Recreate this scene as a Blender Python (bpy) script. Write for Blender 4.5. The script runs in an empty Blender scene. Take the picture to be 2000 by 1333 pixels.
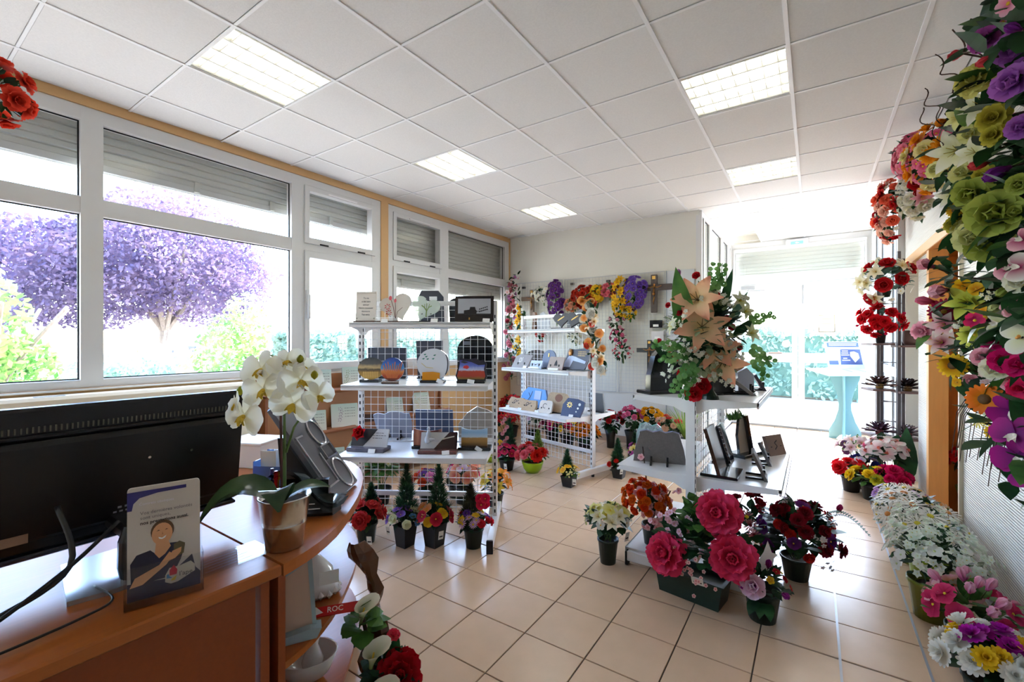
import bpy, math, random
from math import sin, cos, pi, radians, sqrt, atan2
from mathutils import Vector, Matrix, Quaternion

# ------------------------------------------------------------------ camera, world, sun, exposure
SC = bpy.context.scene
COL = SC.collection
cam_data = bpy.data.cameras.new('camera')
cam_data.sensor_fit = 'HORIZONTAL'; cam_data.sensor_width = 36.0
cam_data.lens = 873.2 / 2000 * 36.0
cam_data.clip_start = 0.05; cam_data.clip_end = 400
cam = bpy.data.objects.new('camera', cam_data); COL.objects.link(cam)
cam.location = (0, 0, 1.409)
cam.rotation_euler = (pi / 2 - 0.0005, 0, 0.5935)
SC.camera = cam

world = bpy.data.worlds.new('daylight'); SC.world = world; world.use_nodes = True
_nt = world.node_tree; _nt.nodes.clear()
_o = _nt.nodes.new('ShaderNodeOutputWorld'); _b = _nt.nodes.new('ShaderNodeBackground'); _s = _nt.nodes.new('ShaderNodeTexSky')
_s.sky_type = 'NISHITA'; _s.sun_disc = False; _s.sun_elevation = radians(50); _s.sun_rotation = radians(0)
_s.air_density = 1.0; _s.dust_density = 1.0; _s.ozone_density = 1.0
_b.inputs['Strength'].default_value = 2.2
_nt.links.new(_s.outputs[0], _b.inputs['Color']); _nt.links.new(_b.outputs[0], _o.inputs['Surface'])

sun_data = bpy.data.lights.new('sun', 'SUN'); sun_data.energy = 13.0; sun_data.angle = radians(0.6); sun_data.color = (1, .96, .9)
sun = bpy.data.objects.new('sun', sun_data); COL.objects.link(sun)
_sd = Vector((0.10, -cos(radians(47)), -sin(radians(47))))      # travels from beyond the entrance door into the shop
sun.rotation_euler = _sd.to_track_quat('-Z', 'Y').to_euler(); sun.location = (0, 12, 12)
LAMP_W = 30.0

SC.view_settings.view_transform = 'Standard'; SC.view_settings.look = 'None'
SC.view_settings.exposure = 0.9; SC.view_settings.gamma = 1.0; SC.view_settings.use_curve_mapping = False
SC.cycles.use_denoising = True
SC.cycles.max_bounces = 9; SC.cycles.diffuse_bounces = 5; SC.cycles.glossy_bounces = 4
SC.cycles.transmission_bounces = 6; SC.cycles.transparent_max_bounces = 24
SC.cycles.sample_clamp_indirect = 8.0; SC.cycles.caustics_reflective = False; SC.cycles.caustics_refractive = False

# ------------------------------------------------------------------ helpers
RNG = random.Random(7)
def lin(c):
    c = c / 255.0
    return c / 12.92 if c <= .04045 else ((c + .055) / 1.055) ** 2.4
def C(r, g, b): return (lin(r), lin(g), lin(b), 1.0)

MATS = {}
def nodes(m):
    m.use_nodes = True; nt = m.node_tree; nt.nodes.clear()
    out = nt.nodes.new('ShaderNodeOutputMaterial'); return nt, out
def mat(name, rgb, rough=.5, metal=0.0, spec=.5, noise=0.0, nscale=20.0, bump=0.0, bscale=60.0, stretch=None, emit=0.0, coat=0.0):
    if name in MATS: return MATS[name]
    m = bpy.data.materials.new(name); nt, out = nodes(m)
    p = nt.nodes.new('ShaderNodeBsdfPrincipled'); nt.links.new(p.outputs[0], out.inputs[0])
    p.inputs['Base Color'].default_value = C(*rgb); p.inputs['Roughness'].default_value = rough
    p.inputs['Metallic'].default_value = metal; p.inputs['Specular IOR Level'].default_value = spec
    p.inputs['Coat Weight'].default_value = coat
    if emit: p.inputs['Emission Color'].default_value = C(*rgb); p.inputs['Emission Strength'].default_value = emit
    if noise or bump:
        tc = nt.nodes.new('ShaderNodeTexCoord'); mp = nt.nodes.new('ShaderNodeMapping')
        if stretch: mp.inputs['Scale'].default_value = stretch
        nt.links.new(tc.outputs['Object'], mp.inputs[0])
    if noise:
        n = nt.nodes.new('ShaderNodeTexNoise'); n.inputs['Scale'].default_value = nscale; n.inputs['Detail'].default_value = 6
        nt.links.new(mp.outputs[0], n.inputs['Vector'])
        r = nt.nodes.new('ShaderNodeMapRange'); r.inputs[1].default_value = .25; r.inputs[2].default_value = .75
        r.inputs[3].default_value = 1 - noise; r.inputs[4].default_value = 1 + noise * .6
        nt.links.new(n.outputs[0], r.inputs[0])
        mx = nt.nodes.new('ShaderNodeVectorMath'); mx.operation = 'SCALE'
        mx.inputs[0].default_value = C(*rgb)[:3]; nt.links.new(r.outputs[0], mx.inputs['Scale'])
        nt.links.new(mx.outputs[0], p.inputs['Base Color'])
    if bump:
        n2 = nt.nodes.new('ShaderNodeTexNoise'); n2.inputs['Scale'].default_value = bscale; n2.inputs['Detail'].default_value = 4
        nt.links.new(mp.outputs[0], n2.inputs['Vector'])
        bp = nt.nodes.new('ShaderNodeBump'); bp.inputs['Strength'].default_value = bump; bp.inputs['Distance'].default_value = .004
        nt.links.new(n2.outputs[0], bp.inputs['Height']); nt.links.new(bp.outputs[0], p.inputs['Normal'])
    MATS[name] = m; return m

def petal_mat(c1, c2, tr=.35, rough=.6):
    key = 'petal_%02x%02x%02x_%02x%02x%02x' % (tuple(c1) + tuple(c2))
    if key in MATS: return MATS[key]
    m = bpy.data.materials.new(key); nt, out = nodes(m)
    at = nt.nodes.new('ShaderNodeAttribute'); at.attribute_name = 'g'
    mx = nt.nodes.new('ShaderNodeMix'); mx.data_type = 'RGBA'
    mx.inputs[6].default_value = C(*c1); mx.inputs[7].default_value = C(*c2)
    nt.links.new(at.outputs['Fac'], mx.inputs[0])
    d = nt.nodes.new('ShaderNodeBsdfPrincipled'); d.inputs['Roughness'].default_value = rough; d.inputs['Specular IOR Level'].default_value = .25
    t = nt.nodes.new('ShaderNodeBsdfTranslucent'); ms = nt.nodes.new('ShaderNodeMixShader'); ms.inputs[0].default_value = tr
    nt.links.new(mx.outputs[2], d.inputs['Base Color']); nt.links.new(mx.outputs[2], t.inputs['Color'])
    nt.links.new(d.outputs[0], ms.inputs[1]); nt.links.new(t.outputs[0], ms.inputs[2]); nt.links.new(ms.outputs[0], out.inputs[0])
    MATS[key] = m; return m

def leaf_mat(name, c1, c2, tr=.25, rough=.45, scale=9.0):
    if name in MATS: return MATS[name]
    m = bpy.data.materials.new(name); nt, out = nodes(m)
    tc = nt.nodes.new('ShaderNodeTexCoord'); n = nt.nodes.new('ShaderNodeTexNoise'); n.inputs['Scale'].default_value = scale
    nt.links.new(tc.outputs['Object'], n.inputs['Vector'])
    mr = nt.nodes.new('ShaderNodeMapRange'); mr.inputs[1].default_value = .35; mr.inputs[2].default_value = .65
    nt.links.new(n.outputs[0], mr.inputs[0])
    mx = nt.nodes.new('ShaderNodeMix'); mx.data_type = 'RGBA'; mx.inputs[6].default_value = C(*c1); mx.inputs[7].default_value = C(*c2)
    nt.links.new(mr.outputs[0], mx.inputs[0])
    d = nt.nodes.new('ShaderNodeBsdfPrincipled'); d.inputs['Roughness'].default_value = rough; d.inputs['Specular IOR Level'].default_value = .35
    t = nt.nodes.new('ShaderNodeBsdfTranslucent'); ms = nt.nodes.new('ShaderNodeMixShader'); ms.inputs[0].default_value = tr
    nt.links.new(mx.outputs[2], d.inputs['Base Color']); nt.links.new(mx.outputs[2], t.inputs['Color'])
    nt.links.new(d.outputs[0], ms.inputs[1]); nt.links.new(t.outputs[0], ms.inputs[2]); nt.links.new(ms.outputs[0], out.inputs[0])
    MATS[name] = m; return m

def glass_mat(name, tint=(255, 255, 255), ior=1.45, rough=0.0, milky=0.0):
    if name in MATS: return MATS[name]
    m = bpy.data.materials.new(name); nt, out = nodes(m)
    t = nt.nodes.new('ShaderNodeBsdfTransparent'); t.inputs[0].default_value = C(*tint)
    g = nt.nodes.new('ShaderNodeBsdfGlossy'); g.inputs['Roughness'].default_value = rough
    fr = nt.nodes.new('ShaderNodeFresnel'); ge = nt.nodes.new('ShaderNodeNewGeometry'); mi = nt.nodes.new('ShaderNodeMapRange')
    mi.inputs[3].default_value = ior; mi.inputs[4].default_value = 1 / ior       # thin sheet: same reflectance from both faces
    nt.links.new(ge.outputs['Backfacing'], mi.inputs[0]); nt.links.new(mi.outputs[0], fr.inputs[0])
    ms = nt.nodes.new('ShaderNodeMixShader'); nt.links.new(fr.outputs[0], ms.inputs[0])
    a = t
    if milky:
        d = nt.nodes.new('ShaderNodeBsdfTranslucent'); d.inputs[0].default_value = C(*tint)
        d2 = nt.nodes.new('ShaderNodeBsdfDiffuse'); d2.inputs[0].default_value = C(*tint)
        m0 = nt.nodes.new('ShaderNodeMixShader'); m0.inputs[0].default_value = .5
        nt.links.new(d.outputs[0], m0.inputs[1]); nt.links.new(d2.outputs[0], m0.inputs[2])
        m1 = nt.nodes.new('ShaderNodeMixShader'); m1.inputs[0].default_value = milky
        nt.links.new(t.outputs[0], m1.inputs[1]); nt.links.new(m0.outputs[0], m1.inputs[2]); a = m1
    nt.links.new(a.outputs[0], ms.inputs[1]); nt.links.new(g.outputs[0], ms.inputs[2]); nt.links.new(ms.outputs[0], out.inputs[0])
    MATS[name] = m; return m

class MB:
    """collects geometry for one mesh object"""
    def __init__(s): s.v = []; s.f = []; s.m = []; s.g = []
    def add(s, vs, fs, mi=0, g=None, M=None):
        b = len(s.v)
        for k, p in enumerate(vs):
            p = Vector(p)
            if M is not None: p = M @ p
            s.v.append(p); s.g.append(g[k] if g else .5)
        for f in fs: s.f.append([b + i for i in f]); s.m.append(mi)
        return s
    def box(s, c, d, mi=0, rz=0.0, rx=0.0, M=None, bev=0.0):
        x, y, z = d[0] / 2, d[1] / 2, d[2] / 2
        T = Matrix.Translation(c) @ Matrix.Rotation(rz, 4, 'Z') @ Matrix.Rotation(rx, 4, 'X')
        if M is not None: T = M @ T
        if bev <= 0:
            vs = [(i * x, j * y, k * z) for k in (-1, 1) for j in (-1, 1) for i in (-1, 1)]
            fs = [(0, 2, 3, 1), (4, 5, 7, 6), (0, 1, 5, 4), (2, 6, 7, 3), (0, 4, 6, 2), (1, 3, 7, 5)]
        else:
            b = min(bev, x * .9, y * .9, z * .9); o = [(-1, -1), (1, -1), (1, 1), (-1, 1)]
            vs = []
            for (zz, ins) in ((-z, b), (-z + b, 0), (z - b, 0), (z, b)):
                for i, j in o: vs.append((i * (x - ins), j * (y - ins), zz))
            fs = [(3, 2, 1, 0), (12, 13, 14, 15)]
            for l in range(3):
                for q in range(4): fs.append((l * 4 + q, l * 4 + (q + 1) % 4, l * 4 + 4 + (q + 1) % 4, l * 4 + 4 + q))
        return s.add(vs, fs, mi, None, T)
    def bx(s, x0, x1, y0, y1, z0, z1, mi=0, bev=0.0):
        return s.box(((x0 + x1) / 2, (y0 + y1) / 2, (z0 + z1) / 2), (abs(x1 - x0), abs(y1 - y0), abs(z1 - z0)), mi, bev=bev)
    def lathe(s, prof, n=16, mi=0, M=None, caps=True, sx=1.0, sy=1.0):
        vs = []; fs = []
        for r, z in prof:
            for k in range(n): a = 2 * pi * k / n; vs.append((r * cos(a) * sx, r * sin(a) * sy, z))
        for i in range(len(prof) - 1):
            for k in range(n): fs.append((i * n + k, i * n + (k + 1) % n, (i + 1) * n + (k + 1) % n, (i + 1) * n + k))
        if caps:
            fs.append(tuple(reversed(range(n)))); l = (len(prof) - 1) * n; fs.append(tuple(range(l, l + n)))
        return s.add(vs, fs, mi, None, M)
    def cyl(s, p0, p1, r0, r1=None, n=8, mi=0, M=None):
        p0 = Vector(p0); p1 = Vector(p1); d = p1 - p0
        if d.length < 1e-6: return s
        r1 = r0 if r1 is None else r1
        T = Matrix.Translation(p0) @ d.to_track_quat('Z', 'Y').to_matrix().to_4x4()
        if M is not None: T = M @ T
        return s.lathe([(r0, 0), (r1, d.length)], n, mi, T)
    def tube(s, pts, r, n=6, mi=0, r1=None, M=None):
        pts = [Vector(p) for p in pts]; N = len(pts); vs = []; fs = []
        for i, p in enumerate(pts):
            t = (pts[min(i + 1, N - 1)] - pts[max(i - 1, 0)])
            q = t.to_track_quat('Z', 'Y'); rr = r if r1 is None else r + (r1 - r) * i / max(1, N - 1)
            for k in range(n): a = 2 * pi * k / n; vs.append(p + q @ Vector((rr * cos(a), rr * sin(a), 0)))
        for i in range(N - 1):
            for k in range(n): fs.append((i * n + k, i * n + (k + 1) % n, (i + 1) * n + (k + 1) % n, (i + 1) * n + k))
        fs.append(tuple(reversed(range(n)))); fs.append(tuple(range((N - 1) * n, N * n)))
        return s.add(vs, fs, mi, None, M)
    def prism(s, out, t, mi=0, M=None, mi_side=None):
        """outline in local XZ (x right, z up), thickness t along +Y from 0"""
        n = len(out); vs = [(x, 0, z) for x, z in out] + [(x, t, z) for x, z in out]
        # front face towards -Y
        s.add(vs, [tuple(range(n)), tuple(reversed(range(n, 2 * n)))], mi, None, M)
        s.add(vs, [(i, n + i, n + (i + 1) % n, (i + 1) % n) for i in range(n)], mi if mi_side is None else mi_side, None, M)
        return s
    def flat(s, out, y, mi=0, M=None):
        return s.add([(x, y, z) for x, z in out], [tuple(range(len(out)))], mi, None, M)
    def petal(s, az, L, W, th0, th1, r0=0.0, z0=0.0, cup=.15, pw=.7, n=3, m=2, ruf=0.0, mi=0, M=None, gs=0.0, tipw=.12, rnd=False):
        vs = []; g = []; x = r0; z = z0; seed = az * 7.3; pt = 0.0
        ts = [0, .3, .62, .88, 1.0] if rnd else [i / n for i in range(n + 1)]
        n = len(ts) - 1
        for i, t in enumerate(ts):
            th = th0 + (th1 - th0) * t
            if i: x += L * (t - pt) * cos(th); z += L * (t - pt) * sin(th)
            pt = t
            if rnd: w = W * ((.22 + .78 * sin(pi / 2 * min(1, t / .62))) if t <= .62 else sqrt(max(0, 1 - ((t - .62) / .40) ** 2)))
            else: w = W * (sin(pi * min(1, t ** pw * .93 + .05)) * (1 - tipw) + tipw * (1 - t) * .5 + (.06 if t == 0 else 0))
            nx, nz = -sin(th), cos(th)
            for j in range(m + 1):
                q = -1 + 2 * j / m
                lift = cup * W * q * q + ruf * L * t * sin(q * 5 + seed + i)
                px = x + nx * lift; pz = z + nz * lift; py = w * q * .5
                vs.append((px * cos(az) - py * sin(az), px * sin(az) + py * cos(az), pz)); g.append(min(1, gs + t * (1 - gs)))
        fs = [(i * (m + 1) + j, i * (m + 1) + j + 1, (i + 1) * (m + 1) + j + 1, (i + 1) * (m + 1) + j) for i in range(n) for j in range(m)]
        return s.add(vs, fs, mi, g, M)
    def mesh(s, name, smooth=False):
        me = bpy.data.meshes.new(name); me.from_pydata([tuple(p) for p in s.v], [], s.f)
        if any(s.m): me.polygons.foreach_set('material_index', s.m)
        if smooth: me.polygons.foreach_set('use_smooth', [True] * len(s.f))
        a = me.attributes.new('g', 'FLOAT', 'POINT'); a.data.foreach_set('value', s.g)
        me.update(); return me

def link(name, data, parent=None):
    o = bpy.data.objects.new(name, data); COL.objects.link(o)
    if parent is not None: o.parent = parent
    return o
def part(name, mb, mats, parent, label=None, smooth=False, stuff=False):
    me = mb.mesh(name, smooth) if isinstance(mb, MB) else mb
    if isinstance(mb, MB):
        for m in (mats if isinstance(mats, (list, tuple)) else [mats]): me.materials.append(m)
    o = link(name, me, parent)
    if label: o['label'] = label
    if stuff: o['kind'] = 'stuff'
    return o
def tag(o, label, cat, group=None):
    o['label'] = label; o['category'] = cat
    if group: o['group'] = group
    return o
def thing(name, label, cat, loc=(0, 0, 0), rz=0.0, group=None):
    o = link(name, None); o.empty_display_size = .05; o.location = loc; o.rotation_euler = (0, 0, rz)
    return tag(o, label, cat, group)
def struct(name, mb, mats, parent=None, smooth=False):
    o = part(name, mb, mats, parent, None, smooth)
    if parent is None: o['kind'] = 'structure'
    return o
def sempty(name, loc=(0, 0, 0)):
    o = link(name, None); o.location = loc; o['kind'] = 'structure'; return o
def text_part(body, size, parent, M, m, bold=0.0, align='CENTER', name='lettering', shear=0.0, extrude=.0002):
    cu = bpy.data.curves.new(name, 'FONT'); cu.body = body; cu.size = size; cu.align_x = align; cu.align_y = 'CENTER'
    cu.offset = bold; cu.shear = shear; cu.resolution_u = 2; cu.extrude = extrude
    o = link('lettering_source', cu)
    me = bpy.data.meshes.new_from_object(o.evaluated_get(bpy.context.evaluated_depsgraph_get()))
    bpy.data.objects.remove(o); bpy.data.curves.remove(cu)
    me.materials.clear(); me.materials.append(m)
    t = link(name, me, parent); t.matrix_local = M; return t
def rounded(w, h, r, n=4, z0=0.0):
    out = []
    for cx, cz, a0 in ((w / 2 - r, z0 + r, -90), (w / 2 - r, z0 + h - r, 0), (-w / 2 + r, z0 + h - r, 90), (-w / 2 + r, z0 + r, 180)):
        for k in range(n + 1): a = radians(a0 + 90 * k / n); out.append((cx + r * cos(a), cz + r * sin(a)))
    return out
def ellipse(w, h, n=28, z0=0.0): return [(w / 2 * cos(2 * pi * k / n - pi / 2), z0 + h / 2 + h / 2 * sin(2 * pi * k / n - pi / 2)) for k in range(n)]
def heart(w, h, n=36, z0=0.0, rot=0.0):
    pts = []
    for k in range(n):
        t = 2 * pi * k / n; x = 16 * sin(t) ** 3; y = 13 * cos(t) - 5 * cos(2 * t) - 2 * cos(3 * t) - cos(4 * t)
        pts.append((x / 32, (y + 2.5) / 29))
    pts = [(x * cos(rot) - y * sin(rot), x * sin(rot) + y * cos(rot)) for x, y in pts]
    x0 = min(p[0] for p in pts); x1 = max(p[0] for p in pts); y0 = min(p[1] for p in pts); y1 = max(p[1] for p in pts)
    pts = [((x - (x0 + x1) / 2) / (x1 - x0) * w, z0 + (y - y0) / (y1 - y0) * h) for x, y in pts]
    return list(reversed(pts))
def arch(w, h, n=14, z0=0.0, rise=None):
    r = w / 2; rise = r if rise is None else rise
    return [(-r, z0), (r, z0)] + [(r * cos(pi * k / n), z0 + h - rise + rise * sin(pi * k / n)) for k in range(n + 1)]

# ------------------------------------------------------------------ shared materials
WHITE_FRAME = mat('white_aluminium', (214, 214, 212), .38)
RUBBER = mat('black_rubber', (22, 22, 26), .6)
GLASS = glass_mat('window_glass')
ORANGE = mat('apricot_paint', (212, 170, 116), .55, noise=.04, nscale=3)
WALLW = mat('off_white_paint', (226, 222, 212), .7, noise=.03, nscale=2, bump=.1, bscale=200)
STEEL = mat('white_steel', (238, 237, 236), .32)
DARKSLOT = mat('slot_dark', (30, 30, 32), .8)
CHROME = mat('chrome', (200, 200, 205), .12, metal=1.0)
WOOD = mat('beech_laminate', (170, 92, 36), .32, noise=.10, nscale=6, stretch=(14, 1, 14))
WOODX = mat('beech_panel', (140, 64, 20), .38, noise=.10, nscale=6, stretch=(2, 14, 14))
BLACKP = mat('black_plastic', (14, 14, 15), .35)
GRANITE = mat('black_granite', (28, 28, 32), .12, noise=.25, nscale=160)
GREYST = mat('grey_granite', (96, 92, 90), .35, noise=.25, nscale=120)
BROWNST = mat('brown_granite', (82, 58, 48), .2, noise=.35, nscale=120)
PAPER = mat('white_paper', (236, 234, 230), .6)
INK = mat('dark_ink', (46, 44, 48), .6)
GOLD = mat('gilt', (206, 160, 84), .3, metal=.8)
LEAF = leaf_mat('leaf_dark', (22, 52, 30), (44, 84, 46))
LEAFM = leaf_mat('leaf_mid', (52, 96, 40), (90, 132, 58))
LEAFL = leaf_mat('leaf_light', (96, 140, 56), (150, 180, 84))
LEAFB = leaf_mat('leaf_blue', (62, 104, 92), (110, 146, 130))
STEMM = leaf_mat('stem_green', (70, 96, 46), (92, 116, 60), tr=.05)
POTG = mat('pot_dark_green', (24, 42, 34), .4)
POTK = mat('pot_black', (22, 24, 24), .45)
POTL = mat('pot_lime', (160, 196, 24), .3)
POTO = mat('pot_olive', (116, 124, 26), .4)
TWIG = mat('twig_brown', (70, 48, 34), .8)
# ------------------------------------------------------------------ the room
XW, XR, YB, YD, YN, HC = -4.08, 0.77, 6.0, 8.55, -1.3, 3.06     # window wall, right wall, back wall, door wall, near wall, ceiling

# floor: grout bed with separate tiles
TS = 0.3131; TX0 = -1.4682; TY0 = 2.4473
mb = MB(); mb.bx(XW - .3, 1.6, YN - .1, YD + .12, -.2, -.006)
GROUT = mat('tile_grout', (70, 60, 56), .8)
floor = struct('floor', mb, GROUT)
TILE = mat('beige_tile', (216, 184, 152), .24, spec=.7, noise=.05, nscale=9, bump=.06, bscale=7)
def tile_mesh(w, d):
    m = MB(); m.box((0, 0, -.004), (w, d, .008), bev=.0016); me = m.mesh('floor_tile'); me.materials.append(TILE); return me
tiles = []
ix = math.floor((XW - TX0) / TS); iy0 = math.floor((YN - TY0) / TS)
for i in range(ix, 9):
    for j in range(iy0, 21):
        x0 = max(XW, TX0 + i * TS); x1 = min(1.55, TX0 + (i + 1) * TS); y0 = TY0 + j * TS; y1 = min(YD, y0 + TS)
        y0 = max(YN, y0)
        if x1 - x0 < .03 or y1 - y0 < .03: continue
        if x0 < -1.25 and y0 > YB + .05: continue
        if x0 > XR and not (3.8 < y0 < 6.0): continue
        gy = .008 if j == 0 else .0028          # the wider joint across the shop
        tiles.append(((x0 + x1) / 2, (y0 + y1) / 2 + (gy - .0028) / 2, x1 - x0 - .0056, y1 - y0 - .0028 - gy))
_f = Vector((-sin(.5935), cos(.5935), 0)); _r = Vector((cos(.5935), sin(.5935), 0))
def view_key(t):
    d = t[1] * _f.y + t[0] * _f.x; r = t[0] * _r.x + t[1] * _r.y
    inside = d > 1.75 and abs(r / max(d, .1)) < 1.18
    return (0 if inside else 1, d)
tiles.sort(key=view_key)
tm = {}
rest = MB()
for k, (x, y, w, d) in enumerate(tiles):
    if k < 300:
        key = (round(w, 3), round(d, 3))
        if key not in tm: tm[key] = tile_mesh(w, d)
        o = link('floor_tile', tm[key], floor); o.location = (x, y, 0)
    else: rest.box((x, y, -.004), (w, d, .008), bev=.0016)
part('floor_tiles_beyond', rest, TILE, floor, stuff=True)
# bright strips added to imitate light reflecting off two grout joints at right
STRIP = mat('sheen_strip', (170, 172, 176), .4, metal=.7)
for x in (TX0 + 5 * TS, TX0 + 6 * TS):
    part('joint_sheen', MB().bx(x - .005, x + .005, YN, YD, -.005, .0012), STRIP, floor)

# ceiling: slab, tiles, grid bars
CT = mat('mineral_ceiling_tile', (222, 221, 218), .85, noise=.05, nscale=90, bump=.25, bscale=160)
BAR = mat('ceiling_bar', (232, 232, 232), .45)
mb = MB(); mb.bx(XW - .6, 1.6, YN - .2, YD + .25, HC + .14, HC + .26)
ceiling = struct('ceiling', mb, WALLW)
CX0, CY0 = -0.1184, 2.3282
xs = [XW] + [CX0 + .6 * k for k in range(-6, 2)] + [XR]
ys = [YN] + [CY0 + .6 * k for k in range(-6, 11)] + [YD]
ys = sorted(set(round(y, 4) for y in ys if YN <= y <= YD))
LAMPS = [(-5, -2), (-5, 1), (-5, 4), (-1, 1), (-1, 4), (-1, 7)]
lamp_cells = [(round(CX0 + .6 * i, 3), round(CY0 + .6 * j, 3)) for i, j in LAMPS]
ctm = {}
for a in range(len(xs) - 1):
    for b in range(len(ys) - 1):
        x0, x1, y0, y1 = xs[a], xs[a + 1], ys[b], ys[b + 1]
        if x1 - x0 < .04 or y1 - y0 < .04: continue
        if x0 < -1.25 and y0 > YB - .02: continue
        if any(abs(x0 - lx) < .05 and abs(y0 - ly) < .05 for lx, ly in lamp_cells): continue
        key = (round(x1 - x0, 3), round(y1 - y0, 3))
        if key not in ctm:
            m = MB(); m.box((0, 0, .011), (key[0] - .014, key[1] - .014, .016), bev=.004); me = m.mesh('ceiling_tile'); me.materials.append(CT); ctm[key] = me
        o = link('ceiling_tile', ctm[key], ceiling); o.location = ((x0 + x1) / 2, (y0 + y1) / 2, HC)
        if abs(x0 - XW) < .01 and abs(y0 - ys[-1]) > 1 and b in (5, 12): o.rotation_euler = (radians(.9), radians(-.5), 0)   # a slipped tile
for x in xs[1:-1]:
    y1 = YD if x > -1.25 else YB
    part('grid_bar', MB().bx(x - .011, x + .011, YN, y1, HC - .003, HC + .004, bev=.001), BAR, ceiling)
for y in ys[1:-1]:
    x0 = XW if y < YB else -1.2
    part('grid_bar', MB().bx(x0, XR, y - .008, y + .008, HC - .0015, HC + .004, bev=.001), BAR, ceiling)

# recessed louvred lamps
LH = mat('lamp_white', (240, 240, 236), .4); LB = mat('lamp_blade', (206, 204, 188), .35)
TUBE = mat('lamp_tube', (250, 250, 255), .5, emit=15.0)
lamp_words = ['recessed louvred ceiling lamp nearest the window wall, largest on the left', 'recessed louvred ceiling lamp in the middle of the left row', 'small-looking ceiling lamp closest to the plain back wall',
              'large bright ceiling lamp at the front of the right row', 'ceiling lamp in the middle of the right row, before the entrance', 'farthest ceiling lamp, inside the glazed entrance bay']
bl_long = MB(); bl_long.add([(-.006, -.285, 0), (.006, -.285, 0), (.022, -.285, .045), (-.022, -.285, .045), (-.006, .285, 0), (.006, .285, 0), (.022, .285, .045), (-.022, .285, .045)],
                            [(0, 1, 5, 4), (1, 2, 6, 5), (3, 0, 4, 7), (0, 3, 2, 1), (4, 5, 6, 7)])
bl_long = bl_long.mesh('louver_rib'); bl_long.materials.append(LB)
bl_x = MB(); bl_x.add([(-.286, -.002, 0), (.286, -.002, 0), (.286, -.008, .04), (-.286, -.008, .04), (-.286, .002, 0), (.286, .002, 0), (.286, .008, .04), (-.286, .008, .04)],
                      [(0, 1, 2, 3), (5, 4, 7, 6), (0, 4, 5, 1)])
bl_x = bl_x.mesh('louver_blade'); bl_x.materials.append(LB)
tube_me = MB().cyl((0, -.28, 0), (0, .28, 0), .013, n=10).mesh('tube', True); tube_me.materials.append(TUBE)
for k, (cx, cy) in enumerate(lamp_cells):
    turn = 0.0 if cx < -2 else pi / 2
    t = thing('ceiling_lamp', lamp_words[k], 'ceiling lamp', (cx + .3, cy + .3, HC), turn, 'recessed ceiling lamps')
    m = MB()
    m.bx(-.29, .29, -.29, .29, .105, .112); m.bx(-.29, -.284, -.29, .29, .002, .105); m.bx(.284, .29, -.29, .29, .002, .105)
    m.bx(-.284, .284, -.29, -.284, .002, .105); m.bx(-.284, .284, .284, .29, .002, .105)
    part('housing', m, LH, t)
    for x in (-.215, -.072, .072, .215):
        o = part('tube', tube_me, None, t); o.location = (x, 0, .075)
    for x in (-.143, 0, .143, -.266, .266):
        o = part('louver_rib', bl_long, None, t); o.location = (x, 0, .004)
    for q in range(7):
        o = part('louver_blade', bl_x, None, t); o.location = (0, -.243 + q * .081, .006)

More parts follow.
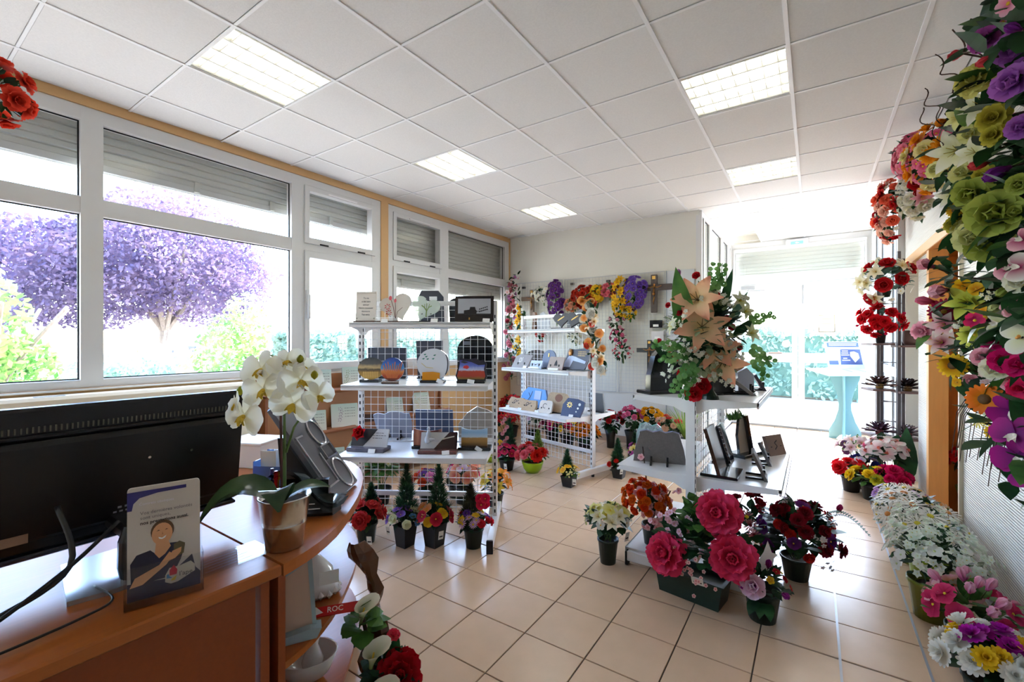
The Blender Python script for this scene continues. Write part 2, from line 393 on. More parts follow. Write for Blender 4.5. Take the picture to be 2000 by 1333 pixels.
# ---- window wall with its frames
mb = MB()
mb.bx(XW - .25, XW, YN, YB + .3, -.1, 1.09)                   # below the windows
mb.bx(XW - .25, XW, YN, YB + .3, 3.0, 3.25)                   # band above
mb.bx(XW - .25, XW, 3.385, 3.49, 1.09, 3.0); mb.bx(XW - .25, XW, YN, -.6, 1.09, 3.0); mb.bx(XW - .25, XW, YB - .03, YB + .3, 1.09, 3.0)
wall_left = struct('wall_left', mb, ORANGE)
SHUT = mat('shutter_grey', (182, 184, 176), .45)
def window(nm, y0, y1, cells, shut_z):
    """cells: list of (ya, yb, operable)"""
    w = sempty(nm, (XW - .06, 0, 0))
    fr = MB(); xa, xb = -.035, .05
    fr.bx(xa + .001, xb - .001, y0, y1, 1.085, 1.145, bev=.004); fr.bx(xa + .001, xb - .001, y0, y1, 2.905, 3.0, bev=.004)
    fr.bx(xa - .03, xb + .035, y0, y1, 1.075, 1.088, bev=.003)
    edges = [y0] + [c for q in cells for c in q[:2]] + [y1]
    for k in range(0, len(edges), 2): fr.bx(xa, xb, edges[k], edges[k + 1], 1.09, 2.995, bev=.004)
    for ya, yb, op in cells: fr.bx(xa, xb - .004, ya, yb, 2.27, 2.388, bev=.004)
    part('window_frame', fr, WHITE_FRAME, w)
    for ya, yb, op in cells:
        for za, zb, up in ((1.145, 2.27, 0), (2.388, 2.905, 1)):
            if op:
                s = MB(); q = .058 if not up else .042
                s.bx(-.01, .066, ya - .035, ya + .012, za - .03, zb + .02, bev=.003); s.bx(-.01, .066, yb - .012, yb + .035, za - .03, zb + .02, bev=.003)
                s.bx(-.009, .065, ya - .034, yb + .034, za - .029, za + q - .01, bev=.003); s.bx(-.009, .065, ya - .034, yb + .034, zb - q + .01, zb + .019, bev=.003)
                sash = part('sash', s, WHITE_FRAME, w)
                if up:
                    for yy in (ya + .12, yb - .2): part('latch', MB().bx(.066, .078, yy, yy + .09, za - .03, za - .016), DARKSLOT, sash)
                    part('stay_arm', MB().box((.072, (ya + yb) / 2, zb - .015), (.012, .34, .012)), STEEL, sash)
                else:
                    hd = MB(); hd.bx(.066, .08, ya - .03, ya + .005, 1.75, 1.9, bev=.004); hd.bx(.08, .105, ya - .022, ya - .002, 1.62, 1.86, bev=.006)
                    part('handle', hd, WHITE_FRAME, sash)
            else:
                q = 0.0
            gk = MB()
            for (a0, a1, b0, b1) in ((ya, yb, za, za + .008), (ya, yb, zb - .008, zb), (ya, ya + .008, za, zb), (yb - .008, yb, za, zb)):
                gk.bx(.004, .012, a0, a1, b0, b1)
            part('gasket', gk, RUBBER, w)
            part('pane', MB().bx(-.003, .003, ya, yb, za, zb), GLASS, w)
    # roller shutter hanging outside
    sh = thing('roller_shutter', 'grey slatted roller shutter half lowered outside ' + {'window_1': 'the wide left window', 'window_2': 'the window by the shop corner'}[nm], 'shutter', (XW - .17, 0, 0), 0, 'roller shutters')
    sl = MB(); L = y1 - y0
    sl.add([(-.005, -L / 2, 0), (-.005, L / 2, 0), (.006, L / 2, .012), (.006, -L / 2, .012), (.006, -L / 2, .045), (.006, L / 2, .045), (-.005, L / 2, .060), (-.005, -L / 2, .060)],
           [(0, 1, 2, 3), (3, 2, 5, 4), (4, 5, 6, 7), (1, 0, 7, 6)])
    slm = sl.mesh('slat'); slm.materials.append(SHUT)
    z = 3.0
    while z > shut_z + .03:
        z -= .055; o = part('slat', slm, None, sh); o.location = (0, (y0 + y1) / 2, z)
    part('bottom_bar', MB().bx(-.012, .012, y0, y1, shut_z, shut_z + .055, bev=.004), mat('shutter_bar', (188, 188, 182), .4), sh)
    for yy in (y0 + .02, y1 - .02): part('guide_rail', MB().bx(-.02, .02, yy - .02, yy + .02, 1.05, 3.02), SHUT, sh)
    part('blind_box', MB().bx(-.1, .12, y0, y1, 2.94, 3.0), mat('box_white', (224, 224, 218), .5), sh)
    y = y0 + .35
    while y < y1:
        part('stop_block', MB().bx(.012, .03, y - .018, y + .018, shut_z + .01, shut_z + .09), SHUT, sh); y += .62
    return w
window('window_1', -.6, 3.385, [(-.55, .871, 0), (.988, 2.34, 0), (2.50, 3.265, 1)], 2.625)
window('window_2', 3.49, YB - .03, [(3.60, 4.357, 1), (4.527, 5.855, 0)], 2.08)

# ---- back wall, right wall with its recess, glazed entrance bay
BACKW = mat('cream_wall', (222, 219, 208), .75, noise=.02, nscale=2, bump=.12, bscale=180)
mb = MB(); mb.bx(XW - .25, -1.2, YB, YB + .16, -.1, 3.2); struct('wall_back', mb, BACKW)
mb = MB(); mb.bx(-1.235, -1.165, YB - .012, YB + .01, 0, 3.0, bev=.003); struct('trim_1', mb, WHITE_FRAME)
mb = MB(); mb.bx(XW, -1.24, YB - .012, YB, 0.0, .09, bev=.003); struct('baseboard_back', mb, mat('skirting_tile', (176, 152, 132), .35))
mb = MB(); mb.bx(XW - .25, 1.6, YN - .12, YN, -.1, 3.2); struct('wall_near', mb, WALLW)
# ribbed white panels, narrow boards lying one above the other
RIB = bpy.data.materials.new('ribbed_white_panel'); _nt, _out = nodes(RIB)
_p = _nt.nodes.new('ShaderNodeBsdfPrincipled'); _p.inputs['Base Color'].default_value = C(206, 204, 200); _p.inputs['Roughness'].default_value = .45
_tc = _nt.nodes.new('ShaderNodeTexCoord'); _w = _nt.nodes.new('ShaderNodeTexWave'); _w.bands_direction = 'Z'; _w.inputs['Scale'].default_value = 22.0; _w.inputs['Distortion'].default_value = 0
_bp = _nt.nodes.new('ShaderNodeBump'); _bp.inputs['Strength'].default_value = .45; _bp.inputs['Distance'].default_value = .006
_nt.links.new(_tc.outputs['Object'], _w.inputs['Vector']); _nt.links.new(_w.outputs['Fac'], _bp.inputs['Height']); _nt.links.new(_bp.outputs[0], _p.inputs['Normal']); _nt.links.new(_p.outputs[0], _out.inputs[0])
mb = MB(); mb.bx(XR, XR + .1, YN, 3.87, -.1, 3.2); mb.bx(XR, XR + .1, 3.87, YB, 2.2, 3.2)
mb.bx(XR, XR + .1, 4.86, 5.3, -.1, 2.2)
wall_right = struct('wall_right', mb, RIB)
mb = MB(); mb.bx(XR + .1, XR + .33, 5.3, 5.34, -.1, 2.2); mb.bx(XR + .27, XR + .33, 5.3, YB + .05, -.1, 2.2); mb.bx(XR, XR + .33, YB - .03, YB + .05, -.1, 2.2); mb.bx(XR + .1, XR + .33, 5.3, YB, 2.2, 2.28)
struct('wall_niche', mb, WALLW)
TAN = mat('tan_recess', (208, 146, 76), .6, noise=.05, nscale=3)
mb = MB(); mb.bx(1.5, 1.6, 3.8, 5.2, -.1, 2.3); mb.bx(XR + .1, 1.6, 5.1, 5.2, -.1, 2.3); mb.bx(XR + .1, 1.6, 3.77, 3.87, -.1, 2.3); mb.bx(XR + .1, 1.6, 3.87, 5.2, 2.2, 2.3)
struct('wall_recess', mb, TAN)
DW = mat('honey_wood', (224, 166, 96), .4, noise=.06, nscale=5, stretch=(12, 12, 1))
d = sempty('door_2', (XR, 0, 0))
part('door_lining', MB().bx(-.015, .10, 4.78, 4.86, 0, 2.14, bev=.003), DW, d)
part('door_lining', MB().bx(-.02, .10, 3.86, 3.885, 0, 2.2, bev=.003), mat('pale_edge', (226, 214, 190), .5), d)
part('lintel', MB().bx(-.022, .10, 3.86, 5.98, 2.13, 2.215, bev=.004), DW, d)
part('door_leaf', MB().bx(.12, .72, 5.055, 5.095, .0, 2.1, bev=.003), mat('shaded_honey_wood', (190, 124, 62), .45, noise=.08, nscale=5, stretch=(12, 12, 1)), d)  # recess shade put into a darker copy of the lining wood

# door wall: frame, transom light and two glazed door leaves
xl, xr = -1.2, .72
dw = sempty('door_1', (0, YD, 0))
fr = MB(); fr.bx(xl, xl + .085, -.05, .05, 0, 3.06, bev=.004); fr.bx(xr - .085, xr + .05, -.05, .05, 0, 3.06, bev=.004)
fr.bx(xl + .01, xr, -.049, .049, 2.95, 3.059, bev=.004); fr.bx(xl + .01, xr, -.049, .049, 2.352, 2.44, bev=.004)
part('door_frame', fr, WHITE_FRAME, dw)
sa = MB(); sa.bx(xl + .06, xr - .06, -.07, -.02, 2.905, 2.965, bev=.004); sa.bx(xl + .06, xr - .06, -.07, -.02, 2.43, 2.49, bev=.004); sa.bx(xl + .061, -1.115, -.071, -.019, 2.432, 2.963, bev=.004); sa.bx(.637, xr - .061, -.071, -.019, 2.432, 2.963, bev=.004)
part('transom_sash', sa, WHITE_FRAME, dw)
part('pane', MB().bx(-1.115, .637, -.048, -.042, 2.49, 2.905), GLASS, dw)
for a, b in ((-1.115, -.215), (-.205, .637)):
    lf = MB()
    lf.bx(a, a + .085, -.06, 0, .02, 2.35, bev=.004); lf.bx(b - .075, b, -.06, 0, .02, 2.35, bev=.004)
    lf.bx(a + .002, b - .002, -.059, -.001, 2.25, 2.348, bev=.004); lf.bx(a + .002, b - .002, -.059, -.001, 1.06, 1.21, bev=.004); lf.bx(a + .002, b - .002, -.059, -.001, .022, .16, bev=.004)
    leaf = part('door_leaf', lf, WHITE_FRAME, dw)
    part('pane', MB().bx(a + .085, b - .075, -.033, -.027, .16, 1.06), GLASS, leaf)
    part('pane', MB().bx(a + .085, b - .075, -.033, -.027, 1.21, 2.25), GLASS, leaf)
part('door_closer', MB().bx(-1.02, -.82, -.11, -.06, 2.27, 2.33, bev=.005).box((-.78, -.09, 2.24), (.24, .02, .018), rx=0), mat('closer_grey', (150, 150, 150), .4), dw)
part('bolt', MB().bx(-.15, -.13, -.075, -.06, 2.0, 2.3), mat('closer_grey', (150, 150, 150)), dw)
part('letter_slot', MB().bx(-.82, -.33, -.072, -.06, 1.09, 1.18, bev=.003).bx(-.82, -.33, -.078, -.07, 1.178, 1.19), WHITE_FRAME, dw)
part('handle', MB().bx(-.62, -.42, -.085, -.06, 1.205, 1.222), mat('pull_brown', (150, 120, 104), .4), dw)
mb = MB(); mb.bx(xl - .05, xr + .1, YD + .0, YD + .12, 3.06, 3.3); mb.bx(xr + .05, 1.6, YD - .05, YD + .1, -.1, 3.2); struct('wall_door', mb, WALLW)
mb = MB(); mb.bx(xl, xr, YD - .07, YD + .06, 0, .018, bev=.004); struct('trim_2', mb, mat('threshold_metal', (150, 150, 150), .35, metal=.7))
# transom roller blind slats, outside the glass
sh = thing('roller_shutter', 'grey roller shutter slats behind the light above the entrance doors', 'shutter', (0, YD + .14, 0), 0, 'roller shutters')
slm = MB().add([(-.95, 0, 0), (.95, 0, 0), (.95, -.008, .012), (-.95, -.008, .012), (-.95, -.008, .05), (.95, -.008, .05), (.95, 0, .067), (-.95, 0, .067)], [(0, 1, 2, 3), (3, 2, 5, 4), (4, 5, 6, 7), (1, 0, 7, 6)]).mesh('slat'); slm.materials.append(SHUT)
for k in range(8):
    o = part('slat', slm, None, sh); o.location = (-.24, 0, 2.98 - k * .062)
part('bottom_bar', MB().bx(-1.19, .71, -.012, .012, 2.49, 2.55), SHUT, sh)
# side glazing of the bay
for nm, X, ed in (('window_3', -1.2, [6.0, 6.08, 6.5, 6.76, 7.41, 7.74, 8.04, 8.45, 8.5]), ('window_4', .745, [6.05, 6.12, 6.7, 6.9, 7.5, 7.68, 8.4, 8.5])):
    w = sempty(nm, (X, 0, 0)); fr = MB()
    fr.bx(-.029, .029, 6.02, 8.49, 2.985, 3.06, bev=.003); fr.bx(-.029, .029, 6.02, 8.49, 0, .12, bev=.003); fr.bx(-.029, .029, 6.02, 8.49, 1.02, 1.12, bev=.003)
    fr.bx(-.03, .03, 6.16, 6.22, 0, 3.0, bev=.003)
    for k in range(3): y = (6.62, 7.55, 8.2)[k]; fr.bx(-.03, .03, y - .09, y + .09, 0, 3.0, bev=.003)
    fr.bx(-.03, .03, 8.42, 8.5, 0, 3.0, bev=.003); fr.bx(-.03, .03, 6.0, 6.06, 0, 3.0, bev=.003)
    part('window_frame', fr, WHITE_FRAME, w)
    for a, b in ((6.06, 6.16), (6.22, 6.53), (6.71, 7.46), (7.64, 8.11), (8.29, 8.42)):
        part('pane', MB().bx(-.003, .003, a, b, .12, 1.02), GLASS, w); part('pane', MB().bx(-.003, .003, a, b, 1.12, 2.985), GLASS, w)
        g = MB()
        for zz in (.12, 1.012, 1.12, 2.977): g.bx(.004 if X < 0 else -.012, .012 if X < 0 else -.004, a, b, zz, zz + .008)
        for yy in (a, b - .008): g.bx(.004 if X < 0 else -.012, .012 if X < 0 else -.004, yy, yy + .008, .12, 2.985)
        part('gasket', g, RUBBER, w)

# green exit lamp over the door and small things on the door glass
t = thing('emergency_exit_lamp', 'small green-marked emergency exit lamp box above the entrance doors', 'exit sign', (-.22, YD - .10, 2.98))
part('housing', MB().box((0, 0, 0), (.30, .075, .10), bev=.015), mat('lamp_box_white', (236, 236, 234), .4), t)
part('sign_panel', MB().box((0, -.04, -.012), (.17, .004, .05)), mat('exit_green', (120, 190, 175), .4, emit=.4), t)
part('arrow', MB().add([(-.03, -.044, -.012), (.005, -.044, -.03), (.005, -.044, .006), (.03, -.044, -.017), (.03, -.044, -.007), (.005, -.044, -.007), (.005, -.044, -.017)], [(0, 1, 2), (3, 4, 5, 6)]), PAPER, t)
t = thing('door_notice', 'small cream notice with brown edges stuck on the right door pane', 'notice', (.17, YD - .037, 1.55))
part('sheet', MB().box((0, 0, .13), (.20, .002, .26)), mat('notice_cream', (250, 240, 200), .6), t)
part('border', MB().bx(-.105, -.095, -.003, .001, .0, .26).bx(.095, .105, -.003, .001, 0, .26).bx(-.105, .105, -.003, .001, .255, .265).bx(-.105, .105, -.003, .001, -.005, .005), mat('notice_brown', (120, 92, 60), .6), t)
for k in range(5): part('text_line', MB().bx(-.07, .06 - (k % 2) * .03, -.0025, -.001, .05 + k * .036, .058 + k * .036), mat('notice_yellow', (222, 196, 110), .6), t)
o = part('round_sticker', MB().lathe([(.06, 0), (.06, .002)], 20, 0, Matrix.Translation((-.37, YD - .034, 1.36)) @ Matrix.Rotation(pi / 2, 4, 'X')), PAPER, None)
tag(o, 'round white sticker on the left entrance door pane', 'sticker')

# ------------------------------------------------------------------ outside
GRAVEL = mat('pale_forecourt', (170, 164, 154), .9, noise=.12, nscale=3, bump=.3, bscale=40)
mb = MB(); mb.bx(-70, 60, -60, 90, -.4, -.16); ground = struct('ground_outside', mb, GRAVEL)
def foliage_ball(mb, c, rx, ry, rz, n, size, rng, hollow=.35):
    for _ in range(n):
        while True:
            p = Vector((rng.uniform(-1, 1), rng.uniform(-1, 1), rng.uniform(-1, 1)))
            if hollow < p.length < 1: break
        q = Vector((c[0] + p.x * rx, c[1] + p.y * ry, c[2] + p.z * rz))
        d = Vector((rng.gauss(0, 1), rng.gauss(0, 1), rng.gauss(0, 1))).normalized(); e = d.orthogonal().normalized(); s = size * rng.uniform(.6, 1.3)
        mb.add([q - d * s, q + e * s * .55, q + d * s, q - e * s * .55], [(0, 1, 2, 3)])
PLUM = leaf_mat('plum_leaf', (78, 66, 98), (136, 116, 142), tr=.45, scale=1.2)
GREENL = leaf_mat('garden_leaf', (84, 140, 66), (160, 190, 110), tr=.45, scale=1.5)
HEDGEL = leaf_mat('hedge_leaf', (104, 138, 122), (170, 190, 172), tr=.35, scale=1.5)
CREAML = leaf_mat('cream_leaf', (150, 160, 110), (220, 205, 180), tr=.4, scale=1.5)
BARK = mat('bark', (140, 124, 112), .9, noise=.3, nscale=12, stretch=(3, 3, 1))
def tree(name, label, x, y, trunk_r, trunk_h, balls, leafm, size, seed, group):
    t = thing(name, label, 'tree' if 'tree' in name else 'bush', (x, y, -.16), 0, group)
    rng = random.Random(seed)
    if trunk_h:
        m = MB(); m.tube([(0, 0, 0), (.02, 0, trunk_h * .5), (0, .03, trunk_h)], trunk_r, 9, r1=trunk_r * .75)
        for k in range(7):
            a = k * 2.4; q = trunk_h / 1.9; m.tube([(0, .02, trunk_h * .92), (cos(a) * .6 * q, sin(a) * .6 * q, trunk_h + .8 * q), (cos(a) * 1.3 * q, sin(a) * 1.4 * q, trunk_h + 1.9 * q)], trunk_r * .42, 6, r1=.02)
        part('trunk', m, BARK, t)
    m = MB()
    for (bx, by, bz, rx, ry, rz, n) in balls: foliage_ball(m, (bx, by, bz), rx, ry, rz, n, size, rng)
    part('crown', m, leafm, t, stuff=True)
    return t
tree('plum_tree', 'large purple-leaved plum tree standing beyond the wide left window', -13.0, 4.25, .16, 1.9,
     [(0, 0, 3.6, 2.2, 1.9, 1.5, 11000), (0, -1.3, 3.0, 1.8, 1.5, 1.2, 7000), (0, -2.6, 2.9, 1.6, 1.5, 1.2, 6500), (0, .9, 3.0, 1.6, 1.5, 1.1, 4600), (0, -.1, 4.6, 1.3, 1.0, .7, 1200), (0, 1.9, 3.4, 1.2, .9, .8, 700), (0, -3.6, 2.6, 1.2, 1.0, .8, 900)], PLUM, .055, 3, 'garden trees')
tree('young_tree', 'young pale green tree at the left edge of the left window', -8.2, .95, .07, 1.0, [(0, -.25, 1.75, .8, .6, .8, 1300), (0, .1, 1.2, .6, .5, .5, 600)], GREENL, .06, 5, 'garden trees')
tree('round_bush', 'small round green bush on a thin stem, far left of the garden', -11.6, 1.62, .03, .75, [(0, 0, 1.15, .28, .28, .25, 500)], GREENL, .05, 6, 'garden bushes')
tree('round_bush', 'low yellow-green ball bush beside the thin-stemmed one', -11.0, 2.02, 0, 0, [(0, 0, .55, .33, .3, .5, 800)], CREAML, .05, 7, 'garden bushes')
tree('flowering_bush', 'broad grey-green flowering bush under the plum tree', -9.0, 2.55, 0, 0, [(0, 0, .75, .8, .62, .55, 1800), (0, -.5, .8, .6, .5, .6, 1200)], HEDGEL, .045, 8, 'garden bushes')
tree('flowering_bush', 'pale cream bush behind the grey-green one', -10.4, 3.5, 0, 0, [(0, 0, 1.05, .8, .9, .5, 1200)], CREAML, .06, 9, 'garden bushes')
tree('tall_shrub', 'loose light green shrub in front of the right end of the wide window', -8.6, 3.75, 0, 0, [(0, 0, 1.25, .6, .5, .8, 1000), (0, .3, 1.7, .5, .4, .8, 600), (0, .25, .5, .7, .5, .5, 1200)], GREENL, .05, 10, 'garden bushes')
def hedge(label, x0, x1, y0, y1, z, n, seed):
    t = thing('hedge', label, 'hedge', ((x0 + x1) / 2, (y0 + y1) / 2, -.16), 0, 'hedges')
    rng = random.Random(seed); w, l = (x1 - x0) / 2, (y1 - y0) / 2
    part('core', MB().bx(-w + .2, w - .2, -l + .2, l - .2, .05, z - .15), mat('hedge_core', (84, 112, 98), .9), t)
    m = MB()
    for _ in range(n):
        q = Vector((rng.uniform(-w, w), rng.uniform(-l, l), rng.uniform(.05, z)))
        k = rng.randrange(5)
        if k == 0: q.x = -w + rng.uniform(0, .25)
        elif k == 1: q.x = w - rng.uniform(0, .25)
        elif k == 2: q.y = -l + rng.uniform(0, .25)
        elif k == 3: q.z = z - rng.uniform(-.12, .2)
        else: q.x = w - rng.uniform(0, .25); q.y = -l + rng.uniform(0, l * 2)
        d = Vector((rng.gauss(0, 1), rng.gauss(0, 1), rng.gauss(0, 1))).normalized(); e = d.orthogonal().normalized(); s = .075 * rng.uniform(.6, 1.4)
        m.add([q - d * s, q + e * s * .6, q + d * s, q - e * s * .6], [(0, 1, 2, 3)])
    part('hedge_leaves', m, HEDGEL, t, stuff=True)
hedge('long clipped hedge across the lawn, seen through the left windows', -12.6, -11.6, 6.6, 15.5, 1.75, 12000, 21)
hedge('long clipped hedge beyond the entrance doors', -4.5, 7.5, 14.2, 15.2, 1.85, 14000, 22)
t = thing('parked_car', 'tiny blue parked car far away beside the plum trunk', 'car', (-26, 9.4, -.16), .3)
part('body', MB().prism([(-1.9, .25), (1.9, .25), (1.9, .75), (1.1, .85), (.7, 1.35), (-1.0, 1.4), (-1.6, .9), (-1.9, .85)], 1.6), mat('car_blue', (70, 100, 150), .3), t)
part('side_window', MB().prism([(-.95, .9), (.95, .9), (.62, 1.28), (-.85, 1.3)], .02, M=Matrix.Translation((0, -.02, 0))), mat('car_glass', (40, 50, 70), .1), t)
for x in (-1.15, 1.15): part('wheel', MB().lathe([(.3, 0), (.3, .2)], 16, 0, Matrix.Translation((x, .12, .3)) @ Matrix.Rotation(pi / 2, 4, 'X')), RUBBER, t)
# ------------------------------------------------------------------ display gondolas
class Gon:
    def __init__(s, x, y, deg): s.o = Vector((x, y, 0)); s.a = radians(deg); s.e = Vector((cos(s.a), sin(s.a), 0)); s.n = Vector((sin(s.a), -cos(s.a), 0))
    def at(s, u, d, z): p = s.o + s.e * u + s.n * d; return (p.x, p.y, z)
GA = Gon(-2.420, 2.447, 31); GB = Gon(-2.41, 4.446, -15); GC = Gon(-.595, 3.26, 90)
def gondola(name, label, G, L, front, back, cross=(.255, 1.69), H=1.71):
    t = thing(name, label, 'display stand', G.at(0, 0, 0), G.a, 'white wire gondola stands')
    for sx in (-1, 1):
        x = sx * (L / 2 + .012)
        u = part('upright', MB().box((x, 0, H / 2 + .05), (.03, .05, H - .1), bev=.003), STEEL, t)
        sl = MB()
        for k in range(int((H - .2) / .05)):
            for yy in (-.0255, .0255): sl.box((x, yy, .14 + k * .05), (.010, .002, .024))
            sl.box((x - sx * .0155, 0, .14 + k * .05), (.002, .012, .024))
        part('slot_row', sl, DARKSLOT, u, stuff=True)
        fd = max([d for z, d in front] + [.2]) - .08; bd = max([d for z, d in back] + [.2]) - .08
        part('base_leg', MB().bx(x - .022, x + .022, -fd, bd, .03, .09, bev=.003), STEEL, t)
        for yy in (-fd - .005, bd + .005): part('foot_cap', MB().bx(x - .022, x + .022, yy - .008, yy + .008, .0, .088, bev=.003), RUBBER, t)
        part('levelling_foot', MB().cyl((x, 0, 0), (x, 0, .035), .016, n=10), RUBBER, t)
    for z in cross: part('cross_rail', MB().bx(-L / 2, L / 2, -.012, .012, z - .018, z + .018, bev=.003), STEEL, t)
    w = MB(); n = int(L / .055)
    for k in range(n + 1):
        x = -L / 2 + .01 + (L - .02) * k / n; w.box((x, -.004, (H + .08) / 2), (.0035, .0035, H - .1))
    z = .1
    while z < H - .02: w.box((0, 0, z), (L - .01, .0035, .0035)); z += .055
    part('wire_grid', w, STEEL, t)
    for side, lst in ((-1, front), (1, back)):
        for z, d in lst:
            s = MB(); y0, y1 = sorted((side * .03, side * d))
            s.bx(-L / 2 + .004, L / 2 - .004, y0, y1, z - .022, z, bev=.002)
            ye = side * d; s.bx(-L / 2 + .004, L / 2 - .004, min(ye, ye - side * .012), max(ye, ye - side * .012), z - .036, z, bev=.003)
            sh = part('shelf', s, STEEL, t)
            for sx in (-1, 1):
                x = sx * (L / 2 - .003)
                out = [(side * .028, z), (side * d * .97, z), (side * d * .97, z - .028), (side * .1, z - .055), (side * .045, z - .085), (side * .028, z - .085)]
                b = MB(); b.add([(x - .0025, p, q) for p, q in out] + [(x + .0025, p, q) for p, q in out],
                                [tuple(range(6)), tuple(reversed(range(6, 12)))] + [(i, 6 + i, 6 + (i + 1) % 6, (i + 1) % 6) for i in range(6)])
                part('shelf_bracket', b, STEEL, sh)
    return t
gondola('display_gondola', 'white wire gondola of plaques in the middle, beside the curved counter', GA, 1.0, [(1.54, .27), (1.11, .40), (.648, .48)], [(1.54, .27), (1.11, .36), (.648, .40)])
gondola('display_gondola', 'white wire gondola slanting before the back wall, blue and tan stones on it', GB, 1.04, [(1.535, .27), (1.10, .36), (.635, .40)], [(1.535, .22), (.635, .40)])
gondola('display_gondola', 'white wire gondola seen end-on beside the aisle to the doors', GC, 1.0, [(1.07, .35), (.615, .455), (.10, .27)], [(1.07, .35), (.615, .455), (.10, .40)], cross=(.35, 1.2), H=1.26)

# ------------------------------------------------------------------ memorial plaques
def print_mat(name, stops, rough=.3, noise=.0, scale=8, axis='Z', coat=.3):
    """flat print: colours stacked along the plaque's own height (metres)"""
    if name in MATS: return MATS[name]
    m = bpy.data.materials.new(name); nt, out = nodes(m); p = nt.nodes.new('ShaderNodeBsdfPrincipled'); nt.links.new(p.outputs[0], out.inputs[0])
    p.inputs['Roughness'].default_value = rough; p.inputs['Coat Weight'].default_value = coat
    tc = nt.nodes.new('ShaderNodeTexCoord'); sp = nt.nodes.new('ShaderNodeSeparateXYZ'); nt.links.new(tc.outputs['Generated'], sp.inputs[0])
    src = sp.outputs['XYZ'.index(axis)]
    if noise:
        n = nt.nodes.new('ShaderNodeTexNoise'); n.inputs['Scale'].default_value = scale; n.inputs['Detail'].default_value = 5; nt.links.new(tc.outputs['Object'], n.inputs['Vector'])
        a = nt.nodes.new('ShaderNodeMath'); a.operation = 'MULTIPLY_ADD'; a.inputs[1].default_value = noise; nt.links.new(n.outputs[0], a.inputs[0])
        b = nt.nodes.new('ShaderNodeMath'); b.operation = 'SUBTRACT'; b.inputs[1].default_value = noise / 2; nt.links.new(src, b.inputs[0]); nt.links.new(b.outputs[0], a.inputs[2]); src = a.outputs[0]
    r = nt.nodes.new('ShaderNodeValToRGB'); cr = r.color_ramp
    cr.elements[0].position = stops[0][0]; cr.elements[0].color = C(*stops[0][1]); cr.elements[1].position = stops[-1][0]; cr.elements[1].color = C(*stops[-1][1])
    for pos, c in stops[1:-1]: e = cr.elements.new(pos); e.color = C(*c)
    nt.links.new(src, r.inputs[0]); nt.links.new(r.outputs[0], p.inputs['Base Color'])
    MATS[name] = m; return m
def plaque(name, label, loc, rz, outline, t, face, tilt=9, base=None, side=None, price=None, cat='memorial plaque', group='memorial plaques on the stands', feet=False, body='slab'):
    r = thing(name, label, cat, loc, rz, group)
    h0 = 0.0
    if base:
        w, d, h, bm = base; h0 = h
        part('base', MB().box((0, .0, h / 2), (w, d, h), bev=.004), bm, r)
    M = Matrix.Translation((0, -t / 2, h0)) @ Matrix.Rotation(radians(-tilt), 4, 'X')
    o = part(body, MB().prism(outline, t, 0, None, 1), [face, side or face], r); o.matrix_local = M
    if feet:
        for x in (-.05, .05): part('easel_foot', MB().box((x, .05, .006), (.012, .11, .012)).box((x, .012, .03), (.012, .014, .06)), BLACKP, r)
    if price:
        px, py, a = price
        T = Matrix.Translation((px, py, 0.002)) @ Matrix.Rotation(radians(-25), 4, 'X') @ Matrix.Rotation(radians(a), 4, 'Y')
        c = part('price_tag', MB().box((0, 0, .014), (.05, .0012, .028)), PAPER, r); c.matrix_local = T
    return r, M
def decor(name, r, M, mb, m, label=None): o = part(name, mb, m, r, label); o.matrix_local = M; return o
def inscription(r, M, lines, m=INK, h=.004, name='inscription'):
    mb = MB()
    for x0, x1, z in lines:
        x = x0; k = 0
        while x < x1 - .003:
            w = min((.014, .022, .009, .018)[k % 4], x1 - x); mb.box((x + w / 2, -.0012, z), (w, .001, h)); x += w + .005; k += 1
    return decor(name, r, M, mb, m)
def stroke(mb, pts, w, y=-.0014):
    for (x0, z0), (x1, z1) in zip(pts[:-1], pts[1:]):
        d = Vector((x1 - x0, z1 - z0)); L = d.length
        if L < 1e-6: continue
        nx, nz = -d.y / L * w / 2, d.x / L * w / 2
        mb.add([(x0 + nx, y, z0 + nz), (x1 + nx, y, z1 + nz), (x1 - nx, y, z1 - nz), (x0 - nx, y, z0 - nz)], [(0, 1, 2, 3)])
    return mb
def motif(mb, cx, cz, r, n=7, y=-.0016, w=.4):
    for k in range(n):
        a = 2 * pi * k / n; mb.add([(cx + .25 * r * cos(a), y, cz + .25 * r * sin(a)), (cx + .7 * r * cos(a - w * .5), y, cz + .7 * r * sin(a - w * .5)), (cx + r * cos(a), y, cz + r * sin(a)), (cx + .7 * r * cos(a + w * .5), y, cz + .7 * r * sin(a + w * .5))], [(0, 3, 2, 1)])
    return mb
RED = mat('print_red', (206, 44, 48), .5); PINKP = mat('print_pink', (236, 110, 120), .5); GREENP = mat('print_green', (122, 142, 70), .5); BROWNP = mat('print_brown', (110, 66, 56), .5); DKP = mat('print_black', (34, 30, 32), .4)
CREAM = mat('cream_enamel', (224, 216, 204), .3); FROST = glass_mat('frosted_glass', (232, 238, 228), rough=.25, milky=.75); WHITEG = mat('white_glass', (228, 230, 236), .15)
SLATEB = mat('slate_back', (64, 66, 76), .4); LILAC = mat('lilac_stone', (150, 152, 166), .5)
a = GA.a
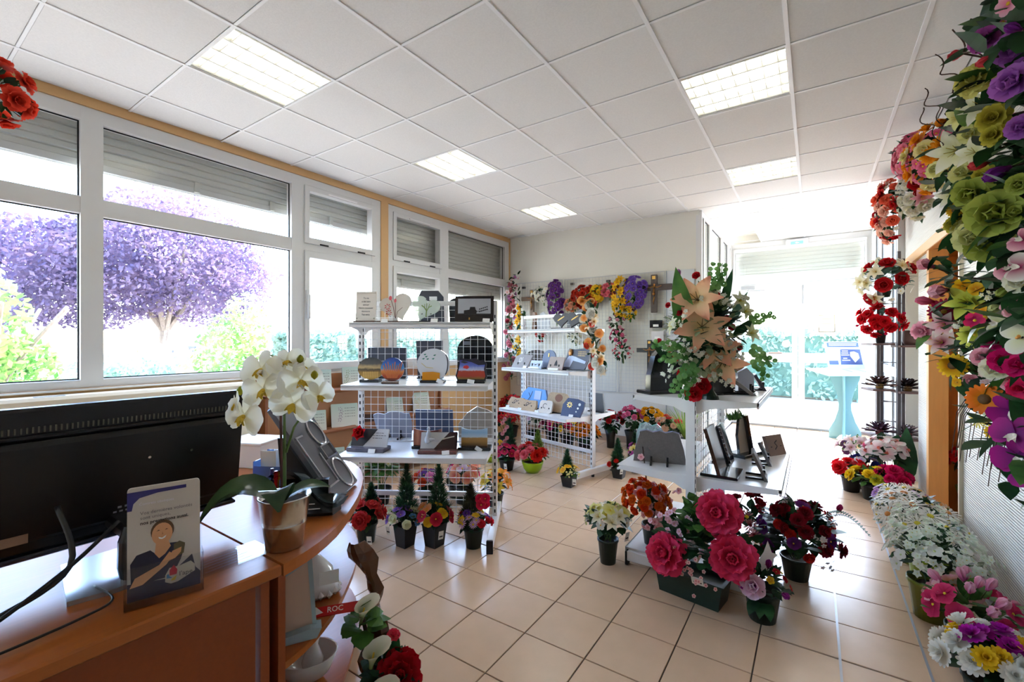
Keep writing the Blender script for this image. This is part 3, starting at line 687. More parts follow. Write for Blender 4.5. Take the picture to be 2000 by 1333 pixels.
# top shelf of the middle gondola
r, M = plaque('text_plaque', 'cream curled card plaque with six printed lines, left end of top shelf', GA.at(-.405, .19, 1.54), a, rounded(.148, .205, .006), .008, CREAM, 6, (.155, .08, .012, BROWNST))
for k, (s, w) in enumerate((('Ta vie', .05), ('a été que', .06), ('amour', .05), ('Notre souvenir', .07), ('demeure', .06), ('Tes amis', .05))):
    text_part(s, .017, r, M @ Matrix.Translation((0, -.0012, .165 - k * .024)) @ Matrix.Rotation(pi / 2, 4, 'X'), INK)
decor('screw', r, M, MB().box((-.062, -.003, .018), (.008, .004, .008)).box((.062, -.003, .018), (.008, .004, .008)), CHROME)
decor('curled_edge', r, M, MB().cyl((-.074, .004, .206), (.074, .004, .206), .009, n=10), CREAM)
r, M = plaque('heart_plaque', 'white heart plaque with red tulips and daisies, on the top shelf', GA.at(-.205, .15, 1.54), a, heart(.235, .205, rot=.35), .012, CREAM, 7, (.24, .09, .012, BROWNST), price=(-.06, -.055, 0))
mb = MB(); motif(mb, -.055, .105, .026); motif(mb, -.045, .062, .026); decor('daisy_motif', r, M, mb, RED)
mb = MB(); mb.flat(ellipse(.024, .034, 10, .152), -.0016, M=Matrix.Translation((-.036, 0, 0))); mb.flat(ellipse(.018, .03, 10, .135), -.0016, M=Matrix.Translation((.0, 0, 0))); decor('tulip_motif', r, M, mb, PINKP)
mb = MB(); stroke(mb, [(.005, .02), (-.012, .1), (-.03, .155)], .004); stroke(mb, [(.006, .02), (.004, .1), (.0, .14)], .0035); stroke(mb, [(.008, .02), (.02, .07), (.055, .1)], .003); stroke(mb, [(-.03, .03), (-.045, .05)], .003); decor('stem_motif', r, M, mb, BROWNP)
r, M = plaque('heart_plaque', 'frosted glass heart plaque with a small green tree print', GA.at(.025, .15, 1.54), a, heart(.205, .185, rot=-.35), .012, FROST, 7, (.21, .09, .012, GRANITE), price=(.07, -.055, 0))
mb = MB(); stroke(mb, [(.0, .03), (.002, .075), (-.015, .1), (-.035, .115)], .008); stroke(mb, [(.002, .07), (.018, .1), (.04, .11)], .006); stroke(mb, [(.002, .075), (.003, .13)], .005); stroke(mb, [(-.012, .095), (-.012, .125)], .004); stroke(mb, [(.015, .095), (.024, .125)], .004); decor('tree_motif', r, M, mb, GREENP)
mb = MB()
for x, z in ((.0, .155), (-.03, .05), (.035, .05)): mb.flat([(x - .008, z), (x, z - .003), (x + .008, z + .003), (x, z + .005)], -.0016)
decor('bird_motif', r, M, mb, INK)
r, M = plaque('picture_plaque', 'dark framed plaque showing a tractor with plough, right end of top shelf', GA.at(.375, .15, 1.54), a, rounded(.28, .185, .003), .012, mat('dark_brown_stone', (40, 34, 34), .25), 5, (.26, .08, .008, GRANITE), price=(.09, -.05, 3))
mb = MB(); mb.flat([(-.118, .05), (.118, .05), (.118, .165), (-.118, .165)], -.0012); decor('engraved_field', r, M, mb, mat('engraved_grey', (176, 178, 184), .3))
mb = MB(); mb.flat([(-.075, .055), (.015, .055), (.02, .075), (.01, .085), (.005, .105), (-.03, .105), (-.035, .085), (-.075, .08)], -.002)
mb.flat(ellipse(.034, .034, 14, .045), -.0024, M=Matrix.Translation((-.0, 0, 0))); mb.flat(ellipse(.026, .026, 12, .045), -.0024, M=Matrix.Translation((-.062, 0, 0)))
for k in range(5): mb.flat([(.035 + k * .013, .065 + k * .004), (.045 + k * .013, .069 + k * .004), (.043 + k * .013, .078 + k * .004), (.034 + k * .013, .073 + k * .004)], -.002); mb.flat([(.035 + k * .013, .083 + k * .004), (.045 + k * .013, .087 + k * .004), (.043 + k * .013, .095 + k * .004), (.034 + k * .013, .091 + k * .004)], -.002)
stroke(mb, [(.01, .07), (.1, .085)], .004); mb.flat([(-.118, .05), (.118, .05), (.118, .056), (-.118, .058)], -.0022); decor('tractor_motif', r, M, mb, DKP)
decor('flower_vase', r, M, MB().box((-.035, -.003, .02), (.008, .004, .016)), GOLD)
# backs of the pieces standing on the far side, top shelf
r, M = plaque('headstone_plaque', 'grey slab with cut corners, seen from behind above the tree heart', GA.at(.0, -.13, 1.54), a + pi, [(-.1, 0), (.1, 0), (.1, .2), (.075, .25), (-.06, .25), (-.1, .2)], .014, SLATEB, 8, (.2, .09, .012, GRANITE))
decor('paper_label', r, M, MB().box((-.02, .016, .19), (.06, .002, .03)), PAPER)
r, M = plaque('headstone_plaque', 'dark low-arched slab behind the tractor picture', GA.at(.26, -.12, 1.54), a + pi, arch(.23, .2, rise=.04), .014, GRANITE, 8, (.22, .09, .012, GRANITE))
# middle shelf
r, M = plaque('oval_plaque', 'oval plaque printed with a dusky golden shore', GA.at(-.375, .17, 1.11), a, ellipse(.195, .16), .012, print_mat('dusk_print', [(0, (196, 150, 60)), (.3, (150, 110, 48)), (.45, (60, 50, 40)), (.55, (190, 160, 110)), (.7, (86, 84, 80)), (1, (50, 52, 56))], noise=.18, scale=30), 7, (.14, .075, .02, GRANITE))
mb = MB()
for k in range(9):
    for q in range(4): mb.flat([(-.06 + k * .013, .018 + q * .011), (-.053 + k * .013, .024 + q * .011), (-.046 + k * .013, .018 + q * .011), (-.053 + k * .013, .012 + q * .011)], -.0013)
decor('water_sparkle', r, M, mb, mat('sparkle', (214, 170, 90), .4))
r, M = plaque('round_plaque', 'round plaque with orange wheat ears against a blue sky', GA.at(-.185, .27, 1.11), a, ellipse(.165, .165), .014, print_mat('wheat_print', [(0, (70, 20, 16)), (.2, (170, 60, 20)), (.42, (214, 130, 60)), (.52, (60, 140, 196)), (.75, (40, 100, 190)), (1, (30, 48, 120))], noise=.22, scale=40), 5, (.13, .08, .018, BROWNST), price=(.085, -.045, 0))
mb = MB()
for k in range(9): x = -.05 + k * .013; stroke(mb, [(x * .6, .02), (x, .07), (x * 1.3, .11 + (k % 3) * .012)], .006)
decor('wheat_ears', r, M, mb, mat('wheat_orange', (206, 110, 52), .5))
r, M = plaque('round_plaque', 'large pale glass disc plaque with an amber foot panel', GA.at(.085, .19, 1.11), a, ellipse(.235, .225), .014, WHITEG, 6, (.17, .08, .02, GRANITE), price=(.055, -.06, 25))
decor('amber_panel', r, M, MB().prism([(-.075, -.012), (.05, -.012), (.05, .05), (.0, .058), (-.075, .055)], .008, M=Matrix.Translation((0, -.01, 0))), mat('amber_glass', (226, 146, 12), .15))
mb = MB(); pts = [(.07 + .035 * cos(t), .11 + .085 * sin(t)) for t in [(-1.0 + k * .2) for k in range(11)]]; stroke(mb, pts, .008); decor('arc_motif', r, M, mb, SLATEB)
mb = MB()
for x, z in ((-.07, .15), (-.05, .165), (-.04, .148), (.0, .15), (.01, .175), (-.06, .18)): mb.flat([(x - .012, z), (x, z - .005), (x + .01, z + .006), (x - .002, z + .006)], -.0016)
decor('leaf_motif', r, M, mb, mat('print_teal', (56, 130, 110), .5))
mb = MB(); stroke(mb, [(-.085, .12), (-.05, .09), (.0, .085)], .004); decor('branch_motif', r, M, mb, mat('print_gold', (214, 196, 130), .5))
r, M = plaque('wavy_plaque', 'wavy dark-edged plaque printed with a red poppy field', GA.at(.36, .19, 1.11), a, [(-.1, 0), (.1, 0), (.112, .03), (.1, .08), (.108, .12), (.085, .145), (.06, .14), (.03, .16), (-.02, .15), (-.085, .16), (-.09, .12), (-.1, .08), (-.113, .03)], .016, mat('dark_edge_stone', (38, 34, 46), .25), 6, (.2, .09, .018, GRANITE), price=(.0, -.055, 10))
mb = MB(); mb.flat([(-.092, .008), (.092, .008), (.1, .03), (.09, .08), (.096, .112), (.05, .108), (-.0, .13), (-.085, .145), (-.082, .12), (-.09, .08), (-.102, .03)], -.0012)
decor('poppy_print', r, M, mb, print_mat('poppy_print', [(0, (120, 110, 40)), (.16, (170, 50, 36)), (.42, (176, 60, 40)), (.48, (190, 196, 220)), (.7, (96, 112, 196)), (1, (70, 64, 150))], noise=.16, scale=50))
mb = MB(); mb.flat([(-.06, .088), (-.03, .08), (-.015, .094), (-.03, .108), (-.055, .104)], -.0016); decor('poppy_motif', r, M, mb, RED)
mb = MB(); mb.flat([(-.08, .13), (-.05, .12), (-.02, .128), (-.04, .134), (-.06, .14)], -.0016); decor('bird_motif', r, M, mb, DKP)
r, M = plaque('headstone_plaque', 'tall round-topped dark slab behind the poppy plaque', GA.at(.345, -.17, 1.11), a + pi, arch(.29, .33, rise=.12), .016, GRANITE, 6, (.28, .1, .014, GRANITE))
decor('paper_label', r, M, MB().box((.07, .018, .27), (.055, .002, .03)), mat('faded_label', (120, 120, 128), .6))
r, M = plaque('headstone_plaque', 'wide dark rectangular slab behind the wheat plaque', GA.at(-.36, -.17, 1.11), a + pi, rounded(.31, .235, .004), .016, SLATEB, 6, (.3, .1, .012, GRANITE))
r, M = plaque('headstone_plaque', 'narrow dark slab standing behind the glass disc', GA.at(-.02, -.17, 1.11), a + pi, [(-.1, 0), (.1, 0), (.105, .29), (-.105, .29)], .016, SLATEB, 6, (.2, .1, .012, GRANITE))
# lower shelf
r, M = plaque('rose_plaque', 'white and black slanted plaque with a raised red rose', GA.at(-.34, .30, .648), a - .12, rounded(.265, .125, .004), .014, mat('pale_plaque', (206, 204, 204), .3), 22, (.27, .12, .028, mat('grey_marble', (96, 92, 104), .2, noise=.2, nscale=60)), price=(.055, -.075, 0))
mb = MB(); mb.flat([(-.132, .002), (-.04, .002), (.0, .05), (.05, .123), (-.132, .123)], -.0012); decor('dark_field', r, M, mb, DKP)
inscription(r, M, [(.02, .1, .095), (.02, .12, .078), (.02, .09, .06)], h=.003)
mb = MB()
for L, n, th in ((.066, 6, .35), (.05, 5, .8), (.03, 4, 1.2)):
    for k in range(n): mb.petal(k * 2 * pi / n + L * 40, L, L * 1.1, th, th + .3, cup=.25, n=3, m=2)
o = decor('rose', r, M @ Matrix.Translation((-.07, -.006, .085)) @ Matrix.Rotation(pi / 2, 4, 'X'), mb, petal_mat((150, 14, 20), (220, 30, 34)), 'raised red rose')
r, M = plaque('dove_plaque', 'white and dark red plaque with a grey dove ornament', GA.at(.155, .33, .648), a + .03, rounded(.25, .115, .004), .012, mat('wine_stone', (48, 22, 24), .15), 20, (.26, .12, .025, mat('red_granite', (108, 66, 60), .2, noise=.3, nscale=90)), price=(.06, -.07, -6))
mb = MB(); mb.flat([(-.124, .002), (-.03, .002), (.02, .06), (.07, .113), (-.124, .113)], -.0012); decor('white_field', r, M, mb, mat('pale_plaque', (206, 204, 204)))
mb = MB()
for (x, z, rx, rz_) in ((-.075, .06, .022, .03), (-.072, .1, .014, .03), (-.074, .135, .012, .014), (-.05, .06, .03, .014)): mb.lathe([(.001, -1), (.7, -.7), (1, 0), (.7, .7), (.001, 1)], 10, 0, Matrix.Translation((x, -.016, z)) @ Matrix.Diagonal((rx, .012, rz_, 1)))
mb.flat([(-.05, .07), (.01, .055), (.0, .045), (-.045, .045)], -.02)
decor('dove', r, M, mb, mat('dove_grey', (196, 196, 202), .4))
mb = MB(); stroke(mb, [(.02, .065), (.06, .075), (.105, .085)], .008); decor('silver_signature', r, M, mb, CHROME)
r, M = plaque('curved_plaque', 'small curved plaque with red-brown stripes behind the dove plaque', GA.at(.05, .21, .648), a, [(-.1, 0), (.1, 0), (.1, .115), (.05, .103), (0, .099), (-.05, .103), (-.1, .115)], .012, print_mat('stripe_print', [(0, (150, 70, 50)), (.15, (206, 140, 110)), (.3, (140, 50, 40)), (.5, (214, 180, 150)), (.65, (150, 60, 46)), (.85, (90, 40, 36)), (1, (190, 130, 110))], axis='X', noise=.1, scale=30), 5, (.21, .08, .022, GRANITE))
r, M = plaque('curved_plaque', 'small curved plaque showing blue sky over a golden field', GA.at(.385, .22, .648), a, [(-.092, 0), (.092, 0), (.092, .125), (.046, .115), (0, .112), (-.046, .115), (-.092, .125)], .012, print_mat('field_print', [(0, (110, 80, 40)), (.25, (176, 130, 60)), (.44, (186, 140, 70)), (.5, (200, 214, 226)), (.75, (150, 190, 222)), (1, (190, 214, 236))], noise=.1, scale=30), 5, (.24, .11, .022, GRANITE), price=(.03, -.065, 30))
r, M = plaque('headstone_plaque', 'pale lilac slab with scalloped top behind the mesh', GA.at(-.29, -.13, .648), a + pi, [(-.13, 0), (.12, 0), (.15, .1), (.165, .185), (.13, .2), (.08, .19), (.03, .212), (-.03, .215), (-.08, .2), (-.12, .2), (-.14, .12)], .016, LILAC, 10, feet=True)
r, M = plaque('headstone_plaque', 'flat blue-grey rectangular slab behind the dove plaque', GA.at(.01, -.2, .648), a + pi, rounded(.30, .215, .003), .014, mat('blue_grey_board', (74, 84, 110), .5), 8, feet=True)
r, M = plaque('headstone_plaque', 'beige arched slab with pale rim behind the golden field plaque', GA.at(.36, -.16, .648), a + pi, [(-.15, 0), (.15, 0), (.15, .11), (.08, .2), (0, .255), (-.08, .23), (-.15, .19)], .018, mat('beige_stone', (168, 156, 144), .5, noise=.1, nscale=30), 10, feet=True, side=CREAM)

# plaques on the slanting gondola
b = GB.a
TAUPE = mat('taupe_stone', (148, 140, 138), .6, noise=.12, nscale=60); SAND = mat('sand_stone', (190, 160, 124), .7, noise=.14, nscale=50, bump=.4, bscale=60); NAVY = mat('navy_stone', (44, 54, 92), .5, noise=.15, nscale=60); PALEB = mat('pale_blue_stone', (186, 196, 222), .5)
DKST = mat('charcoal_stone', (66, 60, 60), .5, noise=.2, nscale=80)
for s, lab, rot in ((.19, 'dark heart plaque with gilt branch, left of the two on the top shelf', .1), (.385, 'dark heart plaque with gilt letters, by the orange garland', -.25)):
    r, M = plaque('heart_plaque', lab, GB.at(s, .12, 1.535), b + .15, heart(.2, .165, rot=rot), .02, DKST, 10, (.19, .09, .012, DKST), price=((.05, -.05, 40) if s > .3 else None))
    mb = MB(); stroke(mb, [(-.04, .08), (.0, .1), (.04, .125)], .008); stroke(mb, [(-.03, .09), (.02, .118)], .006); decor('gilt_branch', r, M, mb, GOLD)
r, M = plaque('stone_book', 'taupe open slab plaque with white bell motif, left of the middle shelf', GB.at(-.34, .22, 1.10), b + .1, [(-.14, 0), (.1, 0), (.14, .16), (-.04, .17), (-.11, .14)], .02, TAUPE, 24, feet=True, price=(.1, -.05, 0))
mb = MB(); stroke(mb, [(-.04, .07), (-.04, .12), (-.015, .12), (-.015, .07), (-.04, .07)], .006); stroke(mb, [(.0, .07), (.005, .13)], .005); decor('bell_motif', r, M, mb, PAPER)
r, M = plaque('stone_book', 'small pale blue tablet with a swallow, on the middle shelf', GB.at(-.05, .27, 1.10), b + .05, rounded(.17, .10, .004), .016, PALEB, 24, feet=True)
mb = MB(); mb.flat([(-.02, .06), (.0, .055), (.035, .07), (.01, .05), (-.01, .04)], -.0014); decor('swallow_motif', r, M, mb, INK)
decor('easel_lip', r, M, MB().box((0, -.012, .006), (.15, .03, .012)), PAPER)
r, M = plaque('arched_plaque', 'blue-grey round-topped plaque with a gilt candle', GB.at(.015, .13, 1.10), b, arch(.20, .2), .018, mat('steel_blue_stone', (84, 92, 120), .4, noise=.15, nscale=60), 10, (.2, .09, .012, GRANITE))
decor('candle', r, M, MB().box((.0, -.004, .14), (.012, .006, .04)), GOLD)
r, M = plaque('stone_book', 'taupe tablet with dark figure in a white easel', GB.at(.23, .26, 1.10), b + .25, [(-.09, 0), (.09, 0), (.105, .145), (-.07, .15)], .016, mat('rose_taupe', (170, 154, 146), .6), 20, feet=True)
mb = MB(); mb.flat([(-.01, .05), (.03, .05), (.025, .09), (.015, .115), (.0, .09)], -.0014); decor('figure_motif', r, M, mb, INK)
decor('easel_lip', r, M, MB().box((0, -.012, .006), (.12, .03, .02)), PAPER)
r, M = plaque('angel_plaque', 'large slate plaque with white scroll and carved face, right end of the middle shelf', GB.at(.41, .14, 1.10), b + .1, [(-.16, 0), (.12, 0), (.155, .1), (.16, .2), (.1, .225), (-.02, .21), (-.1, .22), (-.13, .1)], .02, mat('slate_stone', (78, 76, 88), .5), 14, (.3, .1, .014, GRANITE))
mb = MB(); mb.flat([(-.15, .02), (-.06, .02), (-.03, .09), (.12, .06), (.13, .085), (.0, .13), (-.08, .15), (-.13, .08)], -.003); decor('white_scroll', r, M, mb, PALEB)
mb = MB().lathe([(.001, -1), (.7, -.7), (1, 0), (.7, .7), (.001, 1)], 12, 0, Matrix.Translation((-.07, -.012, .175)) @ Matrix.Diagonal((.026, .014, .04, 1))); decor('carved_face', r, M, mb, mat('bronze', (160, 110, 60), .4, metal=.6))
inscription(r, M, [(.02, .12, .185), (.02, .13, .165), (.02, .11, .145)], GOLD)
r, M = plaque('headstone_plaque', 'low dark arched slab behind the taupe open book', GB.at(-.40, -.12, 1.10), b + pi, arch(.36, .19, rise=.08), .02, DKST, 8, (.3, .09, .012, GRANITE))
for s, lab, c2, dd in ((-.40, 'small rough sand-coloured tablet with curled motif, left end of the lowest shelf', 0, .25), (-.15, 'small rough sand-coloured tablet with dark branch, second from the left', 1, .29)):
    r, M = plaque('stone_tablet', lab, GB.at(s, dd, .635), b + .12, [(-.11, 0), (.1, 0), (.115, .06), (.1, .125), (.0, .12), (-.09, .13), (-.12, .06)], .03, SAND, 22, feet=True, price=(-.08, -.05, 0))
    mb = MB(); stroke(mb, [(-.01 + .02 * cos(t), .075 + .02 * sin(t)) for t in [k * .6 for k in range(9)]], .006); stroke(mb, [(-.04, .05), (.04, .095)], .006); decor('curl_motif', r, M, mb, INK)
r, M = plaque('stone_tablet', 'bright blue rounded plaque with dark branch and pale card, behind the sand tablets', GB.at(-.27, .10, .635), b + .05, [(-.2, 0), (.2, 0), (.21, .12), (.17, .21), (.0, .22), (-.1, .225), (-.18, .15)], .03, mat('sky_blue_stone', (96, 156, 216), .4), 14, (.3, .1, .012, GRANITE), side=NAVY)
decor('pale_card', r, M, MB().box((.07, -.004, .14), (.1, .004, .1)), PALEB)
mb = MB(); stroke(mb, [(-.1, .04), (-.04, .12), (-.02, .18)], .008); stroke(mb, [(-.05, .12), (-.08, .16)], .007); decor('branch_motif', r, M, mb, INK)
r, M = plaque('stone_tablet', 'large tan rounded stone with a rust oval, middle of the lowest shelf', GB.at(.16, .16, .635), b + .12, rounded(.26, .21, .05), .03, SAND, 16, (.2, .09, .01, GRANITE))
mb = MB(); mb.flat(ellipse(.1, .085, 18, .11), -.002, M=Matrix.Translation((.02, 0, 0))); decor('rust_oval', r, M, mb, mat('rust_oval', (140, 84, 50), .6))
r, M = plaque('stone_tablet', 'small cream rounded stone with letter C motif, leaning before the tan one', GB.at(.10, .27, .635), b + .12, rounded(.17, .14, .03), .022, mat('cream_stone', (214, 202, 186), .6, noise=.1, nscale=40), 20, feet=True, price=(-.08, -.05, 0))
mb = MB(); stroke(mb, [(-.01 + .025 * cos(t), .08 + .025 * sin(t)) for t in [.6 + k * .5 for k in range(10)]], .006); decor('letter_motif', r, M, mb, INK)
r, M = plaque('stone_tablet', 'navy stone plaque with three white pebbles and floral motif', GB.at(.43, .22, .635), b + .2, [(-.12, 0), (.1, 0), (.13, .09), (.135, .16), (.06, .185), (-.06, .19), (-.11, .12)], .025, NAVY, 16, feet=True, price=(.02, -.05, 0))
mb = MB()
for x, z, q in ((.085, .13, .03), (.07, .09, .022), (.055, .055, .016)): mb.flat(ellipse(q, q, 12, z - q / 2), -.002, M=Matrix.Translation((x, 0, 0)))
decor('pebble_inlay', r, M, mb, PAPER)
mb = MB(); motif(mb, -.03, .12, .035, 8); decor('flower_motif', r, M, mb, GOLD)
r, M = plaque('headstone_plaque', 'plain grey slab on the far side, right of the near upright', GB.at(.42, -.22, .635), b + pi, [(-.1, 0), (.1, 0), (.085, .2), (-.1, .2)], .02, mat('mid_grey_stone', (106, 108, 112), .5), 10, (.2, .1, .012, GRANITE))
r, M = plaque('headstone_plaque', 'wide grey wave-topped slab on the far top shelf, below the red flowers', GB.at(.27, -.13, 1.535), b + pi, [(-.2, 0), (.2, 0), (.2, .1), (.1, .17), (-.05, .22), (-.16, .2), (-.2, .12)], .02, mat('mid_grey_stone', (106, 108, 112)), 6, (.3, .1, .012, GRANITE))
r, M = plaque('headstone_plaque', 'pale pointed slab with copper cap on the far top shelf', GB.at(-.30, -.12, 1.535), b + pi, [(-.1, 0), (.1, 0), (.1, .1), (.04, .19), (-.02, .21), (-.1, .12)], .02, mat('pale_slab', (168, 170, 176), .5), 6, (.2, .1, .012, GRANITE))
r, M = plaque('candle_figure', 'slim brown figurine on the far top shelf near the pointed slab', GB.at(-.44, -.1, 1.535), b, [(-.03, 0), (.03, 0), (.03, .05), (.02, .12), (.03, .16), (.01, .21), (-.02, .21), (-.03, .16), (-.015, .12)], .04, mat('brown_figure', (120, 84, 60), .4), 2, (.08, .08, .012, GRANITE), cat='figurine')

# plaques on the end-on gondola
cw = .5935
r, M = plaque('headstone_plaque', 'large black arched slab on the left top shelf, behind the lily bouquet', (-0.811, 2.960, 1.07), cw + .35, [(-.12, 0), (.13, 0), (.13, .2), (.09, .27), (.0, .285), (-.07, .22), (-.11, .1)], .05, GRANITE, 4, (.31, .14, .022, GRANITE))
r, M = plaque('headstone_plaque', 'grey slab with scalloped teal-edged top on the left lower shelf, seen from behind', (-0.834, 2.957, .615), cw + pi - .35, [(-.165, 0), (.165, 0), (.15, .1), (.12, .2)] + [(.12 - k * .04, .212 + (k % 2) * .012) for k in range(7)] + [(-.15, .1)], .02, mat('dark_grey_slab', (116, 110, 106), .5, noise=.15, nscale=80), 12, feet=True, side=mat('slate_rim', (116, 128, 160), .3))
r, M = plaque('glass_plaque', 'scalloped clear plaque with teal rim behind the grey slab', (-0.950, 3.105, .615), cw + pi - .2, [(-.11, 0), (.08, 0), (.085, .12), (.06, .2), (.02, .215), (-.02, .19), (-.05, .205), (-.08, .18), (-.11, .13), (-.1, .06)], .012, glass_mat('clear_plate', (226, 238, 240), milky=.25), 8, (.2, .1, .022, GRANITE), side=mat('teal_rim', (40, 150, 130), .3))
RB = -.25
def edge_plaque(name, label, x, y, z, rz, out, t, m, tilt=16, **k): return plaque(name, label, (x, y, z), rz, out, t, m, tilt, **k)
r, M = edge_plaque('leaning_plaque', 'brown granite slab on a black base, nearest on the right lower shelf', -0.454, 2.915, .615, pi / 2, rounded(.22, .27, .005), .02, BROWNST, base=(.24, .2, .018, GRANITE))
r, M = edge_plaque('leaning_plaque', 'black slab with silver chain edge behind the brown one', -0.444, 3.189, .615, pi / 2, rounded(.2, .26, .02), .018, GRANITE, feet=True)
mb = MB()
for k in range(9): mb.box((-.085 + (k % 2) * .006, -.006, .03 + k * .026), (.014, .01, .02))
decor('silver_chain', r, M, mb, CHROME)
r, M = plaque('vase_plaque', 'black oval-footed plaque with a small flower vase', (-0.391, 3.485, .615), cw + .6, [(-.09, 0), (.05, 0), (.09, .22), (-.02, .24), (-.08, .12)], .02, mat('beige_panel', (196, 180, 160), .5), 10, (.26, .13, .025, GRANITE), side=GRANITE)
decor('post', r, M, MB().box((.02, -.02, .12), (.03, .02, .25)), GRANITE)
VASEP = (r, M)
r, M = edge_plaque('leaning_plaque', 'thin dark tablet on steel feet at the shelf edge, nearest the aisle', -0.227, 2.957, .615, pi / 2 + .1, rounded(.16, .17, .004), .016, mat('grey_brown', (92, 82, 78), .4), 24, feet=True)
r, M = edge_plaque('leaning_plaque', 'thin silver-tipped dark tablet leaning at the aisle edge of the lower shelf', -0.232, 3.316, .615, pi / 2 + .1, rounded(.15, .16, .02), .018, mat('steel_dark', (100, 100, 104), .3), 24, feet=True)
decor('silver_tip', r, M, MB().box((0, -.004, .15), (.1, .01, .02)), CHROME)
r, M = edge_plaque('stone_tablet', 'taupe tablet with engraved dove at the far end of the lower shelf', -0.211, 3.612, .615, cw + .45, rounded(.17, .14, .004), .025, mat('taupe_tablet', (140, 120, 112), .6), 18, feet=True)
mb = MB(); stroke(mb, [(-.02, .04), (.01, .06), (-.01, .085), (.02, .1)], .008); decor('dove_motif', r, M, mb, INK)
r, M = edge_plaque('round_plaque', 'brown glossy round plaque at the far end of the right top shelf', -0.460, 3.556, 1.07, cw + .4, ellipse(.2, .2), .02, mat('brown_gloss', (110, 76, 48), .12), 10, base=(.16, .09, .014, GRANITE))
r, M = edge_plaque('leaning_plaque', 'tall black slab right behind the bouquet on the top shelf', -0.492, 3.086, 1.07, cw + .3, rounded(.2, .2, .004), .02, mat('dark_taupe', (58, 54, 52), .3), 8, base=(.2, .1, .014, GRANITE))
r, M = edge_plaque('leaning_plaque', 'grey frame leaning low on a steel strut at the top shelf edge', -0.314, 3.201, 1.07, pi / 2 + .2, rounded(.2, .16, .02), .02, mat('grey_frame', (120, 110, 104), .3), 52, feet=True)
r, M = edge_plaque('leaning_plaque', 'small dark tablet with white motif at the top shelf far edge', -0.282, 3.515, 1.07, pi / 2 + .2, rounded(.14, .13, .004), .02, mat('plum_tablet', (70, 62, 70), .4), 30, feet=True)
mb = MB(); motif(mb, 0, .08, .04, 6); decor('flower_motif', r, M, mb, PAPER)
r, M = edge_plaque('leaning_plaque', 'silver relief plaque with pale leaves beside the black slab', -0.377, 3.305, 1.07, cw + .2, [(-.06, 0), (.06, 0), (.07, .1), (.02, .15), (-.05, .12)], .03, mat('silver_relief', (170, 172, 186), .3, metal=.5), 8, base=(.1, .08, .012, GRANITE))
# ------------------------------------------------------------------ counter with rounded end
desk = thing('reception_counter', 'beech counter with a rounded shelf end, black monitor on it', 'counter', (-1.7, .2, 0))
def dk(x, y, z=0): return (x + 1.7, y - .2, z)
DT = .75
part('worktop', MB().bx(-2.1 + 1.7, -1.3 + 1.7, -1.28 - .2, .712 - .2, DT - .036, DT, bev=.005), WOOD, desk)
END = [(-1.295, .716), (-1.305, .76), (-1.319, .805), (-1.340, .857), (-1.366, .908), (-1.400, .965), (-1.440, 1.02), (-1.487, 1.078), (-1.537, 1.136), (-1.595, 1.2), (-1.655, 1.26), (-1.718, 1.318), (-1.784, 1.373), (-1.86, 1.426), (-1.94, 1.474), (-2.02, 1.507), (-2.1, 1.53)]
def quarter(k, z0, z1):
    """the rounded end, drawn in towards its inner corner by k"""
    out = [(-2.1, .716 if k == 1 else .742)] + [(-2.1 + (x + 2.1) * k, (.716 if k == 1 else .742) + (y - .716) * k) for x, y in END]
    m = len(out); vs = [dk(x, y, z0) for x, y in out] + [dk(x, y, z1) for x, y in out]
    return MB().add(vs, [tuple(reversed(range(m))), tuple(range(m, 2 * m))] + [(i, (i + 1) % m, m + (i + 1) % m, m + i) for i in range(m)])
tp = quarter(1, DT - .036, DT)
part('rounded_worktop', tp, WOOD, desk)
part('worktop', MB().bx(-2.98 + 1.7, -2.104 + 1.7, .716 - .2, 1.53 - .2, DT - .036, DT, bev=.004), WOOD, desk, 'return wing of the worktop')
part('front_panel', MB().bx(-1.36 + 1.7, -1.335 + 1.7, -1.28 - .2, .655 - .2, .02, DT - .036), WOODX, desk)
part('end_panel', MB().bx(-2.08 + 1.7, -1.325 + 1.7, .665 - .2, .69 - .2, .0, DT - .036, bev=.002), WOODX, desk)
part('end_panel', MB().bx(-2.08 + 1.7, -1.325 + 1.7, .716 - .2, .738 - .2, .0, DT - .036, bev=.002), WOODX, desk)
part('side_panel', MB().bx(-2.1 + 1.7, -2.078 + 1.7, .74 - .2, 1.3 - .2, .0, DT - .036, bev=.002), WOODX, desk)
part('shelf_panel', MB().box((-1.86 + 1.7, 1.02 - .2, (DT - .036) / 2), (.022, .38, DT - .036), rz=radians(40)), WOODX, desk)
for z in (.42, .09): part('rounded_shelf', quarter(.94, z - .022, z), WOOD, desk)
part('plinth', quarter(.82, 0, .066), WOODX, desk)

# monitor seen from behind
mon = thing('monitor', 'large black computer monitor seen from behind on the counter', 'monitor', (-1.63, .46, DT), 0)
T = Matrix.Translation((-.075, 0, .28)) @ Matrix.Rotation(radians(8), 4, 'Y')
def mp(name, mb, m, lab=None): o = part(name, mb, m, mon, lab); o.matrix_local = T; return o
MONK = mat('monitor_black', (9, 9, 11), .28)
mp('screen_shell', MB().bx(-.03, .0, -.31, .325, -.19, .205, bev=.008), MONK)
mp('rear_bulge', MB().bx(0, .028, -.27, .285, -.15, .12, bev=.012), MONK)
mp('vent_ledge', MB().bx(-.002, .012, -.31, .32, .125, .135, bev=.003), MONK)
vm = MB().box((0, 0, 0), (.004, .0035, .016)).mesh('vent_slot'); vm.materials.append(mat('vent_grey', (96, 92, 78), .5))
for k in range(58):
    o = part('vent_slot', vm, None, mon); o.matrix_local = T @ Matrix.Translation((.002, -.30 + k * .0107, .148))
mp('chin', MB().bx(-.022, .01, -.3, .315, -.205, -.19, bev=.004), mat('monitor_gloss', (40, 44, 60), .12))
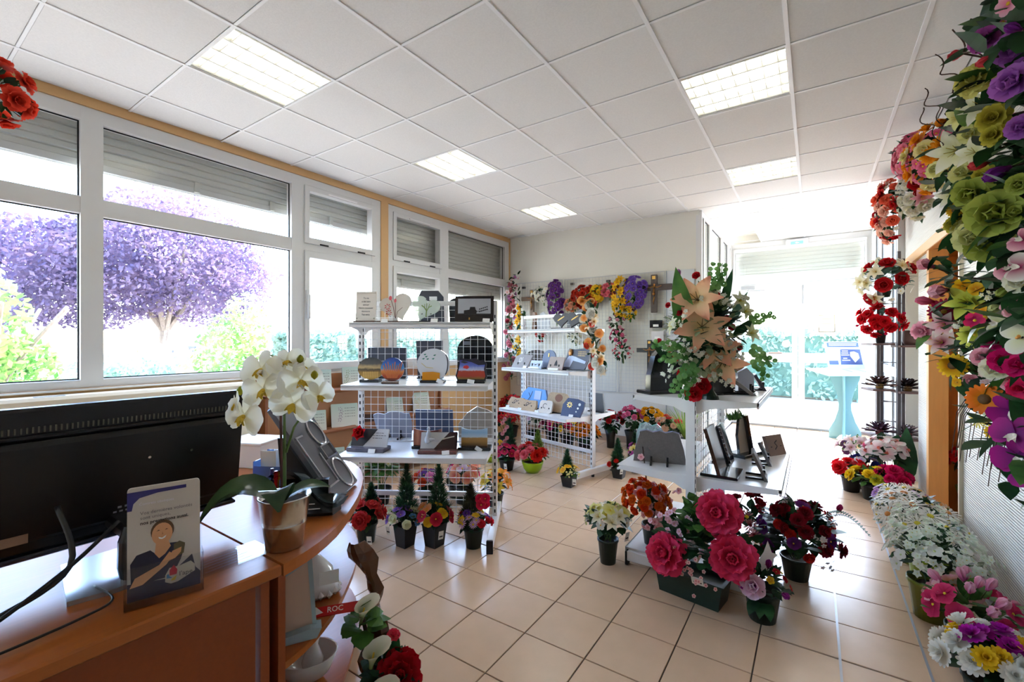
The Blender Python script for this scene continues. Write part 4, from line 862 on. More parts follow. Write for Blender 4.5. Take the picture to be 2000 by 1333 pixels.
mp('screw', MB().cyl((.028, .05, .03), (.031, .05, .03), .004).cyl((.028, .16, .03), (.031, .16, .03), .004).cyl((.028, .05, -.07), (.031, .05, -.07), .004), CHROME)
mp('sticker', MB().bx(.0275, .029, -.27, -.2, -.145, -.12), mat('sticker_tan', (150, 120, 100), .6))
pt = MB()
for k in range(6): pt.bx(.0285, .0295, -.02 + k * .016, -.011 + k * .016, -.11, -.104)
for k in range(7): pt.bx(.0285, .0295, -.03 + k * .014, -.022 + k * .014, -.122, -.117)
mp('port_marking', pt, mat('port_white', (150, 150, 160), .5))
part('stand_neck', MB().lathe([(.03, 0), (.036, .03), (.034, .1), (.022, .14)], 18, 0, Matrix.Translation((.07, -.02, .012))), BLACKP, mon)
part('stand_arm', MB().box((.0, -.02, .13), (.15, .05, .04), bev=.01), BLACKP, mon)
part('stand_base', MB().prism([(-.17, -.1), (.1, -.14), (.12, -.06), (.12, .05), (-.1, .13), (-.17, .06)], .012, M=Matrix.Translation((.0, -.02, .012)) @ Matrix.Rotation(-pi / 2, 4, 'X')), mat('stand_silver', (170, 174, 182), .18, metal=.6), mon)
for nm, pts in (('thick', [(-1.62, .30, .98), (-1.50, .30, .86), (-1.47, .16, .80), (-1.44, -.06, .765), (-1.5, -.3, .765)]),
                ('loop', [(-1.53, .40, .93), (-1.49, .28, .85), (-1.44, .10, .775), (-1.42, -.08, .76), (-1.5, -.3, .76)]),
                ('thin', [(-1.57, .36, .763), (-1.46, .37, .76), (-1.425, .31, .758), (-1.40, .16, .758), (-1.395, .0, .758), (-1.4, -.3, .758)])):
    P = [Vector(p) for p in pts]; sm = []
    for i in range(len(P) - 1):
        p0 = P[max(i - 1, 0)]; p3 = P[min(i + 2, len(P) - 1)]
        for q in range(6):
            t_ = q / 6; sm.append(.5 * ((2 * P[i]) + (P[i + 1] - p0) * t_ + (2 * p0 - 5 * P[i] + 4 * P[i + 1] - p3) * t_ ** 2 + (3 * P[i] - p0 - 3 * P[i + 1] + p3) * t_ ** 3))
    sm.append(P[-1])
    o = part('cable', MB().tube(sm, {'thick': .0065, 'loop': .005, 'thin': .0032}[nm], 8), BLACKP, None, smooth=True)
    tag(o, {'thick': 'thick black cable running down from the back of the monitor', 'loop': 'black cable hanging in front of the monitor stand', 'thin': 'thin black cable curling in a loop on the counter'}[nm], 'cable', 'monitor cables')

# brochure holder and brochures
CLEAR = glass_mat('clear_acrylic', (248, 250, 252), 1.4)
hold = thing('brochure_holder', 'clear acrylic brochure holder standing at the counter edge', 'brochure holder', (-1.385, .455, DT), radians(73))
part('back_plate', MB().box((0, .022, .08), (.158, .003, .16)), CLEAR, hold); part('front_plate', MB().box((0, -.022, .05), (.158, .003, .10)), CLEAR, hold)
for s in (-1, 1): part('side_plate', MB().box((s * .079, 0, .05), (.003, .047, .10)), CLEAR, hold)
part('foot_plate', MB().box((0, .0, .002), (.16, .06, .004)), CLEAR, hold)
br = thing('brochure', 'funeral-plan brochure with a smiling woman in a dark dress on its cover', 'brochure', (-1.385, .455, DT + .006), radians(73))
BW, BH = .15, .28
TB = Matrix.Translation((0, .006, 0)) @ Matrix.Rotation(radians(-3), 4, 'X')
def bp(name, mb, m): o = part(name, mb, m, br); o.matrix_local = TB; return o
bp('page_block', MB().prism(rounded(BW, BH, .008), .012), mat('brochure_stock', (206, 194, 182), .35))
PURP = mat('brochure_purple', (44, 34, 108), .35); SKIN = mat('print_skin', (222, 160, 112), .4); HAIR = mat('print_hair', (96, 64, 34), .5); BLOND = mat('print_blond', (226, 196, 150), .5); DRESS = mat('print_dress', (36, 30, 56), .5); NAVYP = mat('brochure_navy', (38, 34, 62), .4)
def fl(name, pts, y, m): return bp(name, MB().flat([(x * BW - BW / 2, z * BH) for x, z in pts], -y), m)
fl('purple_band', [(0.0, .8), (.06, .8), (.08, .86), (.16, .905), (.4, .93), (.8, .935), (.8, .965), (0, .965)], .0008, PURP)
fl('blue_foot', [(.0, 0), (1, 0), (1, .12), (.93, .17), (.88, .3), (.5, .13), (.0, .16)], .0008, NAVYP)
fl('picture_dress', [(.05, .14), (.6, .14), (.72, .28), (.78, .40), (.7, .44), (.55, .45), (.4, .36), (.3, .42), (.12, .40), (.04, .33)], .0012, DRESS)
fl('picture_neck', [(.36, .38), (.42, .33), (.5, .36), (.58, .42), (.54, .49), (.38, .49)], .0016, SKIN)
fl('picture_hair', [(.465 + .16 * cos(2 * pi * k / 20), .575 + .10 * sin(2 * pi * k / 20)) for k in range(20)], .0016, HAIR)
fl('picture_face', [(.462 + .142 * cos(2 * pi * k / 20), .548 + .10 * sin(2 * pi * k / 20)) for k in range(20)], .002, SKIN)
fl('picture_smile', [(.41, .525), (.46, .512), (.52, .53), (.5, .508), (.46, .5), (.42, .508)], .0023, PAPER)
for x in (.41, .52): fl('picture_eye', [(x - .025, .578), (x + .025, .582), (x, .59)], .0023, HAIR)
fl('picture_nose', [(.465, .57), (.478, .542), (.455, .542)], .0023, mat('print_skin_dark', (190, 126, 84), .4))
fl('picture_arm', [(.03, .12), (.2, .13), (.52, .26), (.62, .34), (.56, .37), (.42, .27), (.1, .2)], .002, SKIN)
fl('picture_hand', [(.52, .28), (.64, .30), (.72, .345), (.73, .39), (.6, .37)], .0023, SKIN)
fl('picture_blouse', [(.62, .30), (.76, .33), (.78, .42), (.7, .45), (.62, .43)], .0022, mat('print_leafy', (96, 84, 52), .5))
fl('logo_ground', [(.5, .1), (.58, .075), (.68, .08), (.92, .14), (.92, .2), (.86, .24), (.7, .22), (.56, .22), (.5, .16)], .0026, mat('logo_cream', (208, 196, 176), .4))
fl('logo_drop', [(.56, .15), (.66, .15), (.67, .19), (.62, .24), (.56, .2)], .003, mat('logo_red', (190, 34, 48), .4))
fl('logo_blue', [(.52, .13), (.6, .125), (.56, .145), (.545, .17), (.52, .16)], .003, mat('logo_blue', (60, 120, 170), .4))
fl('logo_yellow', [(.58, .1), (.64, .1), (.66, .14), (.6, .12)], .003, mat('logo_yellow', (206, 176, 50), .4))
RX = Matrix.Rotation(pi / 2, 4, 'X')
text_part('Contrats obsèques', .0092, br, TB @ Matrix.Translation((-.052, -.0014, .2375)) @ RX, mat('brochure_white', (226, 220, 230), .5), align='LEFT')
GREYT = mat('brochure_grey_text', (120, 108, 106), .5); BRT = mat('brochure_brown_text', (70, 54, 50), .5)
text_part('Vos dernières volontés', .0115, br, TB @ Matrix.Translation((-.050, -.0014, .214)) @ RX, GREYT, align='LEFT')
text_part('sont uniques,', .0115, br, TB @ Matrix.Translation((-.050, -.0014, .202)) @ RX, GREYT, align='LEFT')
text_part('nos prestations aussi.', .0115, br, TB @ Matrix.Translation((-.050, -.0014, .189)) @ RX, BRT, align='LEFT', bold=.0003)
text_part("l'ape", .016, br, TB @ Matrix.Translation((.029, -.0034, .0405)) @ RX, BRT, align='LEFT')
# clear printed sheet lying flat
sh = thing('acrylic_sheet', 'clear acrylic sheet with faint violet print lying on the counter', 'acrylic sheet', (-1.46, .645, DT + .001), radians(90))
part('sheet', MB().box((0, 0, .002), (.2, .12, .004), bev=.001), CLEAR, sh)
mb = MB()
for k in range(5): mb.box((-.02, .03 - k * .018, .0042), (.13 - (k % 2) * .03, .0018, .0004))
part('print_lines', mb, mat('violet_print', (150, 120, 140), .6), sh)

# small desk items behind the orchid
pp = thing('pen_pot', 'grey pen pot with blue, yellow and red pens behind the orchid', 'pen pot', (-1.70, .905, DT), 0)
part('cup', MB().lathe([(.036, 0), (.04, .095), (.036, .095), (.033, .006)], 18), mat('pot_grey', (74, 74, 76), .4), pp)
for k, (c, x, y, h) in enumerate((((20, 22, 100), -.018, .0, .17), ((206, 146, 10), .004, .01, .16), ((214, 24, 20), .02, -.006, .168), ((50, 50, 60), -.02, -.016, .13), ((36, 90, 50), .012, -.02, .13))):
    part('pen', MB().cyl((x * .4, y * .4, .01), (x, y, h - .03), .006, n=8).cyl((x, y, h - .03), (x * 1.05, y, h), .0085, .006, n=8), mat('pen_%d' % k, c, .3), pp)
bx_ = thing('desk_organiser', 'translucent blue desk organiser with papers behind the pens', 'desk organiser', (-1.93, 1.06, DT), .5)
part('tray', MB().bx(-.1, .1, -.05, -.046, 0, .12).bx(-.1, .1, .046, .05, 0, .17).bx(-.1, -.096, -.05, .05, 0, .14).bx(.096, .1, -.05, .05, 0, .14).bx(-.1, .1, -.05, .05, 0, .004), glass_mat('blue_acrylic', (150, 180, 220), milky=.35), bx_)
for k in range(3): part('paper', MB().box((-.05 + k * .05, -.02 + k * .02, .10), (.07, .002, .16), rz=.1 * k), PAPER, bx_)
cb = thing('tissue_box', 'small grey box with white ring mark behind the organiser', 'box', (-2.06, 1.24, DT), .45)
part('body', MB().box((0, 0, .075), (.09, .09, .15), bev=.004), mat('box_blue_grey', (110, 120, 140), .5), cb); part('tissue', MB().lathe([(.03, 0), (.045, .02), (.02, .045), (.001, .05)], 10, 0, Matrix.Translation((0, 0, .15))), PAPER, cb)
part('ring_mark', MB().lathe([(.014, -.001), (.02, -.001), (.02, .001), (.014, .001)], 16, 0, Matrix.Translation((0, -.046, .09)) @ Matrix.Rotation(pi / 2, 4, 'X'), caps=False), PAPER, cb)
wb = thing('document_tray', 'white box of papers on the counter wing', 'document box', (-2.50, 1.22, DT), .42)
part('body', MB().box((0, 0, .06), (.24, .2, .12), bev=.003), PAPER, wb); part('lid', MB().box((0, 0, .126), (.25, .21, .012), bev=.003), PAPER, wb)

# silver plaque sample stand and the draped sculpture plaque
ss = thing('plaque_sample_stand', 'slanted grey sample board with silver oval and square frames, on the rounded counter end', 'sample stand', (-1.775, 1.13, DT), .5935)
GUN = mat('gunmetal', (112, 112, 118), .28, metal=.55)
TS_ = Matrix.Translation((.13, 0, .012)) @ Matrix.Rotation(radians(-35), 4, 'Y')
sp = lambda n, m, q: setattr(part(n, m, q, ss), 'matrix_local', TS_)
sp('board', MB().bx(-.02, .0, -.13, .13, 0, .46, bev=.006), GUN)
SIL = mat('silver_frame', (206, 206, 212), .15, metal=.9)
def oframe(cy, cz, w, h, n=26):
    m = MB()
    for k in range(n):
        a0, a1 = 2 * pi * k / n, 2 * pi * (k + 1) / n
        m.cyl((.004, cy + w * cos(a0), cz + h * sin(a0)), (.004, cy + w * cos(a1), cz + h * sin(a1)), .006, n=6)
    return m
sp('oval_frame', oframe(.055, .08, .055, .07), SIL); sp('oval_frame', oframe(.06, .29, .05, .065), SIL)
sp('angled_frame', MB().bx(0, .008, -.12, -.112, .06, .3).bx(0, .008, -.12, -.02, .056, .064).bx(0, .008, -.028, -.02, .06, .2).bx(0, .008, -.12, -.06, .296, .304), SIL)
sp('plain_frame', MB().bx(0, .012, .0, .1, .16, .166).bx(0, .012, .0, .1, .22, .226).bx(0, .012, .0, .006, .16, .226).bx(0, .012, .094, .1, .16, .226), SIL)
part('easel_block', MB().prism([(-.1, 0), (.09, 0), (-.1, .26), (-.12, .26)], .2, M=Matrix.Translation((.0, -.1, 0))), BLACKP, ss)
sc = thing('draped_plaque', 'glossy dark grey draped sculpture plaque with white lettering, beside the metal bucket', 'sculpture plaque', (-1.625, .985, DT), radians(45))
part('slab', MB().prism([(-.12, -.06), (.11, -.06), (.13, 0), (.11, .06), (-.12, .06)], .03, M=Matrix.Translation((0, 0, .03)) @ Matrix.Rotation(-pi / 2, 4, 'X')), GRANITE, sc)
part('front_board', MB().box((0, -.055, .045), (.22, .008, .07), rx=radians(-30)), GRANITE, sc)
mb = MB()
for k in range(3): stroke(mb, [(-.08, .068 - k * .016), (.03 + k * .02, .068 - k * .016)], .003, y=-.066 + k * -.008)
part('white_lettering', mb, PAPER, sc)
vs = []; fs = []
for i in range(15):
    for j in range(6):
        u, v = i / 14, j / 5
        x = -.13 + .28 * u; z = .10 + .055 * sin(u * 5.2 + .3) * (1 - .3 * v) + .03 * (1 - u) - .02 * v; y = -.06 + .12 * v
        vs.append((x, y + .015 * sin(u * 6), z)); 
for i in range(14):
    for j in range(5): fs.append((i * 6 + j, (i + 1) * 6 + j, (i + 1) * 6 + j + 1, i * 6 + j + 1))
dm = MB().add(vs, fs); dm.add([(x, y, z - .018) for x, y, z in vs], [tuple(reversed(f)) for f in fs])
part('drape', dm, mat('draped_metal', (104, 122, 128), .1, metal=.8), sc, smooth=True)
part('support', MB().box((0, .03, .07), (.16, .03, .09)), GRANITE, sc)

# things in the rounded shelf end
cs = thing('shelf_sign', 'beige curved-top panel with blue-grey rim standing in the shelf end', 'display panel', (-1.435, .815, .42), radians(60))
part('panel', MB().prism([(-.05, 0), (.07, .0), (.055, .25), (.01, .24), (-.05, .21)], .012), mat('beige_panel2', (196, 170, 150), .5), cs)
part('rim', MB().prism([(.07, 0), (.082, 0), (.066, .262), (.052, .25)], .016, M=Matrix.Translation((0, -.003, 0))).prism([(-.05, .205), (.01, .235), (.066, .262), (.055, .25), (.01, .223), (-.05, .195)], .018, M=Matrix.Translation((0, -.004, 0))), mat('rim_blue_grey', (150, 172, 180), .4), cs)
part('foot', MB().prism([(-.06, 0), (.08, 0), (.095, .03), (.06, .035), (-.06, .02)], .05, M=Matrix.Translation((0, -.03, 0))), mat('rim_blue_grey', (150, 172, 180)), cs)
ch = thing('porcelain_cherub', 'glossy white ruffled porcelain ornament with price card, on the shelf end', 'ornament', (-1.64, 1.0, .42), radians(40))
part('body', MB().lathe([(.08, 0), (.10, .02), (.085, .05), (.075, .10), (.045, .14), (.02, .165), (.001, .17)], 22, sx=1.25, sy=.8), mat('porcelain', (226, 222, 218), .08), ch, smooth=True)
mb = MB()
for k in range(20): a0 = 2 * pi * k / 20; mb.lathe([(.001, -.016), (.014, 0), (.001, .016)], 7, 0, Matrix.Translation((.118 * cos(a0), .075 * sin(a0), .016 + .004 * (k % 2))))
part('ruffle', mb, mat('porcelain', (226, 222, 218)), ch); part('price_tag', MB().box((.10, -.06, .09), (.07, .002, .05), rz=.4), PAPER, ch)
rs = thing('shelf_label', 'red shelf label strip reading ROC at the edge of the rounded shelf', 'shelf label', (-1.43, .985, .42), radians(52))
TR = Matrix.Translation((0, 0, .004)) @ Matrix.Rotation(radians(-50), 4, 'X')
o = part('strip', MB().box((0, 0, .014), (.17, .003, .03)), mat('label_red', (206, 26, 28), .35), rs); o.matrix_local = TR
o = part('foot', MB().box((0, .012, .002), (.17, .03, .003)), mat('label_red', (206, 26, 28)), rs)
o = part('white_corner', MB().flat([(-.085, 0), (-.045, .008), (-.07, .03), (-.085, .028)], -.0022), PAPER, rs); o.matrix_local = TR
text_part('ROC', .026, rs, TR @ Matrix.Translation((-.005, -.0024, .014)) @ RX, mat('label_white', (240, 220, 216), .5), bold=.0004)
ch = thing('porcelain_dish', 'glossy white porcelain piece on the lowest rounded shelf', 'ornament', (-1.64, 1.0, .09), radians(40))
part('bowl', MB().lathe([(.04, 0), (.07, .03), (.095, .10), (.088, .10), (.06, .03), (.001, .012)], 22, sx=1.2), mat('porcelain', (226, 222, 218)), ch, smooth=True)
part('figure', MB().lathe([(.03, 0), (.04, .05), (.02, .11), (.03, .15), (.018, .18), (.001, .19)], 16, 0, Matrix.Translation((.02, 0, .02))), mat('porcelain', (226, 222, 218)), ch, smooth=True)

# convector heater under the window and the stepped wooden display along the wall
ht = thing('convector_heater', 'cream wall convector heater under the wide left window', 'heater', (-3.99, .75, 0))
part('casing', MB().bx(-.085, .085, -1.2, 1.17, .35, 1.06, bev=.02), mat('heater_cream', (238, 230, 206), .4), ht)
part('control_slot', MB().box((.03, -.05, 1.0605), (.03, .14, .004), bev=.001), mat('slot_grey', (120, 116, 108), .5), ht)
part('air_grille', MB().bx(.084, .089, -1.1, 1.1, .88, .94), mat('slot_grey', (120, 116, 108)), ht)
for y in (-1.0, 1.0): part('leg', MB().box((0, y, .175), (.06, .04, .35)), mat('heater_cream', (238, 230, 206)), ht)
BRW = mat('stepped_wood', (150, 92, 56), .4, noise=.12, nscale=6, stretch=(8, 1, 8)); BRL = mat('stepped_back', (170, 116, 74), .5, noise=.06, nscale=5)
sd = thing('stepped_display', 'brown stepped wooden display along the window wall, open-book plaques on it', 'display shelf', (-3.85, 3.0, 0))
for x, z in ((-.03, .935), (.08, .575), (.19, .20)):
    sfh = part('ledge', MB().bx(x - .19, x + .03, -1.02, 1.15, z - .03, z, bev=.008), BRW, sd)
    part('lip', MB().cyl((x + .035, -1.02, z - .008), (x + .035, 1.15, z - .008), .018, n=10), BRW, sfh)
part('back_board', MB().bx(-.215, -.19, -1.02, 1.15, 0, 1.08), BRL, sd)
for x0, x1, z0, z1 in ((-.19, -.05, .575, .905), (-.19, .06, .2, .545)): part('riser', MB().bx(x1 - .012, x1, -1.0, 1.13, z0, z1), BRL, sd)
for y in (-1.02, 1.13): part('end_panel', MB().bx(-.19, .20, y, y + .02, 0, .2).bx(-.19, .09, y, y + .02, .2, .57).bx(-.19, -.02, y, y + .02, .57, .93), BRW, sd)
# book-shaped plaques
BOOKC = mat('book_white', (214, 214, 206), .35); BOOKM = print_mat('book_print', [(0, (222, 220, 208)), (.5, (206, 212, 200)), (1, (176, 200, 188))], noise=.1, scale=20)
def book(label, y, x, z, w=.2, h=.22, tone=(150, 90, 110), rz=radians(62), seed=0):
    r, M = plaque('book_plaque', label, (x, y, z), rz, rounded(w, h, .004), .028, BOOKM, 22, None, side=NAVY, group='open-book plaques on the stepped display')
    inscription(r, M, [(0, w * .42, h * .8 - k * .028) for k in range(4)], h=.003)
    rng = random.Random(seed); mb = MB()
    for k in range(5): motif(mb, -w * .22 + rng.uniform(-.03, .03), h * (.3 + .12 * k), .022, 5)
    decor('flower_motif', r, M, mb, mat('book_motif_%d_%d_%d' % tone, tone, .5))
    return r
book('book plaque with dark red flowers, top ledge under the window mullion', 2.12, -3.93, .935, .27, .30, (140, 60, 80), seed=1)
book('book plaque with pink flowers on the top ledge, middle one', 2.52, -3.90, .935, .19, .21, (190, 110, 100), seed=2)
book('book plaque with pale green print, top ledge beside the gondola', 2.86, -3.90, .935, .17, .22, (120, 140, 90), seed=3)
book('white book plaque with many lines of verse, second ledge left', 2.38, -3.80, .575, .22, .20, (170, 150, 140), seed=4)
book('book plaque with mauve blossom print, second ledge right', 2.70, -3.78, .575, .25, .23, (130, 100, 130), seed=5)
book('book plaque with an orange bird print, lowest ledge', 2.48, -3.69, .20, .26, .22, (180, 90, 40), seed=6)
book('book plaque with grey floral print, lowest ledge beside the gondola', 2.80, -3.69, .20, .24, .24, (130, 120, 110), seed=7)
book('pale book plaque half hidden behind the gondola mesh', 3.35, -3.80, .575, .18, .22, (190, 180, 160), seed=8)
book('book plaque with yellow tag seen through the gondola mesh', 3.75, -3.80, .575, .2, .24, (200, 170, 90), seed=9)
r, M = plaque('low_box_plaque', 'dark low tray plaque seen through the mesh on the second ledge', (-3.80, 3.05, .575), radians(62), [(-.12, 0), (.12, 0), (.1, .07), (-.11, .08)], .06, BROWNST, 10)
# ------------------------------------------------------------------ flowers
FLM = {}
def _cent(mb, r, z, mi=1, n=10, flat=.6): mb.lathe([(r, 0), (r * .9, r * flat * .6), (r * .5, r * flat), (.001, r * flat * 1.1)], n, mi, Matrix.Translation((0, 0, z)), caps=False)
def _calyx(mb, z=-.06): mb.lathe([(.02, z - .12), (.06, z - .04), (.10, z + .04)], 6, 2, caps=False)
def flower_mesh(kind):
    if kind in FLM: return FLM[kind]
    mb = MB(); rr = random.Random(hash(kind) % 1000 if False else sum(map(ord, kind)))
    if kind == 'rose':
        for L, W, n, t0, t1, z in ((.24, .30, 3, 1.45, 1.75, .10), (.32, .36, 4, 1.25, 1.5, .06), (.42, .44, 5, .95, .95, .03), (.5, .5, 6, .55, .1, 0)):
            for k in range(n): mb.petal(k * 2 * pi / n + L * 9, L, W * 1.12, t0, t1, .03, z, .2, m=2, rnd=True)
        _calyx(mb)
    elif kind == 'peony':
        for L, W, n, t0, t1, z in ((.2, .18, 6, 1.4, 1.7, .12), (.3, .22, 9, 1.15, 1.3, .08), (.4, .27, 10, .85, .75, .05), (.48, .33, 10, .5, .25, .02), (.52, .40, 8, .2, -.3, 0)):
            for k in range(n): mb.petal(k * 2 * pi / n + L * 13 + rr.uniform(-.1, .1), L * rr.uniform(.9, 1.05), W * 1.15, t0, t1, .03, z, .16, m=4, ruf=.085, rnd=True)
        _calyx(mb)
    elif kind == 'carnation':
        for L, W, n, t0, t1, z in ((.22, .18, 7, 1.4, 1.6, .1), (.34, .22, 9, 1.05, 1.0, .06), (.44, .24, 10, .7, .45, .03), (.48, .26, 10, .3, -.1, 0)):
            for k in range(n): mb.petal(k * 2 * pi / n + L * 11, L, W * 1.25, t0, t1, .02, z, .1, m=2, ruf=.08, rnd=True)
        _calyx(mb)
    elif kind == 'pompon':
        for L, W, n, t0, t1, z in ((.26, .11, 8, 1.4, 1.6, .12), (.36, .12, 11, 1.0, 1.2, .1), (.44, .13, 13, .6, .7, .07), (.48, .13, 14, .2, .1, .04)):
            for k in range(n): mb.petal(k * 2 * pi / n + L * 11, L, W * 1.5, t0, t1, .02, z, .2, m=1, rnd=True)
    elif kind in ('daisy', 'gerbera', 'sunflower', 'mum'):
        n, W, lay, cr = {'daisy': (14, .095, 1, .13), 'gerbera': (20, .12, 2, .11), 'sunflower': (18, .15, 2, .19), 'mum': (14, .15, 2, .07)}[kind]
        for l in range(lay):
            for k in range(n): mb.petal((k + l * .5) * 2 * pi / n, .5 - l * .08 - cr * .5, W, .18 + l * .3 + rr.uniform(-.08, .08), .0 + l * .2 + rr.uniform(-.2, .1), cr * .6, .02 * l, .1, m=1, rnd=True)
        _cent(mb, cr, .0); _calyx(mb, -.05)
    elif kind == 'lily':
        for k in range(6): mb.petal(k * pi / 3, .62, .36 if k % 2 else .28, 1.05, -.25, .03, 0, .10, .8, 5, 2, .015, tipw=.05)
        for k in range(6): a = k * pi / 3 + .3; mb.tube([(0, 0, .05), (.07 * cos(a), .07 * sin(a), .2), (.13 * cos(a), .13 * sin(a), .36)], .008, 4, 1)
        mb.lathe([(.02, -.25), (.05, -.05), (.07, .05)], 6, 2, caps=False)
    elif kind == 'blossom':
        for k in range(5): mb.petal(k * 2 * pi / 5, .45, .44, .5, .0, .03, 0, .12, m=2, rnd=True)
        _cent(mb, .09, .03, n=6)
    elif kind == 'pansy':
        for k, s in enumerate((1.0, .95, .95, .85, .85)): mb.petal(k * 2 * pi / 5 + pi / 2, .48 * s, .6 * s, .35, .0, .02, .01 * k, .1, m=2, ruf=.04, rnd=True)
        _cent(mb, .07, .04, n=6)
    elif kind == 'tulip':
        for k in range(6): mb.petal(k * pi / 3, .75, .46, 1.0 + .1 * (k % 2), 1.8, .06, 0, .25, m=2, rnd=True)
        mb.tube([(0, 0, -.45), (0, 0, .03)], .03, 5, 2)
    elif kind == 'bud':
        for k in range(5): mb.petal(k * 2 * pi / 5, .75, .52, .55, 2.3, .04, 0, .25, m=2, rnd=True)
        _calyx(mb, -.02)
    elif kind == 'orchid':
        for az, L, W in ((pi / 2, .46, .3), (pi / 2 + 2.2, .46, .28), (pi / 2 - 2.2, .46, .28)): mb.petal(az, L, W, .15, -.1, .02, 0, .08, m=2, rnd=True)
        for az in (0.12, pi - .12): mb.petal(az, .5, .62, .2, -.1, .02, .02, .06, m=3, rnd=True)
        for az, W in ((-pi / 2, .2), (-pi / 2 - .7, .12), (-pi / 2 + .7, .12)): mb.petal(az, .22, W, .9, .1, .0, .03, .3, .7, 3, 2, mi=1)
        _cent(mb, .05, .05, n=7)
    elif kind == 'poinsettia':
        for l, (L, W, n) in enumerate(((.5, .2, 7), (.36, .17, 6))):
            for k in range(n): mb.petal(k * 2 * pi / n + l * .5, L, W, .15 + l * .35, -.1 + l * .2, .03, .02 * l, .05, .85, 3, 2)
        _cent(mb, .05, .04, n=6)
    elif kind == 'calla':
        vs = []; fs = []; g = []
        N = 16
        for i in range(7):
            t = i / 6; r = .045 + .22 * t ** 2.2; z = -.05 + .72 * t
            for k in range(N):
                a = 2 * pi * k / N; lip = .22 * t ** 3 * (cos(a) * .9); rr_ = r * (1 + .35 * t ** 3 * max(0, cos(a)))
                vs.append((rr_ * cos(a), rr_ * sin(a), z + lip)); g.append(t)
        for i in range(6):
            for k in range(N): fs.append((i * N + k, i * N + (k + 1) % N, (i + 1) * N + (k + 1) % N, (i + 1) * N + k))
        mb.add(vs, fs, 0, g); mb.tube([(0, 0, .05), (0, 0, .5)], .022, 6, 1); mb.tube([(0, 0, -.9), (0, .02, -.4), (0, 0, -.03)], .03, 6, 2, r1=.045)
    elif kind == 'anthurium':
        vs = [(0, 0, 0)]; g = [0.]; hs = heart(1, .95)
        for x, z in hs: vs.append((x, z - .5, .06 * (abs(x) * 2) ** 2)); g.append(1.)
        mb.add(vs, [(0, i + 1, (i + 1) % len(hs) + 1) for i in range(len(hs))], 0, g); mb.tube([(0, .1, .02), (0, -.02, .2), (0, -.12, .42)], .045, 6, 1)
    elif kind == 'sprig':            # several tiny blossoms on one stalk
        for q in range(7):
            c = Vector((rr.uniform(-.3, .3), rr.uniform(-.3, .3), rr.uniform(.0, .45)))
            M = Matrix.Translation(c) @ Matrix.Rotation(rr.uniform(-.7, .7), 4, 'X') @ Matrix.Rotation(rr.uniform(-.7, .7), 4, 'Y')
            for k in range(5): mb.petal(k * 2 * pi / 5, .15, .15, .4, 0, .01, 0, .1, .6, 2, 1, M=M)
            mb.add([(-.025, 0, .02), (.025, 0, .02), (0, .03, .03)], [(0, 1, 2)], 1, None, M)
        mb.tube([(0, 0, -.5), (0, 0, .1)], .012, 4, 2)
    me = mb.mesh(kind, True)
    for k in range(3): me.materials.append(None)
    FLM[kind] = me; return me
NEEDS3 = {}
def bloom(kind, root, pos, nrm, size, c1, c2, cc=(228, 186, 40), roll=None, green=None, rng=RNG):
    me = flower_mesh(kind); o = link(kind if kind != 'sprig' else 'blossom_sprig', me, root)
    n = Vector(nrm).normalized(); q = n.to_track_quat('Z', 'Y') @ Quaternion((0, 0, 1), rng.uniform(0, 6.28) if roll is None else roll)
    o.rotation_mode = 'QUATERNION'; o.rotation_quaternion = q; o.location = pos; o.scale = (size, size, size)
    for s, m in zip(o.material_slots, (petal_mat(c1, c2), mat('centre_%d_%d_%d' % tuple(cc), cc, .7), green or STEMM)): s.link = 'OBJECT'; s.material = m
    return o
def leaf_blade(mb, p, d, up, L, W, droop=.3, n=4, mi=0):
    d = Vector(d).normalized(); up = Vector(up); s = d.cross(up)
    if s.length < 1e-3: s = d.orthogonal()
    s.normalize(); u2 = s.cross(d).normalized(); vs = []; 
    for i in range(n + 1):
        t = i / n; c = Vector(p) + d * (L * t) + u2 * (L * (.12 * t - droop * t * t)); w = W * .5 * sin(pi * min(1, (t ** .75) * .92 + .06))
        if i == n: vs.append(c)
        else: vs += [c - s * w, c + s * w]
    fs = [(2 * i, 2 * i + 1, 2 * i + 3, 2 * i + 2) for i in range(n - 1)] + [(2 * n - 2, 2 * n - 1, 2 * n)]
    mb.add(vs, fs, mi); return mb
def foliage(root, c, R, n, L, W, m, seed, lo=-.35, name='foliage', facing=None, inner=.35):
    rng = random.Random(seed); mb = MB(); c = Vector(c)
    Q = Vector(facing).to_track_quat('Z', 'Y') if facing else None
    for _ in range(n):
        z = rng.uniform(lo, 1); a = rng.uniform(0, 2 * pi); q = sqrt(max(0, 1 - z * z)); d = Vector((q * cos(a), q * sin(a), z))
        if Q: d = Q @ d
        p = c + Vector((d.x * R[0], d.y * R[1], d.z * R[2])) * rng.uniform(inner, .82)
        dd = (d + Vector((rng.gauss(0, .35), rng.gauss(0, .35), rng.gauss(0, .35)))).normalized()
        leaf_blade(mb, p, dd, (0, 0, 1), L * rng.uniform(.6, 1.05), W * rng.uniform(.9, 1.4), rng.uniform(.05, .45))
    return part(name, mb, m, root, stuff=True)
